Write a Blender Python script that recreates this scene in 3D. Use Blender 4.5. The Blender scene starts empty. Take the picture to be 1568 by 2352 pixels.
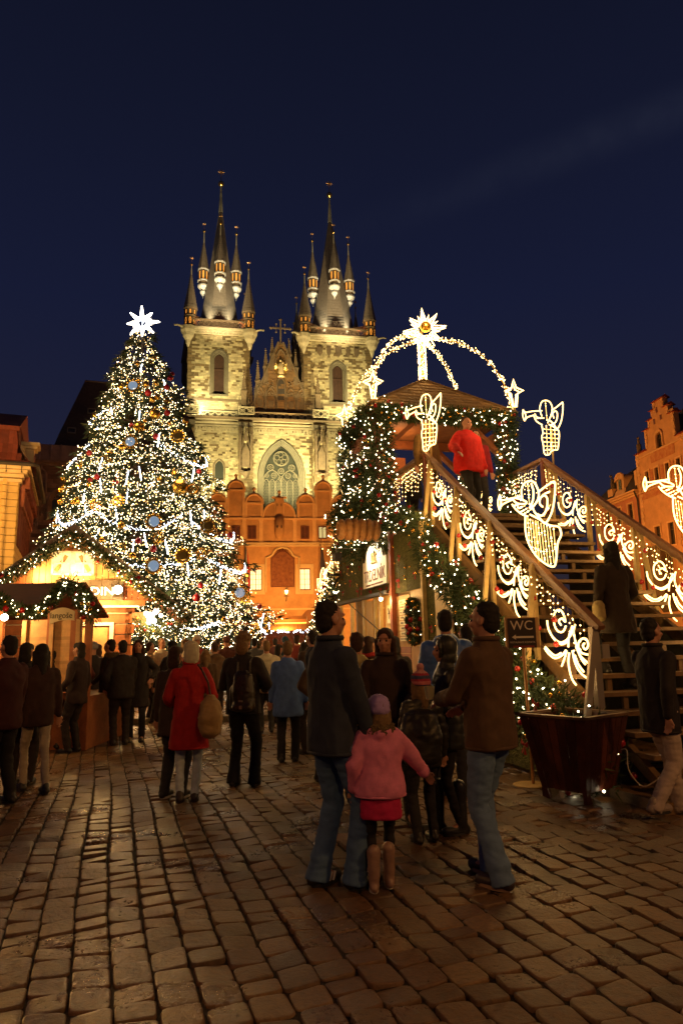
import bpy, math, random
import numpy as np
from mathutils import Matrix, Vector
random.seed(7); np.random.seed(7)
SC = bpy.context.scene
COL = SC.collection
# ------------------------------------------------------------------ camera
F = 1600.0; PITCH = math.radians(10.8); ROLL = 0.02; EYE = 1.55
fw = np.array([0, math.cos(PITCH), math.sin(PITCH)])
_r0 = np.array([1.0, 0, 0]); _u0 = np.array([0, -math.sin(PITCH), math.cos(PITCH)])
RX = math.cos(ROLL)*_r0 - math.sin(ROLL)*_u0
UP = math.cos(ROLL)*_u0 + math.sin(ROLL)*_r0
CP = np.array([0, 0, EYE])
cd = bpy.data.cameras.new('camera'); cam = bpy.data.objects.new('camera', cd); COL.objects.link(cam)
cd.sensor_fit = 'VERTICAL'; cd.sensor_height = 36.0; cd.sensor_width = 24.0
cd.lens = 36.0*F/2352; cd.clip_start = 0.1; cd.clip_end = 3000
M_ = Matrix.Identity(4)
for i in range(3):
    M_[i][0] = RX[i]; M_[i][1] = UP[i]; M_[i][2] = -fw[i]; M_[i][3] = CP[i]
cam.matrix_world = M_
SC.camera = cam
# ------------------------------------------------------------------ dusk sky
world = bpy.data.worlds.new('World'); SC.world = world; world.use_nodes = True
nt = world.node_tree; nt.nodes.clear()
def wn(t, **k):
    n = nt.nodes.new(t)
    for a, b in k.items(): setattr(n, a, b)
    return n
out = wn('ShaderNodeOutputWorld'); bg = wn('ShaderNodeBackground')
tc = wn('ShaderNodeTexCoord'); sep = wn('ShaderNodeSeparateXYZ')
nt.links.new(tc.outputs['Generated'], sep.inputs[0])
ramp = wn('ShaderNodeValToRGB'); cr = ramp.color_ramp
stops = [(0.0, (0.024, 0.015, 0.016)), (0.10, (0.021, 0.017, 0.027)), (0.24, (0.0125, 0.0140, 0.035)), (0.45, (0.0080, 0.0105, 0.0330)),
         (0.62, (0.0064, 0.0083, 0.0240)), (0.85, (0.0040, 0.0051, 0.0140)), (1.0, (0.0026, 0.0034, 0.0088))]
cr.elements[0].position = stops[0][0]; cr.elements[0].color = (*stops[0][1], 1)
cr.elements[1].position = stops[1][0]; cr.elements[1].color = (*stops[1][1], 1)
for p_, c_ in stops[2:]:
    e = cr.elements.new(p_); e.color = (*c_, 1)
nt.links.new(sep.outputs['Z'], ramp.inputs[0])
# real physical twilight sky under the ramp, sun well below the roofs
sky = wn('ShaderNodeTexSky', sky_type='NISHITA'); sky.sun_disc = False
sky.sun_elevation = math.radians(-4.0); sky.sun_rotation = math.radians(215)
mixs = wn('ShaderNodeMix', data_type='RGBA', blend_type='ADD'); mixs.inputs[0].default_value = 0.012
nt.links.new(ramp.outputs[0], mixs.inputs[6]); nt.links.new(sky.outputs[0], mixs.inputs[7])
# thin old contrail: a faint band along a great circle
def _ray(x, y): 
    d = fw + (x-784)/F*RX - (y-1176)/F*UP
    return d/np.linalg.norm(d)
cn = np.cross(_ray(620, 600), _ray(1568, 245)); cn /= np.linalg.norm(cn)
dt = wn('ShaderNodeVectorMath', operation='DOT_PRODUCT'); dt.inputs[1].default_value = tuple(cn)
nt.links.new(tc.outputs['Generated'], dt.inputs[0])
nz = wn('ShaderNodeTexNoise'); nz.inputs['Scale'].default_value = 22; nz.inputs['Detail'].default_value = 6
nt.links.new(tc.outputs['Generated'], nz.inputs['Vector'])
ab = wn('ShaderNodeMath', operation='ABSOLUTE'); nt.links.new(dt.outputs['Value'], ab.inputs[0])
mr = wn('ShaderNodeMapRange', interpolation_type='SMOOTHSTEP'); mr.inputs[1].default_value = 0.0; mr.inputs[2].default_value = 0.035
mr.inputs[3].default_value = 1.0; mr.inputs[4].default_value = 0.0
nt.links.new(ab.outputs[0], mr.inputs[0])
dr = wn('ShaderNodeVectorMath', operation='DOT_PRODUCT'); dr.inputs[1].default_value = (0.92, 0.33, 0.2)
nt.links.new(tc.outputs['Generated'], dr.inputs[0])
mrr = wn('ShaderNodeMapRange', interpolation_type='SMOOTHSTEP'); mrr.inputs[1].default_value = 0.3; mrr.inputs[2].default_value = 0.75
nt.links.new(dr.outputs['Value'], mrr.inputs[0])
ml = wn('ShaderNodeMath', operation='MULTIPLY'); nt.links.new(mr.outputs[0], ml.inputs[0]); nt.links.new(nz.outputs[0], ml.inputs[1])
ml2 = wn('ShaderNodeMath', operation='MULTIPLY'); nt.links.new(ml.outputs[0], ml2.inputs[0]); nt.links.new(mrr.outputs[0], ml2.inputs[1])
mixc = wn('ShaderNodeMix', data_type='RGBA', blend_type='ADD')
nt.links.new(ml2.outputs[0], mixc.inputs[0]); nt.links.new(mixs.outputs[2], mixc.inputs[6]); mixc.inputs[7].default_value = (0.008, 0.009, 0.012, 1)
nt.links.new(mixc.outputs[2], bg.inputs[0]); bg.inputs[1].default_value = 1.0
nt.links.new(bg.outputs[0], out.inputs[0])
SC.view_settings.view_transform = 'Standard'; SC.view_settings.look = 'None'
SC.view_settings.exposure = 0.0; SC.view_settings.gamma = 1.0; SC.view_settings.use_curve_mapping = False
cy = SC.cycles
cy.use_denoising = True; cy.sample_clamp_indirect = 3.0; cy.sample_clamp_direct = 0.0
cy.max_bounces = 5; cy.diffuse_bounces = 2; cy.glossy_bounces = 3; cy.transmission_bounces = 4; cy.transparent_max_bounces = 6
cy.caustics_reflective = False; cy.caustics_refractive = False
try: cy.use_light_tree = True
except Exception: pass

# ------------------------------------------------------------------ pixel <-> place helpers (photograph is 1568 x 2352 in these units)
def ray(x, y): return fw + (x-784)/F*RX - (y-1176)/F*UP
def G(x, y, z=0.0):
    d = ray(x, y); return CP + (z-EYE)/d[2]*d
def A(x, y, Y):
    d = ray(x, y); return CP + d*Y/d[1]
def proj(P):
    v = np.array(P, float)-CP; z = v@fw
    return 784+F*(v@RX)/z, 1176-F*(v@UP)/z, z

# ------------------------------------------------------------------ tagging
def tag(o, label=None, cat=None, group=None, kind=None, category=None):
    cat = cat or category
    if label: o['label'] = label
    if cat: o['category'] = cat
    if group: o['group'] = group
    if kind: o['kind'] = kind
    return o
def thing(name, label, cat, loc=(0, 0, 0), rz=0.0, group=None, kind=None):
    o = bpy.data.objects.new(name, None); COL.objects.link(o); o.empty_display_size = 0.2
    o.location = tuple(loc); o.rotation_euler = (0, 0, rz)
    return tag(o, label, cat, group, kind)
def copy_tree(o, parent=None, keep=('label',)):
    c = o.copy(); COL.objects.link(c)
    if parent is not None: c.parent = parent
    for ch in list(o.children): copy_tree(ch, c)
    return c

# ------------------------------------------------------------------ materials
MATS = {}
def mat(name, col, rough=0.8, metal=0.0, vary=0.0, nscale=6.0, bump=0.0, bscale=30.0, emit=None, estr=0.0, sample=True,
        tint=False, rnd=0.0, coat=0.0, wave=None, col2=None, spec=None, trans=0.0):
    if name in MATS: return MATS[name]
    m = bpy.data.materials.new(name); m.use_nodes = True; t = m.node_tree; N = t.nodes; L = t.links
    b = N['Principled BSDF']
    b.inputs['Roughness'].default_value = rough; b.inputs['Metallic'].default_value = metal
    b.inputs['Base Color'].default_value = (*col, 1)
    if spec is not None: b.inputs['Specular IOR Level'].default_value = spec
    if coat: b.inputs['Coat Weight'].default_value = coat; b.inputs['Coat Roughness'].default_value = 0.15
    if trans: b.inputs['Transmission Weight'].default_value = trans
    cur = None
    co = None
    def coords():
        nonlocal co
        if co is None:
            g = N.new('ShaderNodeNewGeometry'); co = g.outputs['Position']
        return co
    if tint:
        a = N.new('ShaderNodeAttribute'); a.attribute_name = 'tint'
        mx = N.new('ShaderNodeMix'); mx.data_type = 'RGBA'; mx.blend_type = 'MULTIPLY'; mx.inputs[0].default_value = 1
        mx.inputs[6].default_value = (*col, 1); L.new(a.outputs['Color'], mx.inputs[7]); cur = mx.outputs[2]
    if vary or col2:
        n = N.new('ShaderNodeTexNoise'); n.inputs['Scale'].default_value = nscale; n.inputs['Detail'].default_value = 5
        n.inputs['Roughness'].default_value = 0.65
        L.new(coords(), n.inputs['Vector'])
        r = N.new('ShaderNodeMapRange'); r.inputs[1].default_value = 0.3; r.inputs[2].default_value = 0.7
        L.new(n.outputs[0], r.inputs[0])
        if col2:
            mx = N.new('ShaderNodeMix'); mx.data_type = 'RGBA'; L.new(r.outputs[0], mx.inputs[0])
            if cur: L.new(cur, mx.inputs[6])
            else: mx.inputs[6].default_value = (*col, 1)
            mx.inputs[7].default_value = (*col2, 1); cur = mx.outputs[2]
        else:
            r.inputs[3].default_value = 1-vary; r.inputs[4].default_value = 1+vary*0.6
            mx = N.new('ShaderNodeMix'); mx.data_type = 'RGBA'; mx.blend_type = 'MULTIPLY'; mx.inputs[0].default_value = 1
            if cur: L.new(cur, mx.inputs[6])
            else: mx.inputs[6].default_value = (*col, 1)
            L.new(r.outputs[0], mx.inputs[7]); cur = mx.outputs[2]
    if rnd:
        oi = N.new('ShaderNodeObjectInfo'); r = N.new('ShaderNodeMapRange')
        L.new(oi.outputs['Random'], r.inputs[0]); r.inputs[3].default_value = 1-rnd; r.inputs[4].default_value = 1+rnd
        mx = N.new('ShaderNodeMix'); mx.data_type = 'RGBA'; mx.blend_type = 'MULTIPLY'; mx.inputs[0].default_value = 1
        if cur: L.new(cur, mx.inputs[6])
        else: mx.inputs[6].default_value = (*col, 1)
        L.new(r.outputs[0], mx.inputs[7]); cur = mx.outputs[2]
    if cur: L.new(cur, b.inputs['Base Color'])
    if bump or wave:
        bp = N.new('ShaderNodeBump'); bp.inputs['Strength'].default_value = min(1.0, bump if bump else 0.5); bp.inputs['Distance'].default_value = 0.02
        if wave:
            w = N.new('ShaderNodeTexWave'); w.inputs['Scale'].default_value = wave; w.inputs['Distortion'].default_value = 3
            L.new(coords(), w.inputs['Vector']); L.new(w.outputs['Fac'], bp.inputs['Height'])
        else:
            n = N.new('ShaderNodeTexNoise'); n.inputs['Scale'].default_value = bscale; n.inputs['Detail'].default_value = 4
            L.new(coords(), n.inputs['Vector']); L.new(n.outputs[0], bp.inputs['Height'])
        L.new(bp.outputs[0], b.inputs['Normal'])
    if emit:
        b.inputs['Emission Color'].default_value = (*emit, 1); b.inputs['Emission Strength'].default_value = estr
        if not sample: m.cycles.emission_sampling = 'NONE'
    MATS[name] = m
    return m

# ------------------------------------------------------------------ mesh builder
class MB:
    def __init__(s): s.v = []; s.f = []; s.m = []; s.c = []; s.T = Matrix.Identity(4); s.mi = 0; s.col = (1, 1, 1)
    def add(s, vs, fs):
        n = len(s.v); T = s.T
        if T == _ID: s.v += [tuple(p) for p in vs]
        else: s.v += [tuple(T @ Vector(p)) for p in vs]
        s.f += [tuple(i+n for i in q) for q in fs]; s.m += [s.mi]*len(fs); s.c += [s.col]*len(fs)
    def box(s, x0, x1, y0, y1, z0, z1, bottom=True):
        vs = [(x0, y0, z0), (x1, y0, z0), (x1, y1, z0), (x0, y1, z0), (x0, y0, z1), (x1, y0, z1), (x1, y1, z1), (x0, y1, z1)]
        fs = [(4, 5, 6, 7), (0, 1, 5, 4), (1, 2, 6, 5), (2, 3, 7, 6), (3, 0, 4, 7)]
        if bottom: fs.append((3, 2, 1, 0))
        s.add(vs, fs)
    def prism(s, poly, y0, y1):          # poly in x,z ; extruded in y
        n = len(poly)
        vs = [(x, y0, z) for x, z in poly] + [(x, y1, z) for x, z in poly]
        fs = [tuple(range(n)), tuple(range(2*n-1, n-1, -1))] + [((i+1) % n, i, n+i, n+(i+1) % n) for i in range(n)]
        s.add(vs, fs)
    def prismx(s, poly, x0, x1):         # poly in y,z ; extruded in x
        n = len(poly)
        vs = [(x0, y, z) for y, z in poly] + [(x1, y, z) for y, z in poly]
        fs = [tuple(range(n-1, -1, -1)), tuple(range(n, 2*n))] + [(i, (i+1) % n, n+(i+1) % n, n+i) for i in range(n)]
        s.add(vs, fs)
    def prismz(s, poly, z0, z1):
        n = len(poly)
        vs = [(x, y, z0) for x, y in poly] + [(x, y, z1) for x, y in poly]
        fs = [tuple(range(n-1, -1, -1)), tuple(range(n, 2*n))] + [(i, (i+1) % n, n+(i+1) % n, n+i) for i in range(n)]
        s.add(vs, fs)
    def tube(s, pts, r, n=6, cap=True, closed=False, sy=1.0):
        P = [Vector(p) for p in pts]; m = len(P)
        if m < 2: return
        rs = [r]*m if not hasattr(r, '__len__') else list(r)
        ref = None; vs = []
        for i in range(m):
            if closed: d = P[(i+1) % m]-P[i-1]
            else: d = P[min(i+1, m-1)]-P[max(i-1, 0)]
            if d.length < 1e-9: d = Vector((0, 0, 1))
            d.normalize()
            if ref is None:
                ref = Vector((0, 0, 1)) if abs(d.z) < 0.9 else Vector((1, 0, 0))
            a = d.cross(ref)
            if a.length < 1e-4: a = d.cross(Vector((1, 0.3, 0)))
            a.normalize(); b = a.cross(d).normalized(); ref = b
            for k in range(n):
                t = 2*math.pi*k/n
                vs.append(P[i]+a*(rs[i]*math.cos(t))+b*(rs[i]*sy*math.sin(t)))
        fs = []
        for i in range(m if closed else m-1):
            j = (i+1) % m
            for k in range(n):
                k2 = (k+1) % n
                fs.append((i*n+k, i*n+k2, j*n+k2, j*n+k))
        if cap and not closed: fs += [tuple(range(n-1, -1, -1)), tuple((m-1)*n+k for k in range(n))]
        s.add(vs, fs)
    def beam(s, a, b, w, h, up=(0, 0, 1)):     # rectangular bar
        a = Vector(a); b = Vector(b); d = (b-a).normalized(); u = Vector(up)
        x = d.cross(u)
        if x.length < 1e-4: x = d.cross(Vector((1, 0, 0)))
        x.normalize(); z = x.cross(d).normalized()
        vs = []
        for p in (a, b):
            for sx, sz in ((-1, -1), (1, -1), (1, 1), (-1, 1)): vs.append(p+x*(w/2*sx)+z*(h/2*sz))
        s.add(vs, [(3, 2, 1, 0), (4, 5, 6, 7), (0, 1, 5, 4), (1, 2, 6, 5), (2, 3, 7, 6), (3, 0, 4, 7)])
    def lathe(s, prof, n=12, c=(0, 0), rot=0.0, sx=1.0, sy=1.0):
        vs = []; m = len(prof)
        for r, z in prof:
            for k in range(n):
                t = 2*math.pi*k/n+rot; vs.append((c[0]+r*sx*math.cos(t), c[1]+r*sy*math.sin(t), z))
        fs = []
        for i in range(m-1):
            for k in range(n):
                k2 = (k+1) % n; fs.append((i*n+k, i*n+k2, (i+1)*n+k2, (i+1)*n+k))
        fs += [tuple(range(n-1, -1, -1)), tuple((m-1)*n+k for k in range(n))]
        s.add(vs, fs)
    def ball(s, c, r, n=10, m=6, sx=1, sy=1, sz=1):
        vs = [(c[0], c[1], c[2]-r*sz)]
        for i in range(1, m):
            ph = -math.pi/2+math.pi*i/m
            for k in range(n):
                t = 2*math.pi*k/n
                vs.append((c[0]+r*sx*math.cos(ph)*math.cos(t), c[1]+r*sy*math.cos(ph)*math.sin(t), c[2]+r*sz*math.sin(ph)))
        vs.append((c[0], c[1], c[2]+r*sz)); fs = []
        for k in range(n): fs.append((0, 1+(k+1) % n, 1+k))
        for i in range(m-2):
            for k in range(n):
                a = 1+i*n; fs.append((a+k, a+(k+1) % n, a+n+(k+1) % n, a+n+k))
        l = len(vs)-1; a = 1+(m-2)*n
        for k in range(n): fs.append((a+k, a+(k+1) % n, l))
        s.add(vs, fs)
    def octa(s, c, r):
        x, y, z = c
        s.add([(x+r, y, z), (x-r, y, z), (x, y+r, z), (x, y-r, z), (x, y, z+r), (x, y, z-r)],
              [(0, 2, 4), (2, 1, 4), (1, 3, 4), (3, 0, 4), (2, 0, 5), (1, 2, 5), (3, 1, 5), (0, 3, 5)])
    def mesh(s, name, mats, smooth=False):
        me = bpy.data.meshes.new(name); me.from_pydata(s.v, [], s.f)
        ms = mats if isinstance(mats, (list, tuple)) else [mats]
        for m in ms: me.materials.append(m)
        if len(ms) > 1: me.polygons.foreach_set('material_index', s.m)
        if any(c != (1, 1, 1) for c in s.c) or any(m.name.startswith('t_') for m in ms):
            a = me.attributes.new('tint', 'FLOAT_COLOR', 'FACE')
            arr = np.ones((len(s.c), 4), np.float32); arr[:, :3] = np.array([c if hasattr(c, '__len__') else (c, c, c) for c in s.c], np.float32).reshape(-1, 3)
            a.data.foreach_set('color', arr.ravel())
        if smooth: me.polygons.foreach_set('use_smooth', [True]*len(me.polygons))
        me.update(); return me
    def build(s, name, mats, parent=None, smooth=False, loc=None, rz=0.0, **tg):
        me = s.mesh(name, mats, smooth); o = bpy.data.objects.new(name, me); COL.objects.link(o)
        if parent is not None: o.parent = parent
        if loc is not None: o.location = tuple(loc)
        if rz: o.rotation_euler = (0, 0, rz)
        return tag(o, **tg) if tg else o
_ID = Matrix.Identity(4)
def inst(me, name, parent=None, loc=(0, 0, 0), rot=(0, 0, 0), scale=(1, 1, 1), **tg):
    o = bpy.data.objects.new(name, me); COL.objects.link(o); o.location = tuple(loc); o.rotation_euler = rot
    o.scale = scale if hasattr(scale, '__len__') else (scale,)*3
    if parent is not None: o.parent = parent
    return tag(o, **tg) if tg else o
def text(name, body, size, m, parent=None, loc=(0, 0, 0), rot=(math.pi/2, 0, 0), ext=0.003, align='CENTER', sx=1.0):
    c = bpy.data.curves.new(name, 'FONT'); c.body = body; c.size = size; c.extrude = ext; c.align_x = align; c.align_y = 'CENTER'
    c.materials.append(m); c.resolution_u = 3
    t_ = bpy.data.objects.new(name, c); COL.objects.link(t_); bpy.context.view_layer.update()
    me = bpy.data.meshes.new_from_object(t_.evaluated_get(bpy.context.evaluated_depsgraph_get())); bpy.data.objects.remove(t_)
    o = bpy.data.objects.new(name, me); COL.objects.link(o); o.location = loc; o.rotation_euler = rot; o.scale = (sx, 1, 1)
    if parent is not None: o.parent = parent
    return o
def smoothline(P, k=3, closed=False):
    P = [np.array(p, float) for p in P]; n = len(P); o = []
    rng = range(n if closed else n-1)
    for i in rng:
        if closed: a, b, c, d = P[i-1], P[i], P[(i+1) % n], P[(i+2) % n]
        else: a, b, c, d = P[max(i-1, 0)], P[i], P[i+1], P[min(i+2, n-1)]
        for j in range(k):
            t = j/k
            o.append(0.5*((2*b)+(c-a)*t+(2*a-5*b+4*c-d)*t*t+(3*b-a-3*c+d)*t**3))
    if not closed: o.append(P[-1])
    return o
def lamp(kind, name, loc, power, col=(1, .62, .28), size=0.3, target=None, angle=70, blend=0.6, parent=None):
    l = bpy.data.lights.new(name, kind); l.energy = power; l.color = col
    if kind in ('POINT', 'SPOT'): l.shadow_soft_size = size
    if kind == 'SPOT': l.spot_size = math.radians(angle); l.spot_blend = blend
    o = bpy.data.objects.new(name, l); COL.objects.link(o); o.location = tuple(loc)
    if target is not None:
        d = Vector(target)-Vector(loc); o.rotation_euler = d.to_track_quat('-Z', 'Y').to_euler()
    if parent is not None: o.parent = parent
    return o
SODIUM = (1.0, 0.50, 0.13); WARM = (1.0, 0.56, 0.18); FLOOD = (1.0, 0.82, 0.37)
# ================================================================== street lamps that light the square (sodium)
lamp('POINT', 'street_light', (8.5, .8, 6.0), 720, (1.0, .45, .11), 0.25)
lamp('POINT', 'street_light', (-8.5, 0.5, 6.0), 360, (1.0, .42, .09), 0.25)
lamp('POINT', 'street_light', (3.0, -7.0, 6.5), 520, (1.0, .45, .11), 0.25)
lamp('POINT', 'street_light', (-26, 36, 4.5), 4500, SODIUM, 0.3)
lamp('POINT', 'street_light', (-20, 38, 12), 1800, SODIUM, 0.3)
lamp('POINT', 'street_light', (-18, 70, 7), 8500, (1, .43, .09), 0.4)
lamp('POINT', 'street_light', (-9, 76, 4.5), 9000, (1, .43, .09), 0.4)
lamp('POINT', 'street_light', (1, 76, 4.5), 7500, (1, .43, .09), 0.4)
lamp('POINT', 'street_light', (-27, 52, 8), 9000, SODIUM, 0.4)
lamp('POINT', 'street_light', (22, 60, 9), 3800, (1, .36, .06), 0.4)
lamp('POINT', 'street_light', (19, 66, 18), 1800, (1, .36, .06), 0.4)
# ================================================================== ground
gm = mat('mortar_ground', (0.030, 0.020, 0.011), 0.9, vary=0.4, nscale=3, bump=0.6, bscale=14)
b = MB(); b.box(-400, 400, -60, 600, -0.6, -0.017); ground = b.build('ground', gm, kind='structure')
HD = math.radians(18.5)
e2 = np.array([-math.sin(HD), math.cos(HD)]); e1 = np.array([math.cos(HD), math.sin(HD)])
KA = G(150, 1668)[:2]; KB = G(720, 1652)[:2]; KD = (KB-KA)/np.linalg.norm(KB-KA); KN = np.array([-KD[1], KD[0]])
ctr = np.arange(-150, 200)
cob = []
rng = np.random.RandomState(3)
for i in range(-70, 120):
    s0 = i*0.19+rng.uniform(-.003, .003); t = 1.2+rng.uniform(0, .2)
    ph = i*.21
    while t < 40:
        L_ = rng.uniform(0.155, 0.235); w = 0.19
        s1 = s0+0.022*math.sin(t*.9+ph)+.004*math.sin(t*5+i)
        c = e1*(s1)+e2*(t+L_/2)
        t += L_
        x, y, z = proj((c[0], c[1], 0))
        if z < 0.5 or x < -90 or x > 1660 or y > 2470: continue
        if c[1] > 30: continue
        cob.append((c[0], c[1], w, L_, z, x, y))
cob = np.array(cob)
order = np.argsort(cob[:, 4])
inview = [i for i in order if -20 < cob[i, 5] < 1590 and cob[i, 6] < 2400][:300]
# coarse and fine stone templates, unit footprint (1 x 1), used scaled
def cobble_template(no, rings, seed, jit):
    r_ = np.random.RandomState(seed); ang = np.linspace(0, 2*math.pi, no, endpoint=False)+math.pi/no
    p = 7.0
    base = np.stack([np.sign(np.cos(ang))*np.abs(np.cos(ang))**(2/p), np.sign(np.sin(ang))*np.abs(np.sin(ang))**(2/p)], 1)*0.5*0.97
    base *= 1+r_.uniform(-jit, jit*.3, (no, 1))
    vs = []; fs = []
    tx, ty = r_.uniform(-.02, .02, 2)
    for k, (sc, z) in enumerate(rings):
        for q in base*sc: vs.append((q[0], q[1], z+(tx*q[0]+ty*q[1])*(k > 0)+(r_.uniform(-.0015, .0015) if k else 0)))
    for k in range(len(rings)-1):
        for j in range(no):
            j2 = (j+1) % no; fs.append((k*no+j, k*no+j2, (k+1)*no+j2, (k+1)*no+j))
    vs.append((0, 0, rings[-1][1]+0.002+r_.uniform(-.002, .002)))
    l = len(vs)-1; k = len(rings)-1
    for j in range(no): fs.append((k*no+j, k*no+(j+1) % no, l))
    return vs, fs
def stone_mat(name, attr):
    m = bpy.data.materials.new(name); m.use_nodes = True; t = m.node_tree; N = t.nodes; L = t.links; bs = N['Principled BSDF']
    if attr: a = N.new('ShaderNodeAttribute'); a.attribute_name = 'rnd'; fac = a.outputs['Fac']
    else: a = N.new('ShaderNodeObjectInfo'); fac = a.outputs['Random']
    rp = N.new('ShaderNodeValToRGB'); c = rp.color_ramp
    c.elements[0].color = (0.10, 0.052, 0.018, 1); c.elements[1].color = (0.25, 0.145, 0.056, 1)
    e = c.elements.new(0.3); e.color = (0.15, 0.080, 0.030, 1); e = c.elements.new(0.6); e.color = (0.175, 0.100, 0.040, 1); e = c.elements.new(0.8); e.color = (0.14, 0.064, 0.024, 1)
    L.new(fac, rp.inputs[0])
    g = N.new('ShaderNodeNewGeometry')
    n1 = N.new('ShaderNodeTexNoise'); n1.inputs['Scale'].default_value = 26; n1.inputs['Detail'].default_value = 8; n1.inputs['Roughness'].default_value = .7; L.new(g.outputs['Position'], n1.inputs['Vector'])
    n2 = N.new('ShaderNodeTexNoise'); n2.inputs['Scale'].default_value = 1.3; n2.inputs['Detail'].default_value = 3; L.new(g.outputs['Position'], n2.inputs['Vector'])
    n3 = N.new('ShaderNodeTexNoise'); n3.inputs['Scale'].default_value = 140; n3.inputs['Detail'].default_value = 3; L.new(g.outputs['Position'], n3.inputs['Vector'])
    mr1 = N.new('ShaderNodeMapRange'); mr1.inputs[1].default_value = .3; mr1.inputs[2].default_value = .7; mr1.inputs[3].default_value = .55; mr1.inputs[4].default_value = 1.35; L.new(n1.outputs[0], mr1.inputs[0])
    mx = N.new('ShaderNodeMix'); mx.data_type = 'RGBA'; mx.blend_type = 'MULTIPLY'; mx.inputs[0].default_value = 1
    L.new(rp.outputs[0], mx.inputs[6]); L.new(mr1.outputs[0], mx.inputs[7]); L.new(mx.outputs[2], bs.inputs['Base Color'])
    # damp patches: glossier
    mr2 = N.new('ShaderNodeMapRange'); mr2.inputs[1].default_value = .35; mr2.inputs[2].default_value = .65; mr2.inputs[3].default_value = .20; mr2.inputs[4].default_value = .50; L.new(n2.outputs[0], mr2.inputs[0])
    ad = N.new('ShaderNodeMath'); ad.operation = 'MULTIPLY_ADD'; L.new(n1.outputs[0], ad.inputs[0]); ad.inputs[1].default_value = .35; L.new(mr2.outputs[0], ad.inputs[2])
    sb = N.new('ShaderNodeMath'); sb.operation = 'SUBTRACT'; L.new(ad.outputs[0], sb.inputs[0]); sb.inputs[1].default_value = .14; L.new(sb.outputs[0], bs.inputs['Roughness'])
    bs.inputs['Specular IOR Level'].default_value = 0.75
    b1 = N.new('ShaderNodeBump'); b1.inputs['Strength'].default_value = .8; b1.inputs['Distance'].default_value = .012; L.new(n1.outputs[0], b1.inputs['Height'])
    b2 = N.new('ShaderNodeBump'); b2.inputs['Strength'].default_value = .35; b2.inputs['Distance'].default_value = .003; L.new(n3.outputs[0], b2.inputs['Height']); L.new(b1.outputs[0], b2.inputs['Normal'])
    L.new(b2.outputs[0], bs.inputs['Normal'])
    return m
cm_near = stone_mat('granite_sett', False); cm_far = stone_mat('granite_sett_far', True)
tpl = []
for k in range(14):
    vs, fs = cobble_template(12, [(1.0, -0.04), (0.99, -0.010), (0.965, -0.002), (0.91, 0.0), (0.80, 0.0004)], 50+k, 0.05)
    bm = MB(); bm.add(vs, fs); tpl.append(bm.mesh('cobble', cm_near, smooth=True))
yaw_c = HD
paving = thing('cobble_paving', None, None, kind='structure')
near = set(inview)
for i in inview:
    cx, cy_, w, L_, z = cob[i, :5]
    inst(tpl[rng.randint(14)], 'cobble', paving, (cx, cy_, rng.uniform(-.005, .003)), (rng.uniform(-.025, .025), rng.uniform(-.025, .025), yaw_c+rng.uniform(-.022, .022)), (w, L_, 1.0))
# the rest in one mesh
V = []; Fc = []; Rn = []; nv = 0
fine = [cobble_template(8, [(1.0, -0.03), (0.975, -0.006), (0.93, 0.0), (0.84, 0.0)], 90+k, 0.06) for k in range(8)]
for i in range(len(cob)):
    if i in near: continue
    cx, cy_, w, L_, z = cob[i, :5]
    side = (np.array([cx, cy_])-KA)@KN
    zz = rng.uniform(-.006, .004)+(0.10 if side > 0.12 else 0)
    if 0 <= side+0.12 <= 0.24: continue
    vs, fs = fine[rng.randint(8)]
    v = np.array(vs); a = yaw_c+rng.uniform(-.03, .03); ca, sa = math.cos(a), math.sin(a)
    X = v[:, 0]*w; Y = v[:, 1]*L_
    V.append(np.stack([cx+X*ca-Y*sa, cy_+X*sa+Y*ca, v[:, 2]+zz], 1))
    for f_ in fs: Fc.append(tuple(q+nv for q in f_))
    Rn += [rng.rand()]*len(fs); nv += len(vs)
me = bpy.data.meshes.new('cobble_field'); me.from_pydata(np.vstack(V).tolist(), [], Fc)
at_ = me.attributes.new('rnd', 'FLOAT', 'FACE'); at_.data.foreach_set('value', Rn); me.materials.append(cm_far)
me.polygons.foreach_set('use_smooth', [True]*len(Fc)); me.update()
o = bpy.data.objects.new('cobble_field', me); COL.objects.link(o); o.parent = paving; o['kind'] = 'stuff'
# kerb and the raised paving beyond it
km = mat('kerb_granite', (0.20, 0.17, 0.12), 0.5, vary=0.3, nscale=8, bump=0.4, bscale=40, rnd=0.15)
kb = thing('kerb', None, None, kind='structure')
LK = 1.15; n0 = -6
for k in range(-9, 22):
    p = KA+KD*k*LK
    m_ = MB(); m_.box(-LK/2+.008, LK/2-.008, -0.10, 0.10, -0.05, 0.115); m_.box(-LK/2+.02, LK/2-.02, -0.085, 0.085, 0.115, 0.122)
    m_.build('kerb_stone', km, kb, loc=(p[0], p[1], 0), rz=math.atan2(KD[1], KD[0]))
b = MB(); q0 = KA-KD*30+KN*0.1; q1 = KA+KD*60+KN*0.1
b.prismz([tuple(q0), tuple(q1), tuple(q1+KN*150), tuple(q0+KN*150)], -0.03, 0.062)
fp = mat('far_paving', (0.11, 0.085, 0.06), 0.55, vary=0.4, nscale=5, bump=0.8, bscale=5)
b.build('pavement', fp, kind='structure')
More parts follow.
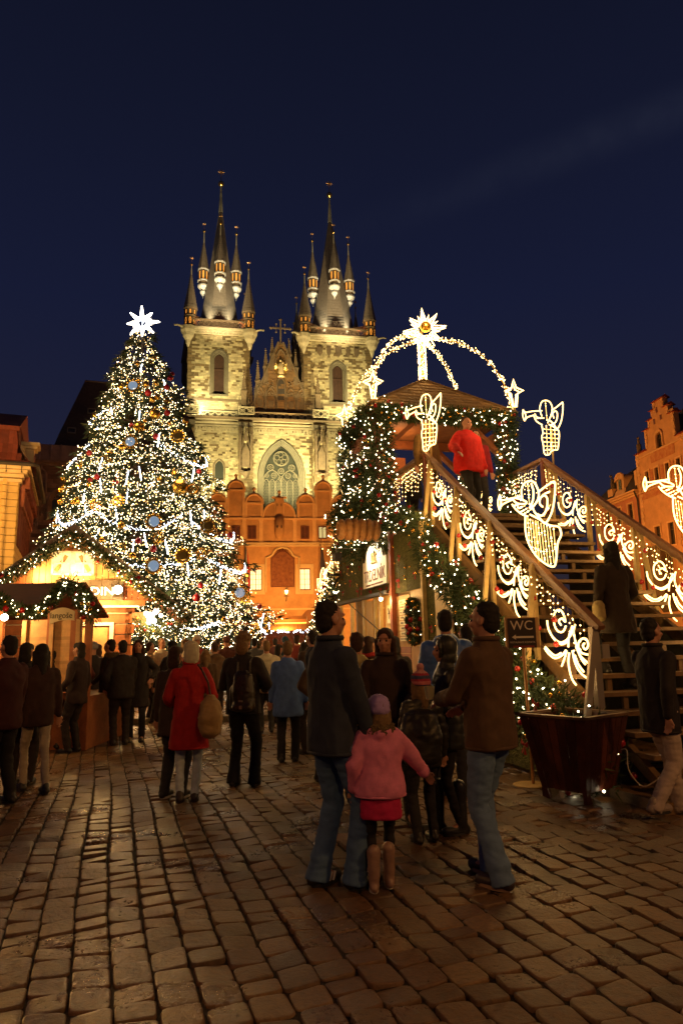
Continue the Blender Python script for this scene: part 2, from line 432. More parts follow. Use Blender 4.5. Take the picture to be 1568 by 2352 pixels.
# ================================================================== twin-towered gothic church
YAW = math.radians(11); _o = A(642, 1200, 105)
church = thing('church', 'floodlit gothic stone church with two spired towers and a pointed gable', 'church', (_o[0], 105, 0), YAW)
st = mat('t_church_stone', (0.36, 0.31, 0.20), 0.85, vary=0.25, nscale=2.2, bump=0.5, bscale=5, tint=True)
stw = mat('church_core_wall', (0.26, 0.22, 0.145), 0.9, vary=0.35, nscale=1.5, bump=0.5, bscale=4)
std = mat('church_dark_stone', (0.125, 0.088, 0.05), 0.85, vary=0.3, nscale=2.0, bump=0.5, bscale=5)
slate = mat('t_spire_slate', (0.17, 0.14, 0.10), 0.5, vary=0.3, nscale=3, tint=True)
roofd = mat('dark_roof', (0.04, 0.032, 0.026), 0.8, vary=0.3, nscale=4)
gold = mat('gilded_metal', (0.85, 0.55, 0.16), 0.28, 1.0)
bronze = mat('gilded_star', (0.55, 0.33, 0.14), 0.4, 0.8)
palem = mat('spire_tin', (0.40, 0.38, 0.25), 0.4, 0.3)
whitep = mat('corbel_lead', (0.34, 0.33, 0.29), 0.5)
wood = mat('louvre_wood', (0.040, 0.015, 0.007), 0.7, vary=0.35, nscale=2)
litw = mat('lit_turret_window', (0.5, 0.25, 0.05), 0.5, emit=(1.0, 0.34, 0.04), estr=1.0, vary=0.0)
glass = mat('church_glass', (0.03, 0.033, 0.026), 0.7, spec=.15)
trac = mat('tracery_stone', (0.125, 0.112, 0.075), 0.8, vary=0.2, nscale=3)
rs = np.random.RandomState(11)
def arch_pts(cx, w, z0, zs, za, n=7, pointed=True):
    """outline of an arched opening, counter-clockwise from bottom-left"""
    pts = [(cx-w/2, z0), (cx-w/2, zs)]
    for i in range(1, n):
        t = i/n
        if pointed: a = t*math.pi/2*0.72; x = -w/2+w/2*(1-math.cos(a))/(1-math.cos(math.pi/2*.72)); z = zs+(za-zs)*math.sin(a)/math.sin(math.pi/2*.72)
        else: a = t*math.pi/2; x = -w/2*math.cos(a); z = zs+(za-zs)*math.sin(a)
        pts.append((cx+x, z))
    pts.append((cx, za))
    for (x, z) in reversed(pts[2:-1]): pts.append((2*cx-x, z))
    return pts+[(cx+w/2, zs), (cx+w/2, z0)]
def arch_h(x, cx, w, zs, za, pointed=True):
    d = abs(x-cx)/(w/2)
    if d >= 1: return None
    if pointed:
        c = math.cos(math.pi/2*.72); a = math.acos(1-(1-d)*(1-c)) ; return zs+(za-zs)*math.sin(a)/math.sin(math.pi/2*.72)
    return zs+(za-zs)*math.sqrt(1-d*d)
def wall_with_hole(b, x0, x1, z0, z1, y0, y1, holes):
    """holes: (cx,w,z0,zs,za,pointed) side by side"""
    holes = sorted(holes); x = x0
    for (cx, w, h0, zs, za, pt) in holes:
        b.box(x, cx-w/2, y0, y1, z0, z1); 
        if h0 > z0: b.box(cx-w/2, cx+w/2, y0, y1, z0, h0)
        n = 12; k = w/n
        for i in range(n):
            xa = cx-w/2+i*k; hm = arch_h(xa+k/2, cx, w, zs, za, pt)
            ha = arch_h(xa, cx, w, zs, za, pt) or zs; hb = arch_h(xa+k, cx, w, zs, za, pt) or zs
            b.prism([(xa, ha), (xa+k, hb), (xa+k, z1), (xa, z1)], y0, y1)
        x = cx+w/2
    b.box(x, x1, y0, y1, z0, z1)
def inhole(x, z, holes, m=0.0):
    for (cx, w, h0, zs, za, pt) in holes:
        if abs(x-cx) < w/2+m and z > h0-m:
            h = arch_h(x, cx, w+2*m, zs, za+m, pt)
            if h is not None and z < h: return True
    return False
LIGHT = (1.0, 1.0, 1.0)
def masonry(b, parts, x0, x1, z0, z1, y, holes=(), ch=0.42, ln=(0.5, 1.15), quoin=1.3, dark=0.18, parent=None, side=None, lightcol=(1.08, 1.05, .92), darkcol=(.38, .30, .20), maxparts=150):
    """individually laid blocks proud of a wall face at local y; side='x' lays them on an x plane"""
    z = z0; r = 0
    while z < z1-0.05:
        h = min(ch*rs.uniform(.8, 1.2), z1-z); x = x0; r += 1
        while x < x1-0.02:
            q = False; L_ = rs.uniform(*ln)
            if quoin and x < x0+0.05: L_ = quoin*(1.0 if r % 2 else .55); q = True
            elif quoin and x+L_ > x1-quoin*.5: L_ = x1-x; q = True
            L_ = min(L_, x1-x)
            if quoin and not q and x+L_ > x1-quoin*(1.0 if r % 2 else .55): L_ = max(0.15, x1-quoin*(1.0 if r % 2 else .55)-x)
            mx_, mz_ = x+L_/2, z+h/2
            if not (inhole(mx_, mz_, holes, .12) or inhole(x+.1, mz_, holes, .02) or inhole(x+L_-.1, mz_, holes, .02)):
                pr = rs.uniform(0.02, 0.09); v = rs.uniform(.62, 1.2)
                isd = q or rs.rand() < dark
                c = tuple((darkcol if isd else lightcol)[i]*v for i in range(3))
                g = 0.018
                tgt = b
                if q and parts is not None and len(parts) < maxparts and L_ > .3: tgt = MB(); parts.append(tgt)
                tgt.col = c
                if side is None: tgt.box(x+g, x+L_-g, y-pr, y+.02, z+g, z+h-g)
                else: tgt.box(y-pr, y+.02, x+g, x+L_-g, z+g, z+h-g)
            x += L_
        z += h
def pinnacle(b, x, y, z0, z1, w, crock=True):
    zs = z0+(z1-z0)*.45
    b.box(x-w/2, x+w/2, y-w/2, y+w/2, z0, zs)
    b.box(x-w*.62, x+w*.62, y-w*.62, y+w*.62, zs, zs+w*.3)
    b.lathe([(w*.62, zs+w*.3), (w*.09, z1-w*.7)], 4, (x, y), math.pi/4)
    if crock:
        n = 7
        for k in range(n):
            t = k/n; r = w*.55*(1-t); z = zs+w*.4+(z1-zs-w)*t
            for a in range(4):
                an = a*math.pi/2+math.pi/4; b.octa((x+math.cos(an)*(r+.03), y+math.sin(an)*(r+.03), z), w*.17)
    b.octa((x, y, z1-w*.6), w*.3); b.octa((x, y, z1-w*.1), w*.18)
def star_finial(b, x, y, z, r, n=8):
    for k in range(n):
        a = math.pi*2*k/n
        b.tube([(x, y, z), (x+r*math.cos(a), y, z+r*math.sin(a))], [r*.2, r*.05], 4)
TD = 10.6       # tower depth
def tower(x0, x1, yf, win, wall_z0, name_label, dark, base_z=38.6):
    tw = thing('tower', name_label, None); tw.parent = church
    cx = (x0+x1)/2
    holes = [(win[0], win[1], win[2], win[3], win[4], win[5])]
    b = MB(); wall_with_hole(b, x0, x1, wall_z0, 51.0, yf, yf+1.3, holes)
    b.box(x0, x0+1.3, yf+1.3, yf+TD, wall_z0, 51.0); b.box(x1-1.3, x1, yf+1.3, yf+TD, wall_z0, 51.0); b.box(x0, x1, yf+TD, yf+TD+1, wall_z0, 51)
    b.build('tower_wall', stw, tw)
    b = MB(); parts = []
    masonry(b, parts, x0, x1, base_z+1.0, 50.2, yf, holes, dark=dark, ch=.33, ln=(.35, .95), quoin=1.1)
    masonry(b, None, x0, x1, wall_z0, base_z+.6, yf, (), ch=.3, ln=(.35, .8), quoin=.8, dark=.08)
    masonry(b, None, yf, yf+TD, wall_z0, 50.2, x0, (), side='x', dark=dark)
    b.build('wall_stones', st, tw, kind='stuff')
    for p in parts: p.build('stone', st, tw)
    # string course above the base + window frame of three recessed mouldings
    b = MB(); b.box(x0-.12, x1+.12, yf-.14, yf+.05, base_z+.62, base_z+.92); b.build('string_course', std, tw)
    b = MB()
    for k in range(3):
        w_ = win[1]-.12-k*.34; pts = arch_pts(win[0], w_, win[2], win[3], win[4]-.05-k*.17, pointed=win[5])
        b.tube([(x, yf-.05+k*.28, z) for x, z in pts], .10, 6)
    b.tube([(x, yf-.03, z) for x, z in arch_pts(win[0], win[1]+.22, win[2], win[3], win[4]+.14, pointed=win[5])], .1, 5)
    b.box(win[0]-win[1]/2-.2, win[0]+win[1]/2+.2, yf-.2, yf+.6, win[2]-.3, win[2]-.02)
    b.build('window_frame', mat('tower_moulding', (.12, .10, .065), .85, vary=.2, nscale=3), tw)
    b = MB(); wi = win[1]-.75
    n = 7
    for k in range(n):
        xa = win[0]-wi/2+wi*k/n; h = arch_h(xa+wi/n/2, win[0], wi+.05, win[3], win[4]-.5, win[5]) or win[3]
        b.box(xa+.015, xa+wi/n-.015, yf+.78+.02*(k % 2), yf+.9, win[2], h)
    b.box(win[0]-wi/2, win[0]+wi/2, yf+.7, yf+.79, (win[2]+win[4])/2+.6, (win[2]+win[4])/2+.8)
    b.build('louvre_shutter', wood, tw)
    b = MB(); b.box(win[0]-wi/2-.4, win[0]+wi/2+.4, yf+.95, yf+1.1, win[2]-.2, win[4]); b.build('window_back', roofd, tw)
    # cornice and corbelled corners
    b = MB()
    b.box(x0-.25, x1+.25, yf-.3, yf+TD+.3, 50.2, 50.45); b.box(x0-.45, x1+.45, yf-.5, yf+TD+.5, 50.5, 50.8); b.box(x0-.7, x1+.7, yf-.75, yf+TD+.75, 50.85, 51.15)
    n = int((x1-x0)/.45)
    for k in range(n): b.box(x0+.1+k*.45, x0+.32+k*.45, yf-.42, yf-.29, 50.25, 50.5)
    for X in (x0, x1):
        for Y in (yf, yf+TD):
            b.lathe([(.1, 47.9), (.35, 48.5), (.45, 49.0), (.85, 49.6), (1.0, 50.1), (1.25, 50.5), (1.35, 51.1)], 8, (X, Y), math.pi/8)
    # water spouts
    for X, d in ((x0, -1), (x1, 1)): b.tube([(X+d*.9, yf-.8, 50.9), (X+d*1.6, yf-1.2, 50.95), (X+d*2.1, yf-1.5, 50.75)], [.2, .13, .16], 5)
    b.build('cornice', st, tw)
    # parapet with pierced tracery
    b = MB(); PY = yf-.55
    for (xa, xb, yy) in ((x0, x1, PY), (x0, x1, yf+TD+.5)):
        b.box(xa, xb, yy-.1, yy+.1, 51.15, 51.35); b.box(xa, xb, yy-.14, yy+.14, 52.25, 52.5)
        n = int((xb-xa)/.75)
        for k in range(n):
            c = xa+(k+.5)*(xb-xa)/n; R_ = .34
            b.tube([(c+R_*math.cos(t), yy, 51.8+.42*math.sin(t)) for t in np.linspace(0, 6.283, 9)[:-1]], .07, 4, closed=True)
            b.beam((c-.3, yy, 51.4), (c+.3, yy, 52.2), .06, .06); b.beam((c+.3, yy, 51.4), (c-.3, yy, 52.2), .06, .06)
    for X in (x0-.5, x1+.5):
        b.box(X-.08, X+.08, yf, yf+TD, 51.15, 52.45)
    b.build('parapet', std, tw)
    b = MB(); b.box(x0, x1, yf, yf+TD, 51.1, 51.3); b.build('walkway', std, tw)
    # main spire
    cyy = yf+TD/2; sp = MB(); R0 = (x1-x0)*.375
    prof = []
    nseg = 44
    for k in range(nseg+1):
        t = k/nseg; z = 51.3+t*(75.4-51.3); r = R0*(1-t)**1.04*(1+.10*(1-t)**6)+.28*t+.0
        prof.append((r+.045, z)); 
        if k < nseg: prof.append((r-.02, z+.44))
    sp.col = (1, 1, 1); sp.lathe(prof, 8, (cx, cyy), math.pi/8); spo = sp.build('spire', slate, tw)
    b = MB(); b.lathe([(.38, 75.3), (.10, 80.5)], 8, (cx, cyy)); b.build('spire_tip', palem, tw)
    b = MB(); b.ball((cx, cyy, 80.8), .52, 14, 9); b.build('gilded_ball', gold, tw, smooth=True)
    b = MB(); b.tube([(cx, cyy, 81.2), (cx, cyy, 83.2)], .06, 4); star_finial(b, cx, cyy, 83.1, .6); b.build('star_finial', bronze, tw)
    # four small turrets hung at mid height of the spire
    def turret(name, X, Y, zb, R, zbody, zroof, ztip, zstar, hang):
        b = MB()
        if hang:
            b.lathe([(.05, zb-1.9), (.12, zb-1.5), (R*.62, zb-.85), (R*.62, zb-.6), (R*.35, zb-.55), (R*1.12, zb+.15), (R*1.12, zb+.4), (R*.9, zb+.42)], 8, (X, Y), math.pi/8)
            b.build('turret_corbel', whitep, tw); b = MB()
            b.lathe([(R*1.15, zb+1.05), (R*1.2, zb+1.25), (R*.9, zb+1.3)], 8, (X, Y), math.pi/8)
            b.build('turret_ledge', whitep, tw); b = MB()
            b.lathe([(R*1.05, zroof-.15), (R*1.18, zroof+.05), (R*.9, zroof+.1)], 8, (X, Y), math.pi/8)
            tb = b.build('turret_ledge', whitep, tw)
        else: tb = None
        b = MB(); b.lathe([(R*.95, zb), (R*.95, zroof)], 8, (X, Y), math.pi/8)
        if not hang:
            b.lathe([(R*1.08, zb), (R*1.08, zb+.2), (R*1.0, zb+.25)], 8, (X, Y), math.pi/8)
            b.lathe([(R*1.0, (zb+zroof)/2+.1), (R*1.1, (zb+zroof)/2+.25), (R*.9, (zb+zroof)/2+.35)], 8, (X, Y), math.pi/8)
            b.lathe([(R*1.05, zroof-.2), (R*1.15, zroof)], 8, (X, Y), math.pi/8)
        b.build('turret', std, tw)
        ap = R*.95*math.cos(math.pi/8)
        for k in range(8):
            a = k*math.pi/4; n_ = Vector((math.cos(a), math.sin(a), 0)); t_ = Vector((-n_.y, n_.x, 0))
            if n_.y > .3 or (Y > yf+TD*.6): continue
            def q(u, d, z): return Vector((X, Y, z))+n_*(ap+d)+t_*u
            rows = [(zb+1.4, zroof-.35)] if hang else [(zb+.35, (zb+zroof)/2-.1), ((zb+zroof)/2+.5, zroof-.35)]
            for j, (za_, zb_) in enumerate(rows):
                hw = R*(.14 if hang else (.19 if j == 0 else .10))
                w_ = MB(); w_.add([q(-hw, .03, za_), q(hw, .03, za_), q(hw, .03, zb_-hw*.6), q(0, .03, zb_), q(-hw, .03, zb_-hw*.6)], [(0, 1, 2, 3, 4)]); w_.build('turret_window', litw, tw)
                cr_ = MB(); cr_.tube([q(-hw-.03, .05, za_), q(-hw-.03, .05, zb_), q(hw+.03, .05, zb_), q(hw+.03, .05, za_)], .035, 4, closed=True)
                if not hang and j == 0: cr_.tube([q(-hw-.03, .06, za_), q(hw+.03, .06, zb_)], .035, 4); cr_.tube([q(hw+.03, .06, za_), q(-hw-.03, .06, zb_)], .035, 4)
                cr_.build('turret_window_frame', std, tw)
        b = MB(); nn = 12; pr = []
        for k in range(nn+1):
            t = k/nn; z = zroof+t*(ztip-zroof); r = R*1.1*(1-t)**1.1+.12*t; pr.append((r+.03, z)); 
            if k < nn: pr.append((r-.0, z+(ztip-zroof)/nn*.95))
        b.lathe(pr, 8, (X, Y), math.pi/8); b.build('turret_roof', slate, tw)
        b = MB(); b.lathe([(.15, ztip), (.06, ztip+(zstar-ztip)*.6)], 6, (X, Y)); b.build('turret_tip', palem, tw)
        zb2 = ztip+(zstar-ztip)*.62
        b = MB(); b.ball((X, Y, zb2), .27 if hang else .2, 10, 7); b.build('turret_ball', gold, tw, smooth=True)
        b = MB(); b.tube([(X, Y, zb2), (X, Y, zstar)], .03, 4); star_finial(b, X, Y, zstar, .32); b.build('turret_star', bronze, tw)
    k = (x1-x0)/9.7
    for dx, dy in ((-2.75*k, 0), (2.75*k, 0), (0, -2.75*k), (0, 2.75*k)):
        turret('t', cx+dx, cyy+dy, 60.9, .86, 60, 64.1, 69.2, 72.8, True)
    for X in (x0+.25, x1-.25):
        for Y in (yf+.1, yf+TD-.1):
            turret('t', X, Y, 51.2, 1.0, 53, 54.3, 60.2, 63.2, False)
            dX = 1 if X < cx else -1; dY = 1 if Y < cyy else -1
            b = MB(); b.beam((X, Y, 53.4), (cx-dX*2.2*k, cyy-dY*2.2*k, 53.9), .35, .35); b.build('buttress_beam', std, tw)
    return tw, cx, cyy
twL, cxL, cyL = tower(-14.25, -4.65, 0, (-9.4, 2.5, 40.3, 46.3, 47.7, True), 35.9, 'left tower of the church', .27)
twR, cxR, cyR = tower(4.0, 15.3, 0, (9.55, 2.6, 39.9, 45.4, 46.9, True), 35.9, 'broader right tower of the church', .27)
# shields under the right tower's cornice
for xx, w_ in ((6.6, .9), (8.1, .7), (9.7, 1.05), (11.3, .7), (12.7, .85)):
    b = MB(); b.prism([(xx-w_/2, 49.4), (xx-w_/2, 48.2), (xx, 47.6), (xx+w_/2, 48.2), (xx+w_/2, 49.4)], -.16, -.05)
    b.prism([(xx-w_/2+.12, 49.25), (xx-w_/2+.12, 48.3), (xx, 47.8), (xx+w_/2-.12, 48.3), (xx+w_/2-.12, 49.25)], -.2, -.155)
    b.box(xx-.05, xx+.05, -.24, -.195, 48, 49.2); b.build('coat_of_arms', std, twR)
# ---- main front below the balustrade
fr = thing('west_front', None, None); fr.parent = church
bw = (0.3, 6.9, 14.0, 27.2, 33.0, True)
sw1 = (-9.2, 1.3, 26.6, 28.6, 29.6, True); sw2 = (9.55, 1.0, 28.2, 30.2, 31.1, True)
FY = -0.5
b = MB(); wall_with_hole(b, -14.4, 15.4, 8.0, 36.3, FY, FY+1.4, [bw, sw1, sw2]); b.build('front_wall', stw, fr)
b = MB()
masonry(b, None, -5.0, 5.6, 20, 35.2, FY, [(0.3, 7.2, 14, 27.2, 33.2, True)], quoin=1.0, dark=.12, ch=.33, lightcol=(1.12, 1.1, .98))
masonry(b, None, -14.4, -5.4, 22, 35.2, FY, [sw1], ch=.28, ln=(.3, .75), quoin=.9, dark=.12)
masonry(b, None, 6.2, 15.4, 22, 35.2, FY, [sw2], ch=.28, ln=(.3, .75), quoin=.9, dark=.12)
b.build('wall_stones', st, fr, kind='stuff')
# corner and middle buttresses
parts = []; b = MB()
for (xa, xb, yy, za) in ((-14.9, -12.9, -2.2, 8), (-6.4, -4.2, -1.9, 8), (5.2, 7.3, -1.9, 8), (14.2, 16.2, -1.9, 8)):
    c_ = MB(); c_.box(xa, xb, yy, FY, za, 34.6); c_.prismx([(yy, 34.6), (FY, 34.6), (FY, 36.2), (yy+.2, 35.4)], xa, xb); c_.build('buttress', stw, fr)
    masonry(b, None, xa, xb, 20, 34.6, yy, (), quoin=.8, dark=.35)
    masonry(b, None, yy, FY, 20, 34.6, xa, (), quoin=0, dark=.5, side='x')
b.build('buttress_stones', st, fr, kind='stuff')
b = MB()
for z, o_, h in ((34.9, .12, .25), (35.4, .28, .2), (35.9, .5, .25)): b.box(-14.9, 15.9, FY-o_, FY+.1, z, z+h)
for k in range(60): xk = -14.3+k*.5; b.box(xk, xk+.27, FY-.2, FY+.02, 34.2, 34.75)
b.box(-14.6, 15.6, FY-.08, FY+.02, 33.9, 34.1)
for z in (29.6,): b.box(-14.5, -6.4, FY-.12, FY+.02, z, z+.18); b.box(7.3, 15.4, FY-.12, FY+.02, z+.0, z+.18)
b.build('cornice_band', st, fr)
# balustrade: pierced quatrefoil lattice in stepped bays
for (xa, xb, yy, z0) in ((-14.6, -12.4, -2.4, 36.3), (-12.2, -6.6, -1.0, 36.0), (-6.4, -4.1, -2.1, 36.5), (-4.1, 5.1, -1.0, 36.1), (5.1, 7.5, -2.1, 36.5), (7.5, 13.9, -1.0, 36.1), (14, 16, -2, 36.5)):
    b = MB(); b.box(xa, xb, yy-.1, yy+.1, z0, z0+.18); b.box(xa, xb, yy-.14, yy+.14, z0+1.05, z0+1.25)
    n = max(2, int(round((xb-xa)/1.1))); d = (xb-xa)/n
    for k in range(n):
        c = xa+(k+.5)*d
        b.beam((c-d/2, yy, z0+.18), (c+d/2, yy, z0+1.05), .15, .12); b.beam((c+d/2, yy, z0+.18), (c-d/2, yy, z0+1.05), .15, .12)
        for s_ in (-1, 1): b.octa((c+s_*d*.27, yy, z0+.62), .09); b.octa((c, yy, z0+.62+s_*.24), .09)
    g_ = MB(); g_.box(xa+.1, xb-.1, yy+.3, yy+.34, z0-.1, z0+1.12); g_.build('lattice_shade_strip', roofd, fr)  # dark strip added behind the lattice, shade put into its colour
    b.box(xa-.06, xa+.08, yy-.13, yy+.13, z0, z0+1.3); b.box(xb-.08, xb+.06, yy-.13, yy+.13, z0, z0+1.3)
    b.build('balustrade', st, fr)
b = MB(); b.box(-14.9, 16, -2.2, 1.0, 35.95, 36.05); b.build('balcony_floor', std, fr)
# great west window
win = thing('west_window', None, None); win.parent = church
b = MB()
for k in range(4):
    pts = arch_pts(.3, 7.0-k*.42, 14, 27.2, 33.1-k*.22, 12); b.tube([(x, FY-.12+k*.22, z) for x, z in pts], .16, 6)
b.build('window_moulding', trac, win)
GY = FY+.85
b = MB(); pts = arch_pts(.3, 5.7, 14, 27.2, 32.3, 12); b.prism(pts, GY+.25, GY+.3); b.build('window_glass', glass, win)
b = MB(); W2 = 2.75
for k in range(1, 6):
    x = .3-W2+k*2*W2/6; b.box(x-.09, x+.09, GY-.12, GY+.12, 14, 26.6)
for k in range(6):
    c = .3-W2+(k+.5)*2*W2/6
    b.tube([(x, GY, z) for x, z in arch_pts(c, .86, 26.0, 26.3, 27.0, 5)], .07, 5)
for k in (0, 1):
    c = .3-W2/2*(1 if k == 0 else -1); b.tube([(x, GY, z) for x, z in arch_pts(c, W2-.1, 26.2, 26.8, 28.5, 7)], .1, 5)
def ring(b, cx, cz, r, th, y, n=14, lob=0):
    b.tube([(cx+r*math.cos(t), y, cz+r*math.sin(t)) for t in np.linspace(0, 2*math.pi, n+1)[:-1]], th, 5, closed=True)
    for j in range(lob):
        a = 2*math.pi*j/lob+.4; rr = r*.36
        b.tube([(cx+r*.55*math.cos(a)+rr*math.cos(t), y, cz+r*.55*math.sin(a)+rr*math.sin(t)) for t in np.linspace(0, 2*math.pi, 8)[:-1]], th*.7, 4, closed=True)
ring(b, .3, 30.35, 1.15, .11, GY, 16, 5)
ring(b, -1.35, 28.9, .5, .08, GY, 10, 3); ring(b, 1.95, 28.9, .5, .08, GY, 10, 3)
ring(b, .3, 28.35, .45, .08, GY, 10, 3); ring(b, -.8, 27.6, .42, .07, GY, 10, 3); ring(b, 1.4, 27.6, .42, .07, GY, 10, 3)
ring(b, -1.9, 27.6, .33, .06, GY, 8, 3); ring(b, 2.5, 27.6, .33, .06, GY, 8, 3); ring(b, .3, 27.1, .4, .07, GY, 8, 3)
b.build('tracery', trac, win)
b = MB(); z = 17.0
while z < 26.6:
    n = 22
    for k in range(n):
        x = .3-W2+2*W2*(k+.5+(0.5 if int(round(z/.25)) % 2 else 0))/n
        b.add([(x-.035, GY+.14, z), (x+.035, GY+.14, z), (x+.035, GY+.14, z+.13), (x-.035, GY+.14, z+.13)], [(0, 1, 2, 3)])
        b.add([(x-.125, GY+.13, z+.13), (x+.125, GY+.13, z+.13), (x+.125, GY+.13, z+.18), (x-.125, GY+.13, z+.18)], [(0, 1, 2, 3)])
    z += .25
b.build('leaded_lattice', trac, win, kind='stuff')
for (cx, w_, z0, zs, za, pt) in (sw1, sw2):
    b = MB(); b.tube([(x, FY-.06, z) for x, z in arch_pts(cx, w_+.35, z0-.15, zs, za+.15)]+[(cx-w_/2-.17, FY-.06, z0-.15)], .13, 5); b.build('side_window_frame', std, fr)
    b = MB(); b.prism(arch_pts(cx, w_, z0, zs, za), FY+.5, FY+.55); b.build('side_window_glass', glass, fr)
# tabernacle niches on the middle buttresses
for cx in (-5.3, 6.3):
    nc = MB(); yy = -2.15
    nc.box(cx-.95, cx-.7, yy-.25, yy, 27.6, 33.0); nc.box(cx+.7, cx+.95, yy-.25, yy, 27.6, 33.0)
    nc.tube([(cx-.7, yy-.15, 31), (cx, yy-.2, 33.4), (cx+.7, yy-.15, 31)], .12, 5); nc.prism([(cx-.6, 28.2), (cx-.6, 30.6), (cx, 31.8), (cx+.6, 30.6), (cx+.6, 28.2)], yy-.14, yy-.02)
    nc.box(cx-1.05, cx+1.05, yy-.4, yy, 27.3, 27.6); nc.lathe([(.1, 26.4), (.8, 27.3)], 6, (cx, yy-.1))
    for s_, zt in ((-.85, 34.4), (.85, 34.4), (0, 34.9)): pinnacle(nc, cx+s_, yy-.2, 32.3, zt, .34)
    nc.build('niche', std, fr)
for cx in (-5.6, 6.0):   # slim pinnacles rising before the towers
    b = MB(); pinnacle(b, cx, -1.2, 37.3, 44.0, .8); pinnacle(b, cx-.7, -1.2, 37.3, 39.6, .35); pinnacle(b, cx+.7, -1.2, 37.3, 39.6, .35); b.build('pinnacle', std, church)
# ---- gable between the towers
gb = thing('gable', None, None); gb.parent = church; gy = .2; GX = .3
b = MB(); b.prism([(-4.65, 36.3), (5.3, 36.3), (5.3, 37.8), (GX+.45, 49.6), (GX-.45, 49.6), (-4.65, 37.8)], gy, gy+.9); b.build('gable_wall', std, gb)
b = MB(); z = 38.0; r = 0
while z < 49.2:
    h = .42; t = (z-37.8)/11.8; xa = -4.55+t*4.4; xb = 5.2-t*4.4; x = xa+(.35 if r % 2 else 0); r += 1
    while x < xb-.2:
        L_ = min(rs.uniform(.6, 1.0), xb-x); v = rs.uniform(.7, 1.1); b.col = (v*.50, v*.33, v*.20)
        b.box(x+.02, x+L_-.02, gy-rs.uniform(.02, .07), gy+.02, z+.02, z+h-.02); x += L_
    z += h
b.build('gable_stones', st, gb, kind='stuff')
b = MB(); b.box(-4.9, 5.5, gy-.35, gy+.1, 37.35, 37.6); b.box(-4.8, 5.4, gy-.2, gy+.1, 37.7, 37.95)
b.tube([(-4.65, gy-.1, 37.8), (GX-.4, gy-.1, 49.7)], .16, 5); b.tube([(5.3, gy-.1, 37.8), (GX+.4, gy-.1, 49.7)], .16, 5)
for xx in (-3.05, -1.3, 1.9, 3.6):
    pts = arch_pts(xx, 1.4, 38.2, 40.4, 41.9, 5); b.tube([(x, gy-.16, z) for x, z in pts], .09, 5)
    b.tube([(x, gy-.16, z) for x, z in arch_pts(xx, 1.0, 40, 40.4, 41.2, 4)], .06, 4); ring(b, xx-.22, 40.7, .2, .05, gy-.14, 7); ring(b, xx+.22, 40.7, .2, .05, gy-.14, 7)
    b.prism([(xx-.42, 39.7), (xx-.42, 38.8), (xx, 38.4), (xx+.42, 38.8), (xx+.42, 39.7)], gy-.16, gy-.04)
    pinnacle(b, xx-.82, gy-.15, 38, 43.2-abs(xx)*.4, .26)
    for k in range(14): b.octa((xx+rs.uniform(-.6, .6), gy-.14, 42.2+rs.uniform(-.3, .9)), rs.uniform(.07, .16))
b.tube([(x, gy-.2, z) for x, z in arch_pts(GX, 1.3, 38.3, 42.3, 43.6, 6, False)], .12, 5)
b.tube([(x, gy-.2, z) for x, z in arch_pts(GX, 1.6, 46, 46.6, 48.4, 5)], .1, 5)
b.build('gable_tracery', std, gb)
b = MB(); b.prism(arch_pts(GX, 1.1, 39.9, 42.2, 43.4, 6, False), gy-.06, gy-.04); b.build('niche_shade_panel', roofd, gb)  # flat dark panel; the niche's shade is in its colour, no hollow
for (xx, zt, zb) in ((-4.5, 43.6, 37), (-3.35, 46.0, 39.8), (-2.1, 48.2, 42.5), (-1.05, 50.1, 45), (1.65, 50.1, 45), (2.7, 48.2, 42.5), (3.9, 45.8, 39.8)):
    b = MB(); pinnacle(b, xx, gy+.3, zb, zt+.5, .72); b.build('pinnacle', std, gb)
# golden figure standing in a mandorla of rays
b = MB()
for k in range(40):
    a = 2*math.pi*k/40; r0_ = .55; r1_ = .95+.12*(k % 2)
    b.tube([(GX+r0_*math.cos(a), gy-.2, 45.2+r0_*1.7*math.sin(a)), (GX+r1_*math.cos(a), gy-.2, 45.2+r1_*1.6*math.sin(a))], .035, 4)
b.build('gilded_rays', gold, gb)
b = MB(); b.lathe([(.42, 43.9), (.5, 44.3), (.36, 45.2), (.42, 45.8), (.2, 46.1), (.1, 46.2)], 10, (GX, gy-.3)); b.ball((GX-.08, gy-.35, 46.4), .22); b.ball((GX-.35, gy-.3, 45.3), .18, sz=2); b.ball((GX+.3, gy-.3, 44.9), .2, sz=2.2); b.ball((GX+.28, gy-.45, 46.0), .17); b.lathe([(.55, 43.6), (.6, 43.9)], 8, (GX, gy-.25))
b.build('gable_statue', mat('gilded_statue', (.75, .62, .35), .45, .35), gb, smooth=True)
b = MB(); b.beam((GX, gy+.2, 49.5), (GX, gy+.2, 53.6), .26, .26); b.beam((GX-1.5, gy+.2, 52.2), (GX+1.5, gy+.2, 52.2), .22, .22)
for x, z in ((GX-1.55, 52.2), (GX+1.55, 52.2), (GX, 53.7)): b.octa((x, gy+.2, z), .32)
for x in (GX-.7, GX+.7): b.octa((x, gy+.2, 52.9), .2); b.octa((x, gy+.2, 51.5), .2); b.tube([(x, gy+.2, 51.5), (x, gy+.2, 52.9)], .06, 4)
b.build('gable_cross', std, gb)
b = MB(); b.prism([(-4.6, 36.3), (5.2, 36.3), (GX, 49)], gy+1, gy+40); b.build('nave_roof', roofd, church)
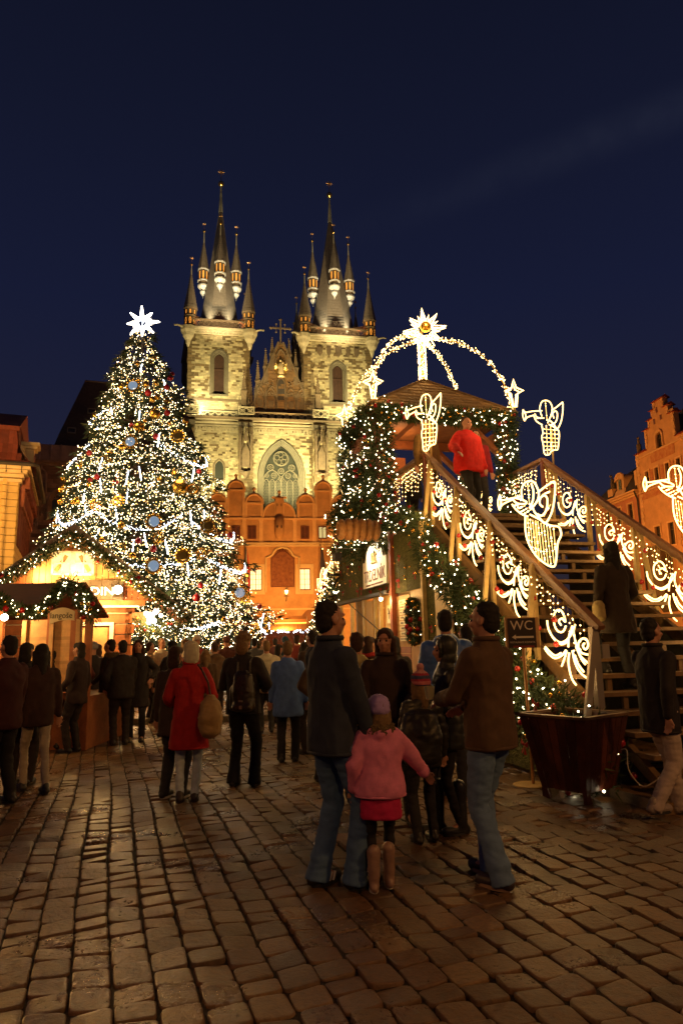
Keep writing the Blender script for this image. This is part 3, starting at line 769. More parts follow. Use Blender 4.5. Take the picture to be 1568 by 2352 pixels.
# small bartizan on the left flank of the right tower
b = MB(); b.lathe([(.15, 43.0), (.5, 43.6), (.8, 44.3), (.8, 47.5), (.95, 47.7), (.12, 55.2)], 8, (3.6, 9.5)); b.build('stair_turret', std, church)
b = MB(); b.lathe([(.12, 55.2), (.05, 57.6)], 6, (3.6, 9.5)); b.ball((3.6, 9.5, 57.7), .2); b.build('stair_turret_tip', gold, church)
b = MB(); b.lathe([(.15, 43.0), (.5, 43.6), (.8, 44.3), (.8, 47.5), (.95, 47.7), (.12, 55.2)], 8, (-14.6, 6)); b.build('stair_turret', std, church)
# floodlights (they stand on the school roof, behind the balustrade and in the galleries)
def cl(kind, x, y, z, p, tgt=None, **k):
    M = Matrix.Translation((_o[0], 105, 0)) @ Matrix.Rotation(YAW, 4, 'Z')
    w_ = M @ Vector((x, y, z)); t_ = M @ Vector(tgt) if tgt else None
    return lamp(kind, 'floodlight', w_, p, k.pop('col', FLOOD), k.pop('size', .25), t_, **k)
cl('SPOT', -1.0, -9, 22.5, 34000, (1.5, -.5, 30.0), angle=95, blend=1)
cl('SPOT', 7.5, -9, 22.5, 20000, (8, -.5, 30), angle=95, blend=1)
cl('SPOT', -9, -9, 22.5, 20000, (-9, -.5, 30), angle=95, blend=1)
cl('POINT', -12.6, -1.7, 37.6, 1100, col=(1, .92, .6)); cl('POINT', 13.5, -2.2, 37.6, 1100, col=(1, .92, .6))
cl('SPOT', -10.5, -9, 33.0, 24000, (-9.5, 0, 43), angle=70, blend=1)
cl('SPOT', 10.5, -9, 33.0, 24000, (9.6, 0, 43), angle=70, blend=1)
cl('SPOT', -12, 4, 33.0, 30000, (3.5, 5, 46), angle=60, blend=1)
cl('SPOT', 0, -14, 26.0, 26000, (GX, 0, 43), angle=45, blend=1, col=(1, .62, .24))
for cx_ in (cxL, cxR):
    for dx, dy in ((-2.4, -4.6), (2.4, -4.6), (-4.3, 2), (4.3, 2)):
        cl('SPOT', cx_+dx, cyL+dy, 51.6, 9000, (cx_+dx*.32, cyL+dy*.3, 60), angle=42, blend=.9, col=(1, .88, .58), size=.1)
    cl('SPOT', cx_, cyL-16, 40.0, 52000, (cx_, cyL, 64), angle=36, blend=1, col=(1, .76, .42))
    cl('POINT', cx_-3.3, -.3, 52.0, 60, col=(1, .3, .1)); cl('POINT', cx_+3.4, -.3, 52.0, 90, col=(1, .25, .08))
# ================================================================== arcaded school house with round gables (in front of the church)
plas = mat('ochre_plaster', (0.46, 0.25, 0.11), 0.9, vary=0.30, nscale=.7, bump=0.25, bscale=6)
trim = mat('pale_trim', (0.55, 0.40, 0.22), 0.85, vary=0.15, nscale=1.2)
trimd = mat('gable_trim', (0.62, 0.38, 0.19), 0.85, vary=0.15, nscale=1.2)
winlit = mat('lit_room', (0.6, 0.55, 0.4), 0.6, emit=(1.0, 0.72, 0.36), estr=1.5, vary=0)
windark = mat('dark_pane', (0.03, 0.028, 0.03), 0.15)
frame_r = mat('red_brown_frame', (0.13, 0.035, 0.014), 0.6)
redtile = mat('t_red_tile', (0.26, 0.06, 0.03), 0.75, vary=0.3, nscale=3, tint=True)
SY = math.radians(8); _s = A(642, 1200, 88)
sch = thing('school_house', 'orange plastered arcade house with round gables and painted niche before the church', 'building', (_s[0], 88, 0), SY)
Z = lambda poly, y0, y1, m, n, **k: (lambda b: (b.prism(poly, y0, y1), b.build(n, m, sch, **k))[1])(MB())
def archpoly(cx, w, z0, zs, za, pt=False, n=7): return arch_pts(cx, w, z0, zs, za, n, pt)
WX = [(-6.0, 1), (-3.0, 1), (3.15, 1), (6.3, 0), (9.4, 0), (-9.2, 0)]
b = MB(); xs = sorted(WX)
# main wall with the arched gateway and real window openings
holes = [(x, 1.45, 8.5, 11.2, 11.21, False) for x, _ in xs]
wall_with_hole(b, -17, 15, 6.9, 14.3, 0, .5, holes)
wall_with_hole(b, -17, 15, 0, 6.9, 0, .5, [(4.6, 4.4, 0, 4.2, 6.5, True), (-4.5, 4.4, 0, 4.2, 6.0, True), (-12, 4.4, 0, 4.2, 6.0, True)])
b.box(-17, 15, .01, .5, 14.3, 17.7)
b.build('front_wall', plas, sch)
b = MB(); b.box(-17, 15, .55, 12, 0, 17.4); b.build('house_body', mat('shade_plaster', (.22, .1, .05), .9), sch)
b = MB(); b.box(-17.2, 15.2, -.28, .02, 14.25, 14.5); b.box(-17.2, 15.2, -.14, .02, 14.02, 14.22); b.build('cornice', trim, sch)
b = MB(); b.box(-17, 15, -.1, .02, 6.0, 6.2); b.build('band_course', trim, sch)
b = MB(); b.box(-17.1, 15.1, -.2, .02, 17.5, 17.72); b.build('upper_cornice', trimd, sch)
for x in (-8.4, -6.6, -4.5, -2.35, 1.95, 4.45, 6.75, 8.9, 11, 13):
    b = MB(); b.box(x-.22, x+.22, -.1, .02, 14.5, 17.5); b.box(x-.28, x+.28, -.14, .02, 17.3, 17.5); b.box(x-.27, x+.27, -.13, .02, 14.5, 14.7); b.build('pilaster', trimd, sch)
for x, lit in WX:
    w = thing('window', None, None); w.parent = sch
    b = MB()
    for (a, c, d, e) in ((-1.15, 1.15, 11.25, 11.75), (-1.15, 1.15, 7.95, 8.45), (-1.15, -.76, 8.45, 11.25), (.76, 1.15, 8.45, 11.25)): b.box(x+a, x+c, -.1, .02, d, e)
    b.build('window_surround', trim, w)
    b = MB(); b.box(x-.72, x+.72, .22, .30, 8.5, 8.6); b.box(x-.72, x+.72, .22, .3, 11.1, 11.2); b.box(x-.04, x+.04, .2, .3, 8.6, 11.1)
    for s_ in (-.72, .66): b.box(x+s_, x+s_+.06, .22, .3, 8.6, 11.1)
    b.build('sash', frame_r, w)
    b = MB()
    for zz in (9.2, 9.85, 10.5): b.box(x-.7, x+.7, .26, .28, zz, zz+.035)
    for xx in (-.36, .36): b.box(x+xx-.015, x+xx+.015, .26, .28, 8.6, 11.1)
    b.build('glazing_bar', frame_r, w)
    b = MB(); b.box(x-.74, x+.74, .34, .37, 8.5, 11.2); b.build('pane', winlit if lit else windark, w)
for x, lit in ((-7.4, 0), (-5.5, 0), (-3.5, 0), (3.25, 0), (5.5, 1), (7.7, 0), (9.9, 0)):
    w = thing('attic_window', None, None); w.parent = sch
    b = MB()
    for (a, c, d, e) in ((-.55, .55, 16.55, 16.67), (-.55, .55, 15.0, 15.14), (-.55, -.44, 15.14, 16.55), (.44, .55, 15.14, 16.55), (-.05, .05, 15.14, 16.55)): b.box(x+a, x+c, -.1, .01, d, e)
    b.build('frame', frame_r, w)
    b = MB(); b.box(x-.45, x+.45, -.03, -.01, 15.1, 16.6); b.build('pane', mat('dim_lit_pane', (.3, .3, .2), .5, emit=(.8, .8, .35), estr=.5) if lit else windark, w)
    b = MB()
    for k in range(9): b.box(x-.43, x-.06, -.06, -.035, 15.2+k*.15, 15.28+k*.15); b.box(x+.06, x+.43, -.06, -.035, 15.2+k*.15, 15.28+k*.15)
    if not lit: b.build('shutter', frame_r, w)
# gable screen
def vase(b, x, z): b.lathe([(.26, z), (.26, z+.15), (.13, z+.3), (.2, z+.42), (.12, z+.5)], 8, (x, .25)); b.ball((x, .25, z+.68), .24, 10, 7)
gs = thing('gable_screen', None, None); gs.parent = sch
def gbay(x0, x1, zs, za):
    cx = (x0+x1)/2; w = x1-x0
    b = MB(); b.prism(archpoly(cx, w, 17.7, zs, za), 0, .5); b.build('gable_bay', plas, gs)
    b = MB(); b.tube([(x, -.06, z) for x, z in archpoly(cx, w-.25, zs, zs+.01, za-.12, False, 9)], .16, 6)
    b.tube([(x, .0, z) for x, z in archpoly(cx, w, zs, zs+.01, za, False, 9)], .12, 6)
    b.box(x0-.1, x1+.1, -.16, .02, zs-.2, zs); b.box(x0, x0+.3, -.1, .01, 17.7, zs-.2); b.box(x1-.3, x1, -.1, .01, 17.7, zs-.2)
    b.build('gable_moulding', trimd, gs)
    b = MB(); vase(b, cx, za-.02); b.build('gable_ball', trimd, gs, smooth=True)
for off in (-5.55, 5.7):
    gbay(off-3.45, off-1.15, 19.7, 20.9); gbay(off-1.13, off+1.13, 21.4, 22.65); gbay(off+1.15, off+3.45, 19.7, 20.9)
b = MB()
n = 8; L_ = []
for k in range(n+1):
    a = math.pi/2*k/n; L_.append((-2.1+1.45*(1-math.cos(a)), 17.7+2.0*math.sin(a)))
Rr = [(-x-.1+0, z) for x, z in L_][::-1]
b.prism(L_+[(-.65, 20.4)]+[(.6, 20.4)]+[(x, z) for x, z in Rr]+[], 0, .5); b.build('gable_bay', plas, gs)
b = MB(); b.tube([(x, -.04, z) for x, z in L_], .14, 6); b.tube([(x, -.04, z) for x, z in Rr], .14, 6)
b.box(-.65, -.4, -.1, .01, 17.7, 20.0); b.box(.35, .6, -.1, .01, 17.7, 20.0); b.box(-.95, .9, -.14, .3, 20.3, 20.5); b.build('gable_moulding', trimd, gs)
b = MB(); b.box(-.5, .45, -.3, -.01, 18, 20.3); b.build('gable_pier', plas, gs)
b = MB(); vase(b, -.02, 20.5); b.build('gable_ball', trimd, gs, smooth=True)
b = MB(); b.lathe([(.05, 14.7), (.45, 15.1), (.62, 15.6), (.62, 18.0)], 12, (-.03, .05)); b.build('round_bay', plas, gs, smooth=True)
b = MB()
for x in (-.3, .22):
    for z in (16.5, 19.4): b.box(x-.05, x+.05, -.66 if z < 17 else -.34, -.5 if z < 17 else -.29, z-.2, z+.15)
b.build('slit_opening', windark, gs)
b = MB(); b.prismx([(.5, 17.5), (4, 18.9), (12, 16.7)], -17, 15); b.build('roof', redtile, sch)
# painted panel in a moulded niche (plain ornamental fresco)
pn = thing('painted_niche', None, None); pn.parent = sch
out_ = [(-1.75, 8.2), (-1.75, 12.6), (-1.35, 12.7)]+[(.35+1.3*math.cos(t), 12.75+1.15*math.sin(t)) for t in np.linspace(math.pi*.96, math.pi*.04, 9)]+[(2.05, 12.7), (2.45, 12.6), (2.45, 8.2)]
b = MB(); b.tube([(x, -.1, z) for x, z in out_], .14, 6); b.build('niche_moulding', trim, pn)
b = MB(); q = [(-1.05, 8.9), (-1.05, 12.5)]+[(.35+1.05*math.cos(t), 12.55+.85*math.sin(t)) for t in np.linspace(math.pi*.9, math.pi*.1, 7)]+[(1.8, 12.5), (1.8, 8.9)]
fres = mat('faded_fresco', (0.13, 0.035, 0.018), 0.85, col2=(0.24, 0.10, 0.045), nscale=2.6)
b.prism(q, -.08, .0); b.build('fresco', fres, pn)
b = MB(); b.tube([(x, -.1, z) for x, z in q], .08, 5, closed=True)
for s_ in (-1, 1): b.tube([(.35+s_*.7*math.cos(t), -.14, 13.35+.18*math.sin(t*2)) for t in np.linspace(0, 1.5, 6)], .07, 5)
b.octa((.35, -.14, 13.6), .22); b.build('fresco_frame', frame_r, pn)
wl = thing('wall_lantern', None, None); wl.parent = sch
b = MB(); b.tube([(.8, -.05, 7.1), (.8, -.5, 7.3), (.8, -.6, 7.9)], .05, 5); b.tube([(.5, -.5, 7.7), (1.1, -.5, 7.7)], .05, 5); b.build('lantern_bracket', roofd, wl)
b = MB(); b.lathe([(.1, 7.95), (.2, 8.35), (.22, 8.4)], 6, (.8, -.6)); b.build('lantern_glass', mat('lantern_glow', (1, .8, .4), .5, emit=(1, .6, .2), estr=14), wl)
b = MB(); b.lathe([(.26, 8.4), (.05, 8.65), (.02, 8.85)], 6, (.8, -.6)); b.build('lantern_cap', roofd, wl)
b = MB(); b.box(-17.6, 15, -.1, 0, 0, .5); b.build('plinth', trimd, sch)
def flag(x, y, nm, cols, rot):
    f_ = thing('flag', nm, 'flag', tuple((Matrix.Translation((_s[0], 88, 0)) @ Matrix.Rotation(SY, 4, 'Z') @ Vector((x, 0, 0)))), SY)
    b = MB(); b.tube([(0, -.1, 10.2), (0, -1.3, 14.6)], .05, 5); b.ball((0, -1.32, 14.7), .12, 8, 6); b.build('flagpole', mat('flagpole_wood', (.2, .12, .07), .6), f_)
    zt = 13.9
    for k, c in enumerate(cols):
        b = MB(); g = []
        for i in range(9):
            t = i/8; z = zt-t*5.2
            for j in range(4):
                u = (j+k*3)/9; g.append((.10+(u-.3)*(.75*(.35+.65*math.sin(min(1, t*1.3)*1.57))) , -1.15+.18*math.sin(u*14+t*3), z-u*.5))
        fs = [(i*4+j, i*4+j+1, (i+1)*4+j+1, (i+1)*4+j) for i in range(8) for j in range(3)]
        b.add(g, fs); b.build('flag_stripe', mat('flag_cloth_%d' % c, [(.03, .035, .08), (.35, .33, .3), (.45, .03, .03), (.05, .04, .07)][c], .9), f_, smooth=True)
flag(-4.35, 0, 'tricolour flag hanging limp left of the painted niche', (0, 1, 2), 0)
flag(5.15, 0, 'dark furled flag hanging right of the painted niche', (3, 3, 3), 0)
# ================================================================== gothic stone house on the left, behind the fir
_b = A(120, 1200, 66); BY = math.radians(19)
bell = thing('gothic_house', 'old stone house with traceried windows and a tall steep dark roof', 'building', (_b[0], 66, 0), BY)
bst = mat('t_sandstone', (0.40, 0.23, 0.12), 0.9, vary=0.35, nscale=1.4, bump=0.6, bscale=3, tint=True)
bsw = mat('sandstone_core', (0.30, 0.17, 0.09), 0.9, vary=0.4, nscale=.9, bump=.6, bscale=2.5)
bh = [(.45, 1.7, 13.9, 15.7, 17.0, True), (6.2, 1.7, 13.9, 15.7, 17.0, True), (.45, 1.7, 6.5, 9.0, 10.3, True)]
b = MB(); wall_with_hole(b, -9, 14, 12.0, 19.7, 0, .9, bh[:2]); wall_with_hole(b, -9, 14, 0, 12.0, 0, .9, bh[2:]); b.build('wall', bsw, bell)
b = MB(); parts = []
masonry(b, None, -3.2, 4.4, 4, 19.2, 0, bh, ch=.42, ln=(.5, 1.1), quoin=0, dark=.35, lightcol=(1.1, 1.0, .9), darkcol=(.75, .68, .62)); b.build('wall_stones', bst, bell, kind='stuff')
b = MB(); b.box(-9, 14, -.12, .02, 13.45, 13.65); b.box(-9, 14, -.25, .02, 19.25, 19.5); b.box(-9.1, 14, -.5, .02, 19.5, 19.75); b.build('string_course', bst, bell)
for k in range(14):
    b = MB(); x = -3.3+k*.95; b.prismx([(-.45, 19.78), (-.30, 21.35), (.1, 21.35), (.1, 19.78)], x+.02, x+.88); b.prismx([(-.52, 19.78), (-.36, 21.4), (-.2, 21.4), (-.3, 19.78)], x+.88, x+.95)
    b.build('attic_panel', mat('copper_panel', (.40, .24, .14), .6, .2, vary=.25, nscale=1.5, rnd=.12), bell)
for (cx, w_, z0, zs, za, pt) in bh:
    w = thing('window', None, None); w.parent = bell
    b = MB()
    for k in range(3): b.tube([(x, -.05+k*.2, z) for x, z in arch_pts(cx, w_-k*.22+.1, z0, zs, za-k*.12, 6)], .11, 5)
    b.build('window_moulding', bst, w)
    b = MB(); yy = .5; b.box(cx-.07, cx+.07, yy-.08, yy+.08, z0, zs+.1)
    for s_ in (-1, 1): b.tube([(x, yy, z) for x, z in arch_pts(cx+s_*w_*.22, w_*.42, zs-.3, zs-.2, zs+.45, 4)], .06, 4)
    ring(b, cx, zs+.68, .33, .07, yy, 10, 4); b.build('tracery', bst, w)
    b = MB(); b.prism(arch_pts(cx, w_, z0, zs, za, 5), yy+.15, yy+.2); b.build('pane', mat('grey_pane', (.06, .065, .07), .3), w)
b = MB()
for (xx, z) in ((-1.75, 14.5), (-1.2, 17.6), (2.9, 14.5)):
    b.tube([(x, -.06, q_) for x, q_ in arch_pts(xx, .9, z-1.2, z+.6, z+1.3, 4)], .12, 5); b.box(xx-.08, xx+.08, -.2, 0, z+1.3, z+2.2)
for k in range(26): b.octa((-2.8+rs.uniform(0, 5), -.03, rs.uniform(6, 18.5)), rs.uniform(.06, .2))
b.build('worn_relief', bst, bell)
b = MB(); b.add([(-.6, 2.2, 21.3), (-.05, 2.9, 23.4), (2.1, 6, 30.6), (12.0, 6, 30.6), (14, 2.9, 23.4), (14.5, 2.2, 21.3), (14.5, 10, 21.3), (-.6, 10, 21.3)],
      [(0, 1, 4, 5), (1, 2, 3, 4), (0, 7, 2, 1), (5, 4, 3, 6), (7, 6, 3, 2)]); b.box(-.6, 14.5, 1.4, 10, 20, 21.3)
b.build('roof', mat('steep_slate', (.075, .055, .045), .85, vary=.3, nscale=3), bell)
for (x, z) in ((1.15, 22.9), (3.0, 25.0)):
    d = thing('roof_window', None, None); d.parent = bell; z += 1.0+(z-22.9)*.25; y = 2.9+(z-23.4)/7.2*3.1
    b = MB()
    for (a, c, e, f_) in ((-.42, .42, -.3, -.22), (-.42, .42, .22, .3), (-.42, -.34, -.22, .22), (.34, .42, -.22, .22)): b.box(x+a, x+c, y-.35, y+.3, z+e, z+f_)
    b.build('frame', mat('zinc', (.2, .17, .13), .5), d); b = MB(); b.box(x-.34, x+.34, y-.2, y-.1, z-.22, z+.22); b.build('pane', windark, d)
b = MB(); b.tube([(2.1, 6, 30.6), (12, 6, 30.6)], .1, 5); b.build('ridge', mat('zinc', (.2, .17, .13), .5), bell)
# ================================================================== yellow palace at the far left
_k = A(75, 1200, 45); KY = math.radians(21)
pal = thing('palace', 'yellow banded palace corner with curved red roof at the left edge', 'building', (_k[0], 45, 0), KY)
py_ = mat('palace_yellow', (0.62, 0.42, 0.14), 0.85, vary=.15, nscale=.8); pw = mat('palace_pilaster', (.66, .50, .25), .85, vary=.12, nscale=1)
pr_ = mat('palace_red_ornament', (.33, .10, .05), .85, vary=.3, nscale=2)
b = MB(); b.box(-16, -1.0, 0, 12, 0, 12.9)
b.build('palace_wall', mat('palace_joint', (.28, .17, .06), .9), pal)
z = .5
gbm = None
while z < 12.3:   # banded rustication
    b = MB(); b.box(-9, -1.95, -.07, .02, z, z+.43); b.box(-1.6, -.93, -.07, .02, z, z+.43); b.box(-1.0, -.93, -.07, 12, z, z+.43) 
    b.prismz([(-1.95, -.16)]+[(-1.78+.17*math.sin(t), -.16-.1*math.cos(t)) for t in np.linspace(-1.5, 1.5, 6)]+[(-1.6, -.16), (-1.6, .02), (-1.95, .02)], z, z+.43)
    b.build('stone_band', py_, pal); z += .47
b = MB()
for k, (z, o_) in enumerate(((12.45, .12), (12.75, .22), (13.0, .42), (13.25, .62))): b.box(-9, -.9+o_, -.1-o_, 12, z, z+.22)
b.build('cornice', pw, pal)
b = MB()
for k in range(16): y = .6+k*.72; b.box(-.85, -.35, y, y+.22, 12.2, 13.0); b.prismx([(y, 11.2), (y+.35, 12.3), (y-.1, 12.3)], -.93, -.6)
b.build('eave_bracket', pr_, pal)
for k in range(5):
    y = 1.6+k*2.3; w = thing('window', None, None); w.parent = pal
    for z0 in (8.4, 3.2):
        b = MB(); b.box(-.93, -.78, y-.75, y-.5, z0, z0+2.6); b.box(-.93, -.78, y+.5, y+.75, z0, z0+2.6); b.box(-.93, -.65, y-.9, y+.9, z0+2.6, z0+2.85); b.prismx([(y-.8, z0+2.85), (y+.8, z0+2.85), (y, z0+3.4)], -.93, -.66)
        b.build('window_surround', pr_, w); b = MB(); b.box(-.93, -.9, y-.5, y+.5, z0, z0+2.6); b.build('pane', windark, w)
    b = MB(); b.tube([(-.8, y+1.1, 6.3), (-.3, y+1.1, 6.4), (-.1, y+1.1, 6.2)], .04, 4); b.box(-.35, .05, y+.95, y+1.25, 5.95, 6.2); b.build('wall_spotlight', roofd, w)
# gutter with hooks and curved mansard roof
b = MB(); b.tube([(-9, -.85, 13.55), (-.1, -.85, 13.55), (.12, -.6, 13.55), (.12, 12, 13.55)], .14, 6); b.build('gutter', roofd, pal)
b = MB()
for k in range(22): b.tube([(-.5, .2+k*.5, 13.2), (-.15, .2+k*.5, 12.9), (.1, .2+k*.5, 13.3)], .02, 3)
for k in range(9): b.tube([(-8+k*.9, -.5, 13.15), (-8+k*.9, -.8, 12.95), (-8+k*.9, -.85, 13.45)], .025, 3)
b.build('gutter_hook', roofd, pal)
def mroof(d): # profile (inset, height)
    return [(0, 13.6), (.5, 13.9), (.95, 14.5), (1.25, 15.2), (1.45, 16.2)][d]
b = MB()
for d in range(4):
    (a0, h0), (a1, h1) = mroof(d), mroof(d+1); x0 = .1-a0; x1 = .1-a1; y0 = -.85+a0; y1 = -.85+a1
    for k in range(30):   # front slope tile courses, strips
        xa = -9+k*.3; b.col = rs.uniform(.7, 1.2)
        if xa+.3 < x1+.2: b.add([(xa, y0, h0), (min(xa+.29, x0), y0, h0), (min(xa+.29, x1), y1, h1), (xa, y1, h1)], [(0, 1, 2, 3)])
    for k in range(40):
        ya = y0+k*.32; b.col = rs.uniform(.7, 1.2)
        b.add([(x0, ya, h0), (x0, ya+.3, h0), (x1, ya+.3+(y1-y0 if k else y1-y0), h1), (x1, ya+(y1-y0), h1)], [(0, 1, 2, 3)])
b.col = (.5, .5, .5); b.box(-9, -1.2, .75, 12, 13.5, 16.15)
b.build('mansard_roof', redtile, pal)
b = MB(); b.col = (.8, .8, .8); b.box(-9, -1.2, .5, 12, 16.2, 16.45); b.prismx([(.4, 16.45), (12, 16.45), (6, 19)], -9, -1.15); b.build('upper_roof', redtile, pal)
b = MB(); b.box(-1.3, -.35, 3.0, 3.9, 13.7, 15.6); b.box(-1.5, -.15, 2.8, 4.1, 15.6, 15.8); b.box(-1.6, -.0, 2.7, 4.2, 15.8, 16.05); b.lathe([(.5, 13.9), (.6, 14.5), (.35, 15.4), (.42, 15.7)], 10, (-1.3, 2.8)); b.build('dormer', pw, pal)
b = MB(); b.box(-.34, -.3, 3.15, 3.75, 13.9, 15.2); b.build('dormer_ornament', pr_, pal)
# ================================================================== gabled houses on the right
SW = math.radians(8)
P0 = A(1468, 1200, 70); 
# local frame: x runs towards the viewer along the facade, y into the house (to the right)
def rmat_(): return Matrix(((math.sin(SW), math.cos(SW), 0, P0[0]), (-math.cos(SW), math.sin(SW), 0, P0[1]), (0, 0, 1, 0), (0, 0, 0, 1)))
st_h = thing('stepped_gable_house', 'tall orange painted house with a stepped gable topped by red tiles', 'building'); st_h.matrix_world = rmat_()
hp = mat('painted_plaster', (0.50, 0.27, 0.12), 0.88, vary=.22, nscale=1.3); hb = mat('pale_quoin', (0.60, 0.36, 0.17), .85, vary=.15, nscale=2, rnd=.1)
hf = mat('reddish_fresco', (0.32, 0.09, 0.035), .9, col2=(.46, .24, .10), nscale=2.4)
steps = [(0.5, 20.1), (2.45, 22.2), (3.2, 22.95), (3.85, 23.85), (4.3, 24.4)]
GCX = 5.3; 
poly = [(.5, 0), (.5, 20.1), (2.45, 20.1), (2.45, 22.1), (3.2, 22.1), (3.2, 22.9), (3.8, 22.9), (3.8, 23.7), (4.3, 23.7), (4.3, 24.4), (6.0, 24.4), (6.0, 23.4), (6.7, 23.4), (6.7, 22.5), (7.4, 22.5), (7.4, 20.1), (14, 20.1), (14, 0)]
b = MB()
WXs = [(2.2, .62), (3.85, .62), (5.6, .62), (7.35, .62), (9.2, .62)]
def slab(x0, x1, z0, z1): b.box(x0, x1, 0, .5, z0, z1)
wall_with_hole(b, .5, 14, 16.0, 19.6, 0, .5, [(x, w_, 16.5, 18.0, 18.01, False) for x, w_ in WXs])
wall_with_hole(b, 2.45, 7.4, 19.6, 22.1, 0, .5, [(4.82, 1.0, 19.8, 20.9, 21.35, False)])
slab(.5, 2.45, 19.6, 20.1); slab(7.4, 14, 19.6, 20.1); slab(3.2, 7.4, 22.1, 22.9); slab(3.8, 6.7, 22.9, 23.4); slab(3.8, 6.0, 23.4, 23.7); slab(4.3, 6.0, 23.7, 24.4)
wall_with_hole(b, .5, 14, 8.4, 16.0, 0, .5, [(x, .9, 10.2, 12.3, 12.31, False) for x in (3.0, 5.2, 9.5)]); slab(.5, 14, 0, 8.4)
b.build('front_wall', hp, st_h)
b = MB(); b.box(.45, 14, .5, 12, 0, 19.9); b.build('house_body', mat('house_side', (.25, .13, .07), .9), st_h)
b = MB(); b.prismx([(.5, 19.9), (6, 25.5), (12, 19.9)], .5, 14); b.prism([(2.4, 20), (7.4, 20), (4.9, 23.2)], .4, 6); b.build('roof', roofd, st_h)
# quoins on the corner and the edge of each gable step
for (xa, za, zb, w_) in ((.5, 3, 20.1, .55), (2.45, 20.1, 22.1, .4), (7.0, 20.1, 22.5, .4), (3.2, 22.1, 22.9, .3), (6.4, 22.5, 23.4, .3), (4.3, 23.7, 24.4, .35), (5.65, 23.7, 24.4, .35)):
    z = za; k = 0
    while z < zb-.05:
        h = min(.36, zb-z); b = MB(); ww = w_ if k % 2 else w_*.7
        b.box(xa-.0, xa+ww, -.06, .01, z+.015, z+h-.015); b.build('quoin', hb, st_h); z += h; k += 1
for (xa, xb, z) in ((2.3, 3.3, 22.1), (3.05, 3.95, 22.9), (3.7, 4.4, 23.72), (4.2, 6.1, 24.4), (5.9, 6.85, 23.4), (6.6, 7.55, 22.5), (.4, 2.6, 20.1), (7.3, 10, 20.1)):
    b = MB(); b.col = (1.2, .9, .9); b.prismx([(-.25, z), (.25, z+.35), (.75, z)], xa, xb); b.build('tile_cap', redtile, st_h)
def hwin(p, x, z0, w_, h, lit=0, sur=True):
    w = thing('window', None, None); w.parent = p
    b = MB()
    if sur:
        for (a, c, d, e) in ((-.16, w_+.16, h, h+.16), (-.16, w_+.16, -.16, 0), (-.16, 0, 0, h), (w_, w_+.16, 0, h)): b.box(x+a, x+c, -.08, .01, z0+d, z0+e)
        b.build('window_surround', hb, w)
    b = MB(); b.box(x+w_/2-.03, x+w_/2+.03, .12, .2, z0, z0+h); b.box(x, x+w_, .12, .2, z0+h*.68, z0+h*.68+.06)
    for a in (0, w_-.05): b.box(x+a, x+a+.05, .12, .2, z0, z0+h)
    for k in range(1, 3): b.box(x, x+w_, .14, .18, z0+h*.68+k*.15, z0+h*.68+k*.15+.02)
    b.build('sash', mat('dark_sash', (.06, .04, .02), .6), w)
    b = MB(); b.box(x, x+w_, .22, .25, z0, z0+h); b.build('pane', winlit if lit else windark, w)
for i, (x, w_) in enumerate(WXs): hwin(st_h, x-w_/2, 16.5, w_, 1.5, 0)
for x in (3.0, 5.2, 9.5): hwin(st_h, x-.45, 10.2, .9, 2.1)
hwin(st_h, 4.35, 19.8, .94, 1.35, 0, False)
b = MB(); b.tube([(x, -.05, z) for x, z in arch_pts(4.82, 1.15, 19.8, 20.9, 21.45, 6, False)], .13, 5); b.build('window_arch', hb, st_h)
for x in (2.7, 4.45, 6.15, 7.95):
    b = MB(); b.box(x, x+.5, -.05, .01, 16.5, 18.0); b.build('fresco_panel', hf, st_h)
b = MB(); b.box(.55, 14, -.05, .01, 15.3, 16.0); b.build('fresco_frieze', hf, st_h)
b = MB(); b.box(.5, 14, -.16, .01, 16.02, 16.16); b.box(.5, 14, -.12, .01, 19.55, 19.7); b.build('string_course', hb, st_h)
b = MB(); b.box(2.9, 7.0, -.05, .01, 19.7, 20.0) if False else None
b = MB(); b.prism([(3.1, 18.6), (6.9, 18.6), (7.0, 19.5), (5.6, 19.7), (4.1, 19.7), (3.0, 19.3)], -.05, .01); b.build('fresco_band', hf, st_h)
for (x, z) in ((4.3, 22.5), (5.4, 22.6), (4.85, 23.5)):
    b = MB(); b.box(x-.13, x+.13, -.04, .01, z-.25, z+.25); b.build('gable_niche', frame_r, st_h)
b = MB()  # big ornamental wall painting (plain scrollwork)
for k in range(7):
    cx, cz = 7.4+rs.uniform(-.8, .8), 9.5+k*.7
    b.tube([(cx+(.25+.06*t)*math.cos(t), -.02, cz+(.2+.05*t)*math.sin(t)) for t in np.linspace(0, 6, 10)], .05, 4)
b.lathe([(.7, 8.8), (.5, 10.5), (.3, 11.6), (.25, 12)], 8, (7.4, 0), sy=.05); b.ball((7.4, 0, 12.4), .35, sy=.1); b.build('wall_painting', hf, st_h)
b = MB(); b.box(2.4, 4.9, -1.2, 0, 9.0, 9.6); b.box(2.3, 5.0, -1.3, 0, 9.6, 9.75)
for k in range(9): b.lathe([(.06, 9.75), (.1, 10.0), (.04, 10.3)], 5, (2.4+k*.31, -1.2))
b.prismx([(-1.1, 5.5), (0, 4), (0, 9), (-1.2, 9)], 2.5, 4.8); b.build('oriel_balcony', std, st_h)
b = MB(); b.lathe([(.22, 20.1), (.25, 21.2), (.12, 21.3), (.14, 21.6), (.02, 22.1)], 6, (.75, .3)); b.octa((.75, .3, 21.9), .2); b.build('finial', std, st_h)
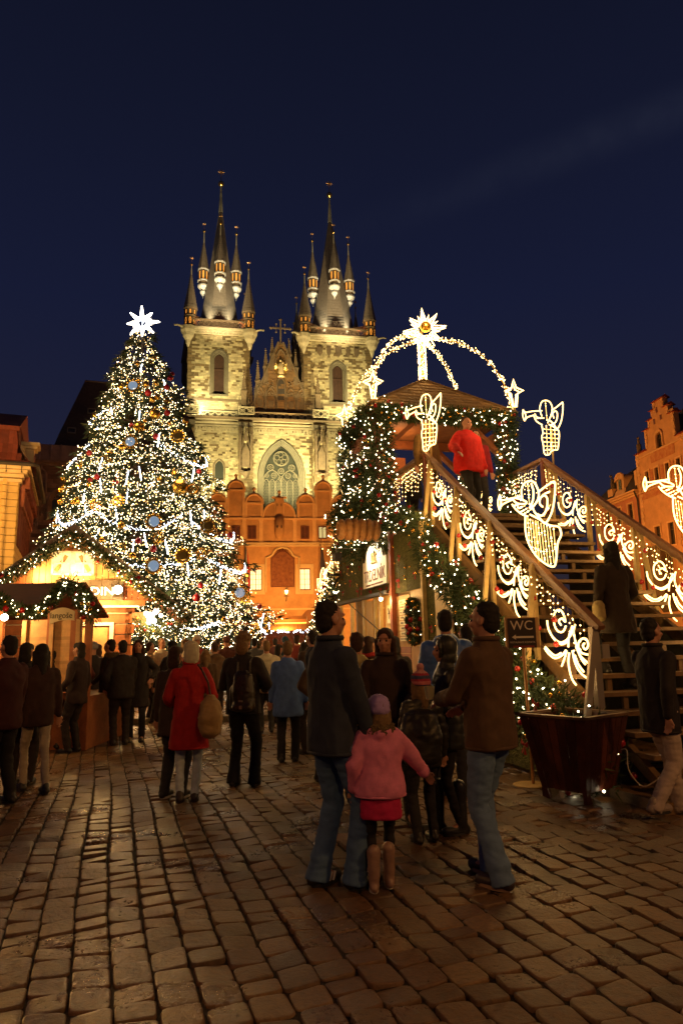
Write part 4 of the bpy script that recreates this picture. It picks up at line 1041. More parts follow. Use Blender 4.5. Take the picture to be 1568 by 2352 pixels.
# lower neighbour with a mansard roof
nb = thing('mansard_house', 'lower baroque house with dormer beside the stepped gable', 'building'); nb.matrix_world = rmat_()
b = MB(); wall_with_hole(b, -9, .45, 0, 16.4, 0, .5, [(-3.7, .9, 13.6, 15.4, 15.41, False), (-1.4, .9, 13.6, 15.4, 15.41, False), (-6.1, .9, 13.6, 15.4, 15.41, False)]); b.build('front_wall', mat('rose_plaster', (.42, .17, .09), .9, vary=.2, nscale=1.5), nb)
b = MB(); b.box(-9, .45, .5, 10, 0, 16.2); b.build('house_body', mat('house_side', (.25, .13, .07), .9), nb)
for x in (-6.55, -4.15, -1.85): hwin(nb, x, 13.6, .9, 1.8)
b = MB()
for z, o_ in ((16.0, .15), (16.2, .35), (16.4, .55)): b.box(-9, .45, -o_, .01, z, z+.18)
b.build('cornice', hb, nb)
b = MB(); b.tube([(.3, -.5, 16.4), (.25, -.15, 15.6), (.25, -.12, 5)], .09, 6); b.build('drainpipe', roofd, nb)
b = MB(); b.add([(-9, -.4, 16.6), (.4, -.4, 16.6), (.4, 1.2, 19.0), (-6, 1.2, 18.8), (.4, 4, 21.0), (-3.5, 4, 21), (-9, 8, 16.6), (.4, 8, 16.6)], [(0, 1, 2, 3), (3, 2, 4, 5), (0, 3, 6), (3, 5, 6), (5, 4, 7, 6), (1, 7, 4, 2)]); b.build('roof', roofd, nb)
b = MB(); b.box(-3.3, -1.9, -.2, 2, 16.7, 18.4); b.tube([(x, -.25, z) for x, z in arch_pts(-2.6, 1.6, 18.2, 18.3, 18.95, 6, False)], .14, 5); b.prism(arch_pts(-2.6, 1.5, 18.2, 18.3, 18.9, 6, False), -.2, 2)
b.prismx([(-.45, 16.6), (-.2, 17.2), (-.2, 16.6)], -3.6, -1.6); b.build('dormer', hb, nb)
b = MB(); b.prism(arch_pts(-2.6, .55, 17.2, 18.0, 18.3, 5, False), -.26, -.21); b.build('dormer_pane', windark, nb)
b = MB(); b.box(-5.3, -4.3, -.2, 1.5, 16.6, 17.7); b.build('parapet_block', hb, nb); b = MB(); b.box(.0, .5, -.1, 1, 16.6, 18.6); b.build('parapet_block', hb, nb)
b = MB(); b.tube([(-4.8, .2, 17.7), (-4.75, .2, 18.5), (-4.8, .15, 19.0)], [.28, .26, .1], 8); b.ball((-4.85, .1, 19.2), .17); b.tube([(-4.7, .1, 18.6), (-4.4, -.1, 18.2), (-4.5, -.1, 17.9)], .08, 5); b.build('roof_statue', std, nb, smooth=True)
# ================================================================== the big Christmas fir
TX, TY = -12.0, 40.0
tree = thing('christmas_tree', 'huge fir covered in thousands of white fairy lights left of the church', 'Christmas tree', (TX, TY, 0))
tr_ = np.random.RandomState(21)
fir = mat('fir_needles', (0.035, 0.055, 0.018), 0.75, vary=.4, nscale=5)
bulbw = mat('fairy_bulb_white', (1, .9, .7), .5, emit=(1.0, 0.80, 0.48), estr=14, sample=False)
bulbg = mat('fairy_bulb_gold', (1, .7, .3), .5, emit=(1.0, 0.60, 0.18), estr=5, sample=False)
bulbc = mat('fairy_bulb_cool', (.8, .9, 1), .5, emit=(0.72, 0.82, 1.0), estr=14, sample=False)
bark = mat('bark', (.06, .04, .025), .95)
b = MB(); b.tube([(0, 0, 0), (0, 0, 10), (0, 0, 20.4)], [.45, .28, .05], 10); b.build('trunk', bark, tree)
RP = [(0.8, 7.3), (3.0, 7.6), (6.2, 6.2), (9.8, 5.0), (12.0, 4.15), (15.2, 2.65), (17.4, 2.1), (19.2, .95), (20.3, .25)]
def lfac(z, a): return 1-max(0, -math.cos(a))*float(np.interp(z, [0, 5, 6.2, 9.8, 12, 15, 20], [.48, .45, .38, .20, .12, .10, .1]))
def trad(z):
    for (a, ra), (c, rc) in zip(RP, RP[1:]):
        if z <= c: return ra+(rc-ra)*max(0, z-a)/(c-a)
    return .1
# branch tips: tiers of drooping boughs of uneven reach
boughs = []
z = 1.4
while z < 20.0:
    n = max(5, int(trad(z)*5.0)); off = tr_.uniform(0, 6)
    for k in range(n):
        a = off+2*math.pi*k/n+tr_.uniform(-.2, .2); r = trad(z)*tr_.uniform(.74, 1.12)*lfac(z, a)*(1+.09*math.sin(3*a+z*1.9)+.05*math.sin(7*a-z*1.1))
        boughs.append((a, r, z+tr_.uniform(-.25, .25)))
    z += .30+.05*trad(z)
def bough_pt(bo, t):
    a, r, z0 = bo
    return np.array([math.cos(a)*r*t, math.sin(a)*r*t, z0+.55-.9*t*t*min(1, r/3)+.1*t])
NV = []; NF = []; nv = 0
def spray(c, d, L_, w):
    """a small flat twig of needles as three thin quads"""
    global nv
    d = d/np.linalg.norm(d); s_ = np.cross(d, (0, 0, 1.0)); s_ /= np.linalg.norm(s_)+1e-6; u_ = np.cross(s_, d)
    for q in (-.55, 0, .55):
        dd = d+s_*q+u_*tr_.uniform(-.3, .3); e_ = c+dd*L_; ww = s_*w
        NV.extend([c-ww*.3, e_*.5+c*.5+ww+u_*w*.4, e_, e_*.5+c*.5-ww+u_*w*.4]); NF.append((nv, nv+1, nv+2, nv+3)); nv += 4
for bo in boughs:
    n = int(5+bo[1]*4)
    for k in range(n):
        t = tr_.uniform(.35, 1.0)**.6; p = bough_pt(bo, t)
        wd = .5*bo[1]*.35*(1-t*.55); side = np.array([-math.sin(bo[0]), math.cos(bo[0]), 0])
        p = p+side*tr_.uniform(-1, 1)*wd+np.array([0, 0, tr_.uniform(-.35, .08)])
        d = np.array([math.cos(bo[0]), math.sin(bo[0]), tr_.uniform(-.9, .1)])+side*tr_.uniform(-.7, .7)
        spray(p, d, tr_.uniform(.3, .6), tr_.uniform(.05, .10))
me = bpy.data.meshes.new('foliage'); me.from_pydata([tuple(v) for v in NV], [], NF); me.materials.append(fir); me.update()
o = bpy.data.objects.new('foliage', me); COL.objects.link(o); o.parent = tree; o['kind'] = 'stuff'
bt = MB()
for bo in boughs[::3]: bt.tube([tuple(bough_pt(bo, t)) for t in (0.05, .5, .95)], [.05, .035, .01], 4, cap=False)
bt.build('branches', bark, tree, kind='stuff')
lights = [MB(), MB(), MB()]
for bo in boughs:
    if math.sin(bo[0]) > .45: continue
    n = int(5+bo[1]*8.2)
    for k in range(n):
        t = tr_.uniform(.25, 1.0)**.5; p = bough_pt(bo, t)
        side = np.array([-math.sin(bo[0]), math.cos(bo[0]), 0]); wd = .5*bo[1]*.42*(1-t*.4)
        p = p+side*tr_.uniform(-1, 1)*wd+np.array([0, 0, tr_.uniform(-.5, .12)])
        q = tr_.rand(); lights[0 if q < .66 else 1].octa(tuple(p*1.01), tr_.uniform(.012, .028) if q < .85 else .034)
# garland swags of cool white light round the cone
swag = []
for zz, nsw, dip in ((14.9, 3, .6), (12.4, 3, .9), (9.2, 4, 1.1), (6.4, 4, 1.1), (3.0, 5, .9)):
    for k in range(nsw*2):
        if tr_.rand() < .25: continue
        zz = zz+tr_.uniform(-.35, .35)
        a0 = math.pi+k*math.pi/nsw+tr_.uniform(-.1, .1); a1 = a0+math.pi/nsw*1.0
        if math.sin((a0+a1)/2) > .3: continue
        m = int(16*trad(zz)); dip_ = dip*tr_.uniform(.5, 1.3)
        for j in range(m):
            t = j/m; a = a0+(a1-a0)*t; z_ = zz-dip_*4*t*(1-t)+tr_.uniform(-.10, .10); r = (trad(z_)*1.02+.05)*lfac(z_, a)
            lights[2].octa((r*math.cos(a), r*math.sin(a), z_), tr_.uniform(.012, .028))
lights[0].build('fairy_lights', bulbw, tree, kind='stuff'); lights[1].build('golden_lights', bulbg, tree, kind='stuff'); lights[2].build('light_garland', bulbc, tree, kind='stuff')
# hanging light tubes (icicles)
tubes = [(560, 775), (640, 720), (810, 440), (940, 560), (795, 740), (905, 870), (575, 1010), (800, 1060), (725, 1085), (575, 1130), (665, 1290), (490, 1280), (1090, 1315), (630, 1470), (830, 1440), (950, 1480), (1165, 1310), (760, 1480), (1072, 1600), (1255, 1650), (1100, 1070), (1495, 1900), (725, 1190), (480, 1190), (550, 1420)]
tt = MB(); tt.tube([(0, 0, -.38), (0, 0, .38)], .022, 5); tme = tt.mesh('light_tube', bulbc)
for i, (px, py) in enumerate(tubes):
    X, Y_ = px*.7015/1.7417, (1150+py*.7015)/1.7417
    p = A(X, Y_, TY); dx = p[0]-TX; r = trad(p[2])*lfac(p[2], math.pi if dx < 0 else 0)
    dy = -math.sqrt(max(.05, (r*1.03)**2-min(dx*dx, (r*1.0)**2))); p = A(X, Y_, TY+dy)
    inst(tme, 'light_tube', None, p, (tr_.uniform(-.1, .1), tr_.uniform(-.25, .25), 0), label='straight white light tube hanging among the boughs of the great fir', category='light', group='light tubes hung on the great fir')
def on_tree(px, py, out=1.05):
    X, Y_ = px*.7015/1.7417, (1150+py*.7015)/1.7417
    p = A(X, Y_, TY); dx = p[0]-TX; r = trad(p[2])*out*lfac(p[2], math.pi if dx < 0 else 0)
    dy = -math.sqrt(max(.05, r*r-min(dx*dx, r*r*.96))); return A(X, Y_, TY+dy)
red = mat('red_bauble', (.45, .012, .012), .22, coat=.6); goldb = mat('gold_bauble', (.80, .46, .08), .25, .9)
mir = mat('mirror_disc_glow', (.55, .65, .75), .12, .9, emit=(.35, .5, .7), estr=.5)  # weak emission put into the discs in place of reflected light
bb = MB(); bb.ball((0, 0, 0), .17, 12, 8); bb.lathe([(.035, .155), (.035, .21)], 6)
rme = bb.mesh('red_bauble', red, True); gme = bb.mesh('gold_bauble', goldb, True)
for (x, y) in ((983, 493), (970, 520), (951, 570), (846, 602), (953, 716), (750, 788), (888, 850), (516, 1097), (553, 1080), (662, 1105), (1145, 1700), (1122, 1770), (1310, 1412), (512, 945), (790, 1445), (630, 620), (1480, 1820), (876, 1490), (1135, 1050)):
    inst(rme, 'bauble', None, on_tree(x, y), (0, 0, 0), tr_.uniform(.8, 1.15), label='shiny red ball hanging among the lights of the great fir', category='bauble', group='red balls on the great fir')
for k in range(64):
    a = tr_.uniform(math.pi*1.02, math.pi*1.98); z = tr_.uniform(2.0, 19.2); r = trad(z)*1.04*lfac(z, a)
    inst(gme, 'bauble', None, (TX+r*math.cos(a), TY+r*math.sin(a), z), (0, 0, 0), tr_.uniform(.6, 1.1), label='golden ball hanging among the lights of the great fir', category='bauble', group='gold balls on the great fir')
for i, (x, y, s_) in enumerate(((1028, 1137, .42), (793, 797, .32), (883, 722, .3))):
    inst(gme, 'bauble', None, on_tree(x, y), (0, 0, 0), s_/.17, label=('biggest matt gold ball hanging on the right of the great fir', 'large gold ball high in the middle of the great fir', 'large gold ball in a light ring high on the great fir')[i], category='bauble')
# ringed mirrors
def ringed(px, py, name, label, lat):
    p = on_tree(px, py, 1.08); t = thing(name, label, 'ornament', p, 0)
    b = MB(); b.T = Matrix.Rotation(math.pi/2, 4, 'X')
    b.lathe([(.26, 0), (.26, .05), (.2, .09)], 18); b.build('disc', lat, t, smooth=False)
    b = MB()
    for k in range(12):
        a = 2*math.pi*k/12; b.ball((.36*math.cos(a), -.05, .36*math.sin(a)), .075, 7, 5)
    b.tube([(.31*math.cos(a), -.05, .31*math.sin(a)) for a in np.linspace(0, 6.283, 17)[:-1]], .05, 5, closed=True)
    b.build('gold_rim', goldb, t)
for i, (x, y) in enumerate(((760, 560), (745, 880), (880, 1335), (877, 1588), (1368, 1740))):
    ringed(x, y, 'mirror_ornament', 'round mirror in a gold ball rim on the great fir, ' + ('the topmost', 'second from the top', 'third from the top', 'second from the bottom', 'lowest, near the right edge')[i], mir)
for i, (x, y) in enumerate(((1044, 1530), (1015, 848), (1185, 1360))):
    ringed(x, y, 'drum_ornament', ('dark centred gold drum low on the great fir', 'gold drum high at the right flank of the great fir', 'gold drum at the right flank of the great fir')[i], mat('dark_gold', (.25, .16, .04), .35, .9))
gear = MB(); gear.T = Matrix.Rotation(math.pi/2, 4, 'X')
gear.tube([(.24*math.cos(a), .24*math.sin(a), 0) for a in np.linspace(0, 6.283, 17)[:-1]], .04, 5, closed=True)
for k in range(12):
    a = 2*math.pi*k/12; gear.beam((.24*math.cos(a), .24*math.sin(a), 0), (.34*math.cos(a), .34*math.sin(a), 0), .07, .05)
for k in range(3):
    a = math.pi*k/3; gear.beam((-.24*math.cos(a), -.24*math.sin(a), 0), (.24*math.cos(a), .24*math.sin(a), 0), .05, .04)
gme2 = gear.mesh('gear', goldb)
for (x, y) in ((1100, 1150), (545, 1235), (900, 1430), (690, 1490), (1150, 1515), (1400, 1765), (1215, 1395), (620, 960), (675, 1215)):
    inst(gme2, 'gear_ornament', None, on_tree(x, y, 1.08), (0, tr_.uniform(-.3, .3), tr_.uniform(-.4, .4)), 1.0, label='golden cog wheel ornament on the great fir', category='ornament', group='cog wheel ornaments on the great fir')
# the star on top
ts = thing('tree_star', 'white glowing starburst on the tip of the great fir', 'star', A(327, 742, TY))
hot = mat('led_white', (1, .95, .85), .5, emit=(1.0, .90, .74), estr=7, sample=False)
b = MB(); c2 = MB(); c3 = MB()
def spike(b, a, r0, r1, w, y=0, rad=.018):
    d = np.array([math.cos(a), 0, math.sin(a)]); s_ = np.array([-math.sin(a), 0, math.cos(a)])
    P = [d*r0+s_*w, d*(r1-.02)+s_*.02, d*r1, d*(r1-.02)-s_*.02, d*r0-s_*w]
    b.tube([tuple(p+np.array([0, y, 0])) for p in P], rad, 5)
    for k in range(int((r1-r0)/.09)):
        t = k*.09/(r1-r0); ww = w*(1-t)*.8; c = d*(r0+k*.09); c3.octa((c[0]+s_[0]*tr_.uniform(-ww, ww), y, c[2]+s_[2]*tr_.uniform(-ww, ww)), .016)
for k in range(8):
    a = math.pi/2+k*math.pi/4+.05; r1 = (1.15, 1.05, .95, 1.05, 1.0, 1.0, 1.1, .9)[k]
    spike(b, a, .32, r1, .13); spike(b, a, .32, r1-.06, .12, -.1)
b.build('ray', hot, ts)
for k in range(10):
    a = math.pi/10+k*math.pi/5; c2.prism([(.25*math.cos(a-.3), .25*math.sin(a-.3)), (.62*math.cos(a+.12), .62*math.sin(a+.12)), (.25*math.cos(a+.3), .25*math.sin(a+.3))], -.06, .06)
c2.build('short_ray', mat('led_panel', (1, .95, .9), .5, emit=(1, .92, .8), estr=2.2), ts)
for k in range(160):
    v = tr_.normal(size=3); v /= np.linalg.norm(v); c3.octa(tuple(v*.40), .03)
c3.build('star_lights', bulbc, ts, kind='stuff')
b = MB(); b.tube([(0, 0, -.3), (0, 0, -1.3)], .04, 6); b.build('mast', bark, ts)
lamp('POINT', 'star_glow', A(327, 742, TY-.7), 60, (1, .9, .75), .3)
for (dx, dy, z, p_) in ((-3, -7.2, 4, 380), (4, -6.8, 4, 380), (6.8, -2, 5, 240), (0, -6.2, 9, 300), (3.5, -4.5, 11, 240), (-3.5, -4.5, 11, 240), (0, -4.2, 15, 150)):
    lamp('POINT', 'fir_light', (TX+dx, TY+dy, z), p_, (1, .68, .34), .8)
# ================================================================== generic fir garland
gr = np.random.RandomState(5)
firg = mat('garland_needles', (0.055, 0.085, 0.022), 0.75, vary=.45, nscale=9)
gl_red = red; bow = mat('red_bow', (.42, .01, .015), .6)
def needles(b, c, r, n, L_=.11, flat=None):
    """n short needle blades round a centre"""
    for k in range(n):
        v = gr.normal(size=3); v /= np.linalg.norm(v)
        p = np.array(c)+v*r*gr.uniform(.45, 1.0); d = v*1.0+gr.normal(size=3)*.6; d /= np.linalg.norm(d)
        s_ = np.cross(d, gr.normal(size=3)); s_ /= np.linalg.norm(s_)+1e-6
        e_ = p+d*L_*gr.uniform(.7, 1.3); b.add([tuple(p-s_*.012), tuple(p+s_*.012), tuple(e_)], [(0, 1, 2)])
def garland(name, parent, pts, r, dens=260, bulbs=26, balls=4, golds=5, bulb=None, glow=None, jitter=.3, br=.012, L_=.11, **tg):
    root = thing(name, None, None, kind=None)
    if parent is not None: root.parent = parent
    for k_, v_ in tg.items(): root[k_] = v_
    b = MB(); bl = MB(); P = [np.array(p, float) for p in pts]
    tot = sum(np.linalg.norm(P[i+1]-P[i]) for i in range(len(P)-1))
    def samp():
        t = gr.uniform(0, tot)
        for i in range(len(P)-1):
            l = np.linalg.norm(P[i+1]-P[i])
            if t <= l: return P[i]+(P[i+1]-P[i])*t/l
            t -= l
        return P[-1]
    for k in range(int(dens*tot)): needles(b, samp(), r, 3, L_)
    b.build('needles', firg, root, kind='stuff')
    c = MB(); 
    for k in range(int(bulbs*tot)):
        v = gr.normal(size=3); v[1] = -abs(v[1]); v /= np.linalg.norm(v); c.octa(tuple(samp()+v*r*gr.uniform(.85, 1.15)), br*gr.uniform(.8, 1.3))
    c.build('garland_lights', bulb or bulbw, root, kind='stuff')
    for m_, nn, nm, rr in ((red, balls, 'garland_bauble', .042), (goldb, golds, 'garland_bauble', .03)):
        for k in range(int(nn*tot)):
            v = gr.normal(size=3); v[1] = -abs(v[1])-.2; v /= np.linalg.norm(v); q = samp()+v*r*.95
            d = MB(); d.ball(tuple(q), rr*gr.uniform(.8, 1.2), 8, 6); d.build(nm, m_, root, smooth=True)
    return root
# ================================================================== timber stall with the big garlanded gable
YS = 16.5
r_ = A(175, 1213, YS); e_ = A(432, 1412, YS)
SA = math.radians(17)
stall = thing('gabled_stall', 'timber market stall with garlanded gable, lit attic window and glowing sign board', 'market stall', (r_[0], YS, 0), SA)
def onplane(px, py, o, yaw):
    ax = np.array([math.cos(yaw), math.sin(yaw), 0]); n = np.array([-math.sin(yaw), math.cos(yaw), 0]); d = ray(px, py)
    t = ((np.array(o)-CP)@n)/(d@n); P = CP+t*d; return float((P-np.array(o))@ax), float(P[2])
lp = lambda px, py, Y=YS: onplane(px, py, (r_[0], YS, 0), SA)
def sw_(x, y, z): return (r_[0]+x*math.cos(SA)-y*math.sin(SA), YS+x*math.sin(SA)+y*math.cos(SA), z)
e_ = lp(432, 1412); HW = e_[0]; RZ = r_[2]; EZ = e_[1]; sl = (RZ-EZ)/HW
tim = mat('stall_timber', (.34, .11, .035), .65, vary=.35, nscale=5, bump=.2, bscale=30, rnd=.18)
timl = mat('stall_pale_timber', (.55, .32, .13), .65, vary=.3, nscale=5, rnd=.15); roofb = mat('stall_roof', (.22, .06, .02), .7, vary=.3, nscale=3)
barge = mat('barge_board', (.46, .36, .25), .7, vary=.15, nscale=3)
DP = 3.2
for s_ in (-1, 1):
    b = MB(); b.prism([(0, RZ), (0, RZ-.09), (s_*(HW+.05), EZ-.13), (s_*(HW+.05), EZ-.04)], -.5, DP); b.build('roof_side', roofb, stall)
    b = MB(); b.prism([(0, RZ+.02), (0, RZ-.17), (s_*(HW+.08), EZ-.24), (s_*(HW+.1), EZ-.05)], -.55, -.505); b.build('barge_board', barge, stall)
# gable cladding boards
k = -HW+.25
beamz = lp(250, 1386)[1]
while k < HW-.25:
    h = RZ-.16-sl*abs(k+.06)-.05; bt_ = beamz+.05
    if h > bt_+.05:
        b = MB(); b.box(k+.006, k+.134, -.02, .02, bt_, h); b.build('gable_board', tim if abs(k) > 1.0 else timl, stall)
    k += .14
wx0, wz0 = lp(118, 1322); wx1, wz1 = lp(214, 1268); wx1 = lp(216, 1322)[0]
gw = thing('attic_window', None, None); gw.parent = stall
b = MB(); m = (wx0+wx1)/2
for (a, c, d, e) in ((wx0, wx1, wz0, wz0+.05), (wx0, wx1, wz1-.05, wz1), (wx0, wx0+.05, wz0, wz1), (wx1-.05, wx1, wz0, wz1), (m-.05, m+.05, wz0, wz1), (wx0, wx1, (wz0+wz1)/2-.02, (wz0+wz1)/2+.02), ((wx0+m)/2-.015, (wx0+m)/2+.015, wz0, wz1), ((wx1+m)/2-.015, (wx1+m)/2+.015, wz0, wz1)): b.box(a, c, -.10, -.06, d, e)
b.build('window_frame', mat('white_paint', (.78, .74, .66), .5), gw)
b = MB(); b.box(wx0+.03, wx1-.03, -.045, -.03, wz0+.03, wz1-.03); b.build('window_glow', mat('stall_glow', (.8, .6, .3), .6, emit=(1, .66, .28), estr=1.5), gw)
b = MB(); b.beam((wx0+.1, -.055, wz0+.1), (m-.15, -.055, wz1-.1), .09, .02, (0, 1, 0)); b.beam((wx1-.1, -.055, wz0+.1), (m+.15, -.055, wz1-.1), .09, .02, (0, 1, 0)); b.build('brace', timl, gw)
# dark sign fascia with glowing letters
sx0, sz0 = lp(128, 1384); sx1, sz1 = lp(285, 1333)
fb = thing('sign_board', None, None); fb.parent = stall
b = MB()
for q in range(6): xx = sx0+(sx1-sx0)*q/6; b.box(xx+.004, xx+(sx1-sx0)/6-.004, -.14, -.08, sz0, lp(200, 1333)[1])
b.build('sign_panel', mat('sign_panel', (.10, .075, .05), .35, vary=.2), fb)
b = MB(); b.box(sx0, sx1, -.19, -.10, sz0-.03, sz0+.02); b.build('light_strip', mat('strip_glow', (1, .8, .5), .5, emit=(1, .72, .36), estr=4.5), fb)
lx, lz = lp(226, 1360); tx_ = text('sign_lettering', 'RDIN', .27, mat('sign_glow', (1, .95, .85), .5, emit=(1, .80, .5), estr=5), fb, (lx, -.17, lz), ext=.02, sx=1.15)
lx, lz = lp(272, 1358)
sp_ = thing('spotlight', 'blinding floodlight lamp fixed at the right end of the sign board', 'lamp', sw_(lx, -.45, lz), SA)
b = MB(); b.box(-.09, .09, 0, .1, -.10, .10); b.tube([(0, .05, .1), (0, .2, .25)], .02, 5); b.build('housing', roofd, sp_)
b = MB(); b.ball((0, -.02, 0), .10, 12, 8); b.build('lamp_glass', mat('floodlamp', (1, .95, .85), .5, emit=(1, .85, .6), estr=28), sp_)
lamp('POINT', 'stall_flood', sw_(lx, -.75, lz), 130, WARM, .08); lamp('POINT', 'attic_glow', sw_(.1, -.35, wz0-.05), 50, WARM, .1); lamp('POINT', 'attic_glow', sw_(-.7, -.3, wz0-.05), 60, WARM, .1)
b = MB(); b.box(-HW+.1, lp(333, 1388)[0], -.2, .1, beamz-.06, beamz+.06); b.build('tie_beam', tim, stall)
# log walls with pale chinking
xr = lp(300, 1450)[0]
z = .15; k = 0
while z < beamz-.1:
    b = MB(); b.box(-HW+.4, xr+(.08 if k % 2 else -.02), -.03, .14, z+.015, z+.235); b.box(xr-.13, xr+.02, -.03, DP-.2, z+.015, z+.235); b.build('wall_log', tim, stall)
    z += .25; k += 1
b = MB(); b.box(-HW+.45, xr-.06, .0, .1, .1, beamz-.1); b.build('chinking', mat('chinking', (.66, .58, .44), .8), stall)
dx0, dz1 = lp(185, 1430); dx1 = lp(262, 1430)[0]
dr_ = thing('shutter_door', None, None); dr_.parent = stall
b = MB(); b.box(dx0, dx1, -.09, -.035, dz1-.08, dz1); b.box(dx1-.09, dx1, -.09, -.035, .3, dz1-.08); b.build('door_frame', mat('white_paint', (.78, .74, .66), .5), dr_)
b = MB(); b.box(dx0+.02, dx1-.13, -.06, -.035, .3, dz1-.12); b.build('door_panel', timl, dr_)
lamp('POINT', 'stall_eave_light', sw_(.6, -.6, beamz-.15), 110, WARM, .1)
lamp('POINT', 'stall_eave_light', sw_(2.0, .3, beamz+.15), 30, WARM, .1)
b = MB(); b.box(lp(235, 1392)[0], lp(318, 1392)[0], -.24, -.2, beamz-.10, beamz-.07); b.build('eave_light', mat('strip_glow', (1, .8, .5), .5, emit=(1, .72, .36), estr=4.5), stall)
# the garland along both verges
L0 = [sw_(-HW*1.02, -.62, EZ-.18), sw_(-HW*.5, -.64, RZ-sl*HW*.5-.24), sw_(0, -.66, RZ-.30)]
garland('garland', None, L0, .15, 330, 26, 2.2, 3, label='thick lit fir garland on the left verge of the big gabled stall', category='garland')
L1 = [sw_(0, -.66, RZ-.30), sw_(HW*.5, -.64, RZ-sl*HW*.5-.24), sw_(HW*.98, -.62, EZ-.16)]
garland('garland', None, L1, .15, 330, 26, 2.2, 3, label='thick lit fir garland on the right verge of the big gabled stall', category='garland')
# ================================================================== small stall in front with hanging garlands and a lettered sign
YL = 11.5
l_ = A(155, 1333, YL)
ls = thing('small_stall', 'small brown roofed stall with looped garlands and a curved lettered sign at left', 'market stall', (l_[0], YL, 0))
lq = lambda px, py: (lambda p: (p[0]-l_[0], p[2]))(A(px, py, YL))
rx0 = -3.2; zt = l_[2]; zb_ = lq(100, 1402)[1]
b = MB(); b.prismx([(-.75, zb_), (-.75, zb_+.05), (.9, zt+.05), (.9, zt)], rx0, -.02); b.build('awning_roof', roofb, ls)
b = MB(); b.prismx([(.9, zt), (.9, zt+.05), (2.2, zb_), (2.2, zb_-.05)], rx0, -.02); b.build('roof_back', roofb, ls)
b = MB()
for px in (2, 118, 172, 205): x, _ = lq(px, 1450); b.box(x-.05, x+.05, -.05, .05, 0, zb_)
b.build('post', tim, ls)
xa = lq(60, 1440)[0]; xb = lq(183, 1440)[0]; zc = lq(100, 1424)[1]
nb_ = 20
for k in range(nb_):
    z = .95+(zc-.95)*k/nb_; b = MB(); b.prismx([(.0, z), (.03, z+.012), (.0, z+(zc-.95)/nb_)], xa, xb); b.build('slat', timl, ls)
for px in (60, 122, 183):
    x = lq(px, 1440)[0]; b = MB(); b.box(x-.035, x+.035, -.06, .05, .9, zc); b.build('shutter_stile', timl, ls)
b = MB(); b.box(-3.2, lq(212, 1450)[0], -.4, .0, .82, .9); b.build('counter', tim, ls)
b = MB(); b.box(-3.2, lq(210, 1450)[0], .05, 1.9, 0, .82); b.build('counter_front', tim, ls)
sg = thing('hanging_sign', None, None); sg.parent = ls
lq5 = lambda px, py: (lambda p: (p[0]-l_[0], p[2]))(A(px, py, YL-.98))
p0 = lq5(114, 1434); p1 = lq5(172, 1394)
b = MB(); n = 8; w_ = p1[0]-p0[0]
top = [(p0[0]+w_*k/n, lq5(120, 1405)[1]+.06*math.sin(math.pi*k/n)) for k in range(n+1)]; bot = [(p0[0]+w_*k/n, p0[1]+.05*(k/n)+.03*math.sin(math.pi*k/n)) for k in range(n+1)]
b.prism(bot+top[::-1], -.98, -.95); b.build('sign_plate', mat('cream_sign', (.72, .58, .34), .6), sg)
text('sign_lettering', 'langoše', .125, mat('black_letter', (.03, .02, .015), .6), sg, ((p0[0]+p1[0])/2-.01, -.983, (p0[1]+p1[1])/2+.0), ext=.002, sx=.9)
lamp('POINT', 'langos_sign_fill', (l_[0]-.25, YL-1.7, zb_-.35), 16, WARM, .05)  # unseen fill light added in front of the sign to brighten it
# big white lamp at the left frame edge
pl = A(11, 1418, YL-.3)
bl = thing('bulb_lamp', 'glaring bare lamp at the eave of the small stall, left edge', 'lamp', pl)
b = MB(); b.ball((0, 0, 0), .055, 12, 8); b.build('lamp_glass', mat('floodlamp', (1, .95, .85), .5, emit=(1, .85, .6), estr=28), bl)
b = MB(); b.lathe([(.03, .05), (.035, .12)], 8); b.tube([(0, 0, .12), (0, 0, .35)], .01, 4); b.build('socket', roofd, bl)
lamp('POINT', 'left_bulb', (pl[0], pl[1]-.12, pl[2]-.05), 45, WARM, .06)
def gpts(pp, Y): return [A(x, y, Y) for x, y in pp]
garland('garland', None, gpts([(0, 1370), (15, 1390), (40, 1402), (70, 1408), (98, 1400), (120, 1378), (140, 1352), (155, 1336)], YL-.85), .095, 420, 34, 3, 4, L_=.09, br=.010, label='lit fir garland looping under the brown awning of the small stall', category='garland')
garland('garland', None, gpts([(160, 1338), (182, 1360), (195, 1382), (206, 1400), (212, 1415)], YL-.85), .15, 460, 38, 5, 5, L_=.09, br=.010, label='fat fir garland tail hanging right of the lettered sign', category='garland')
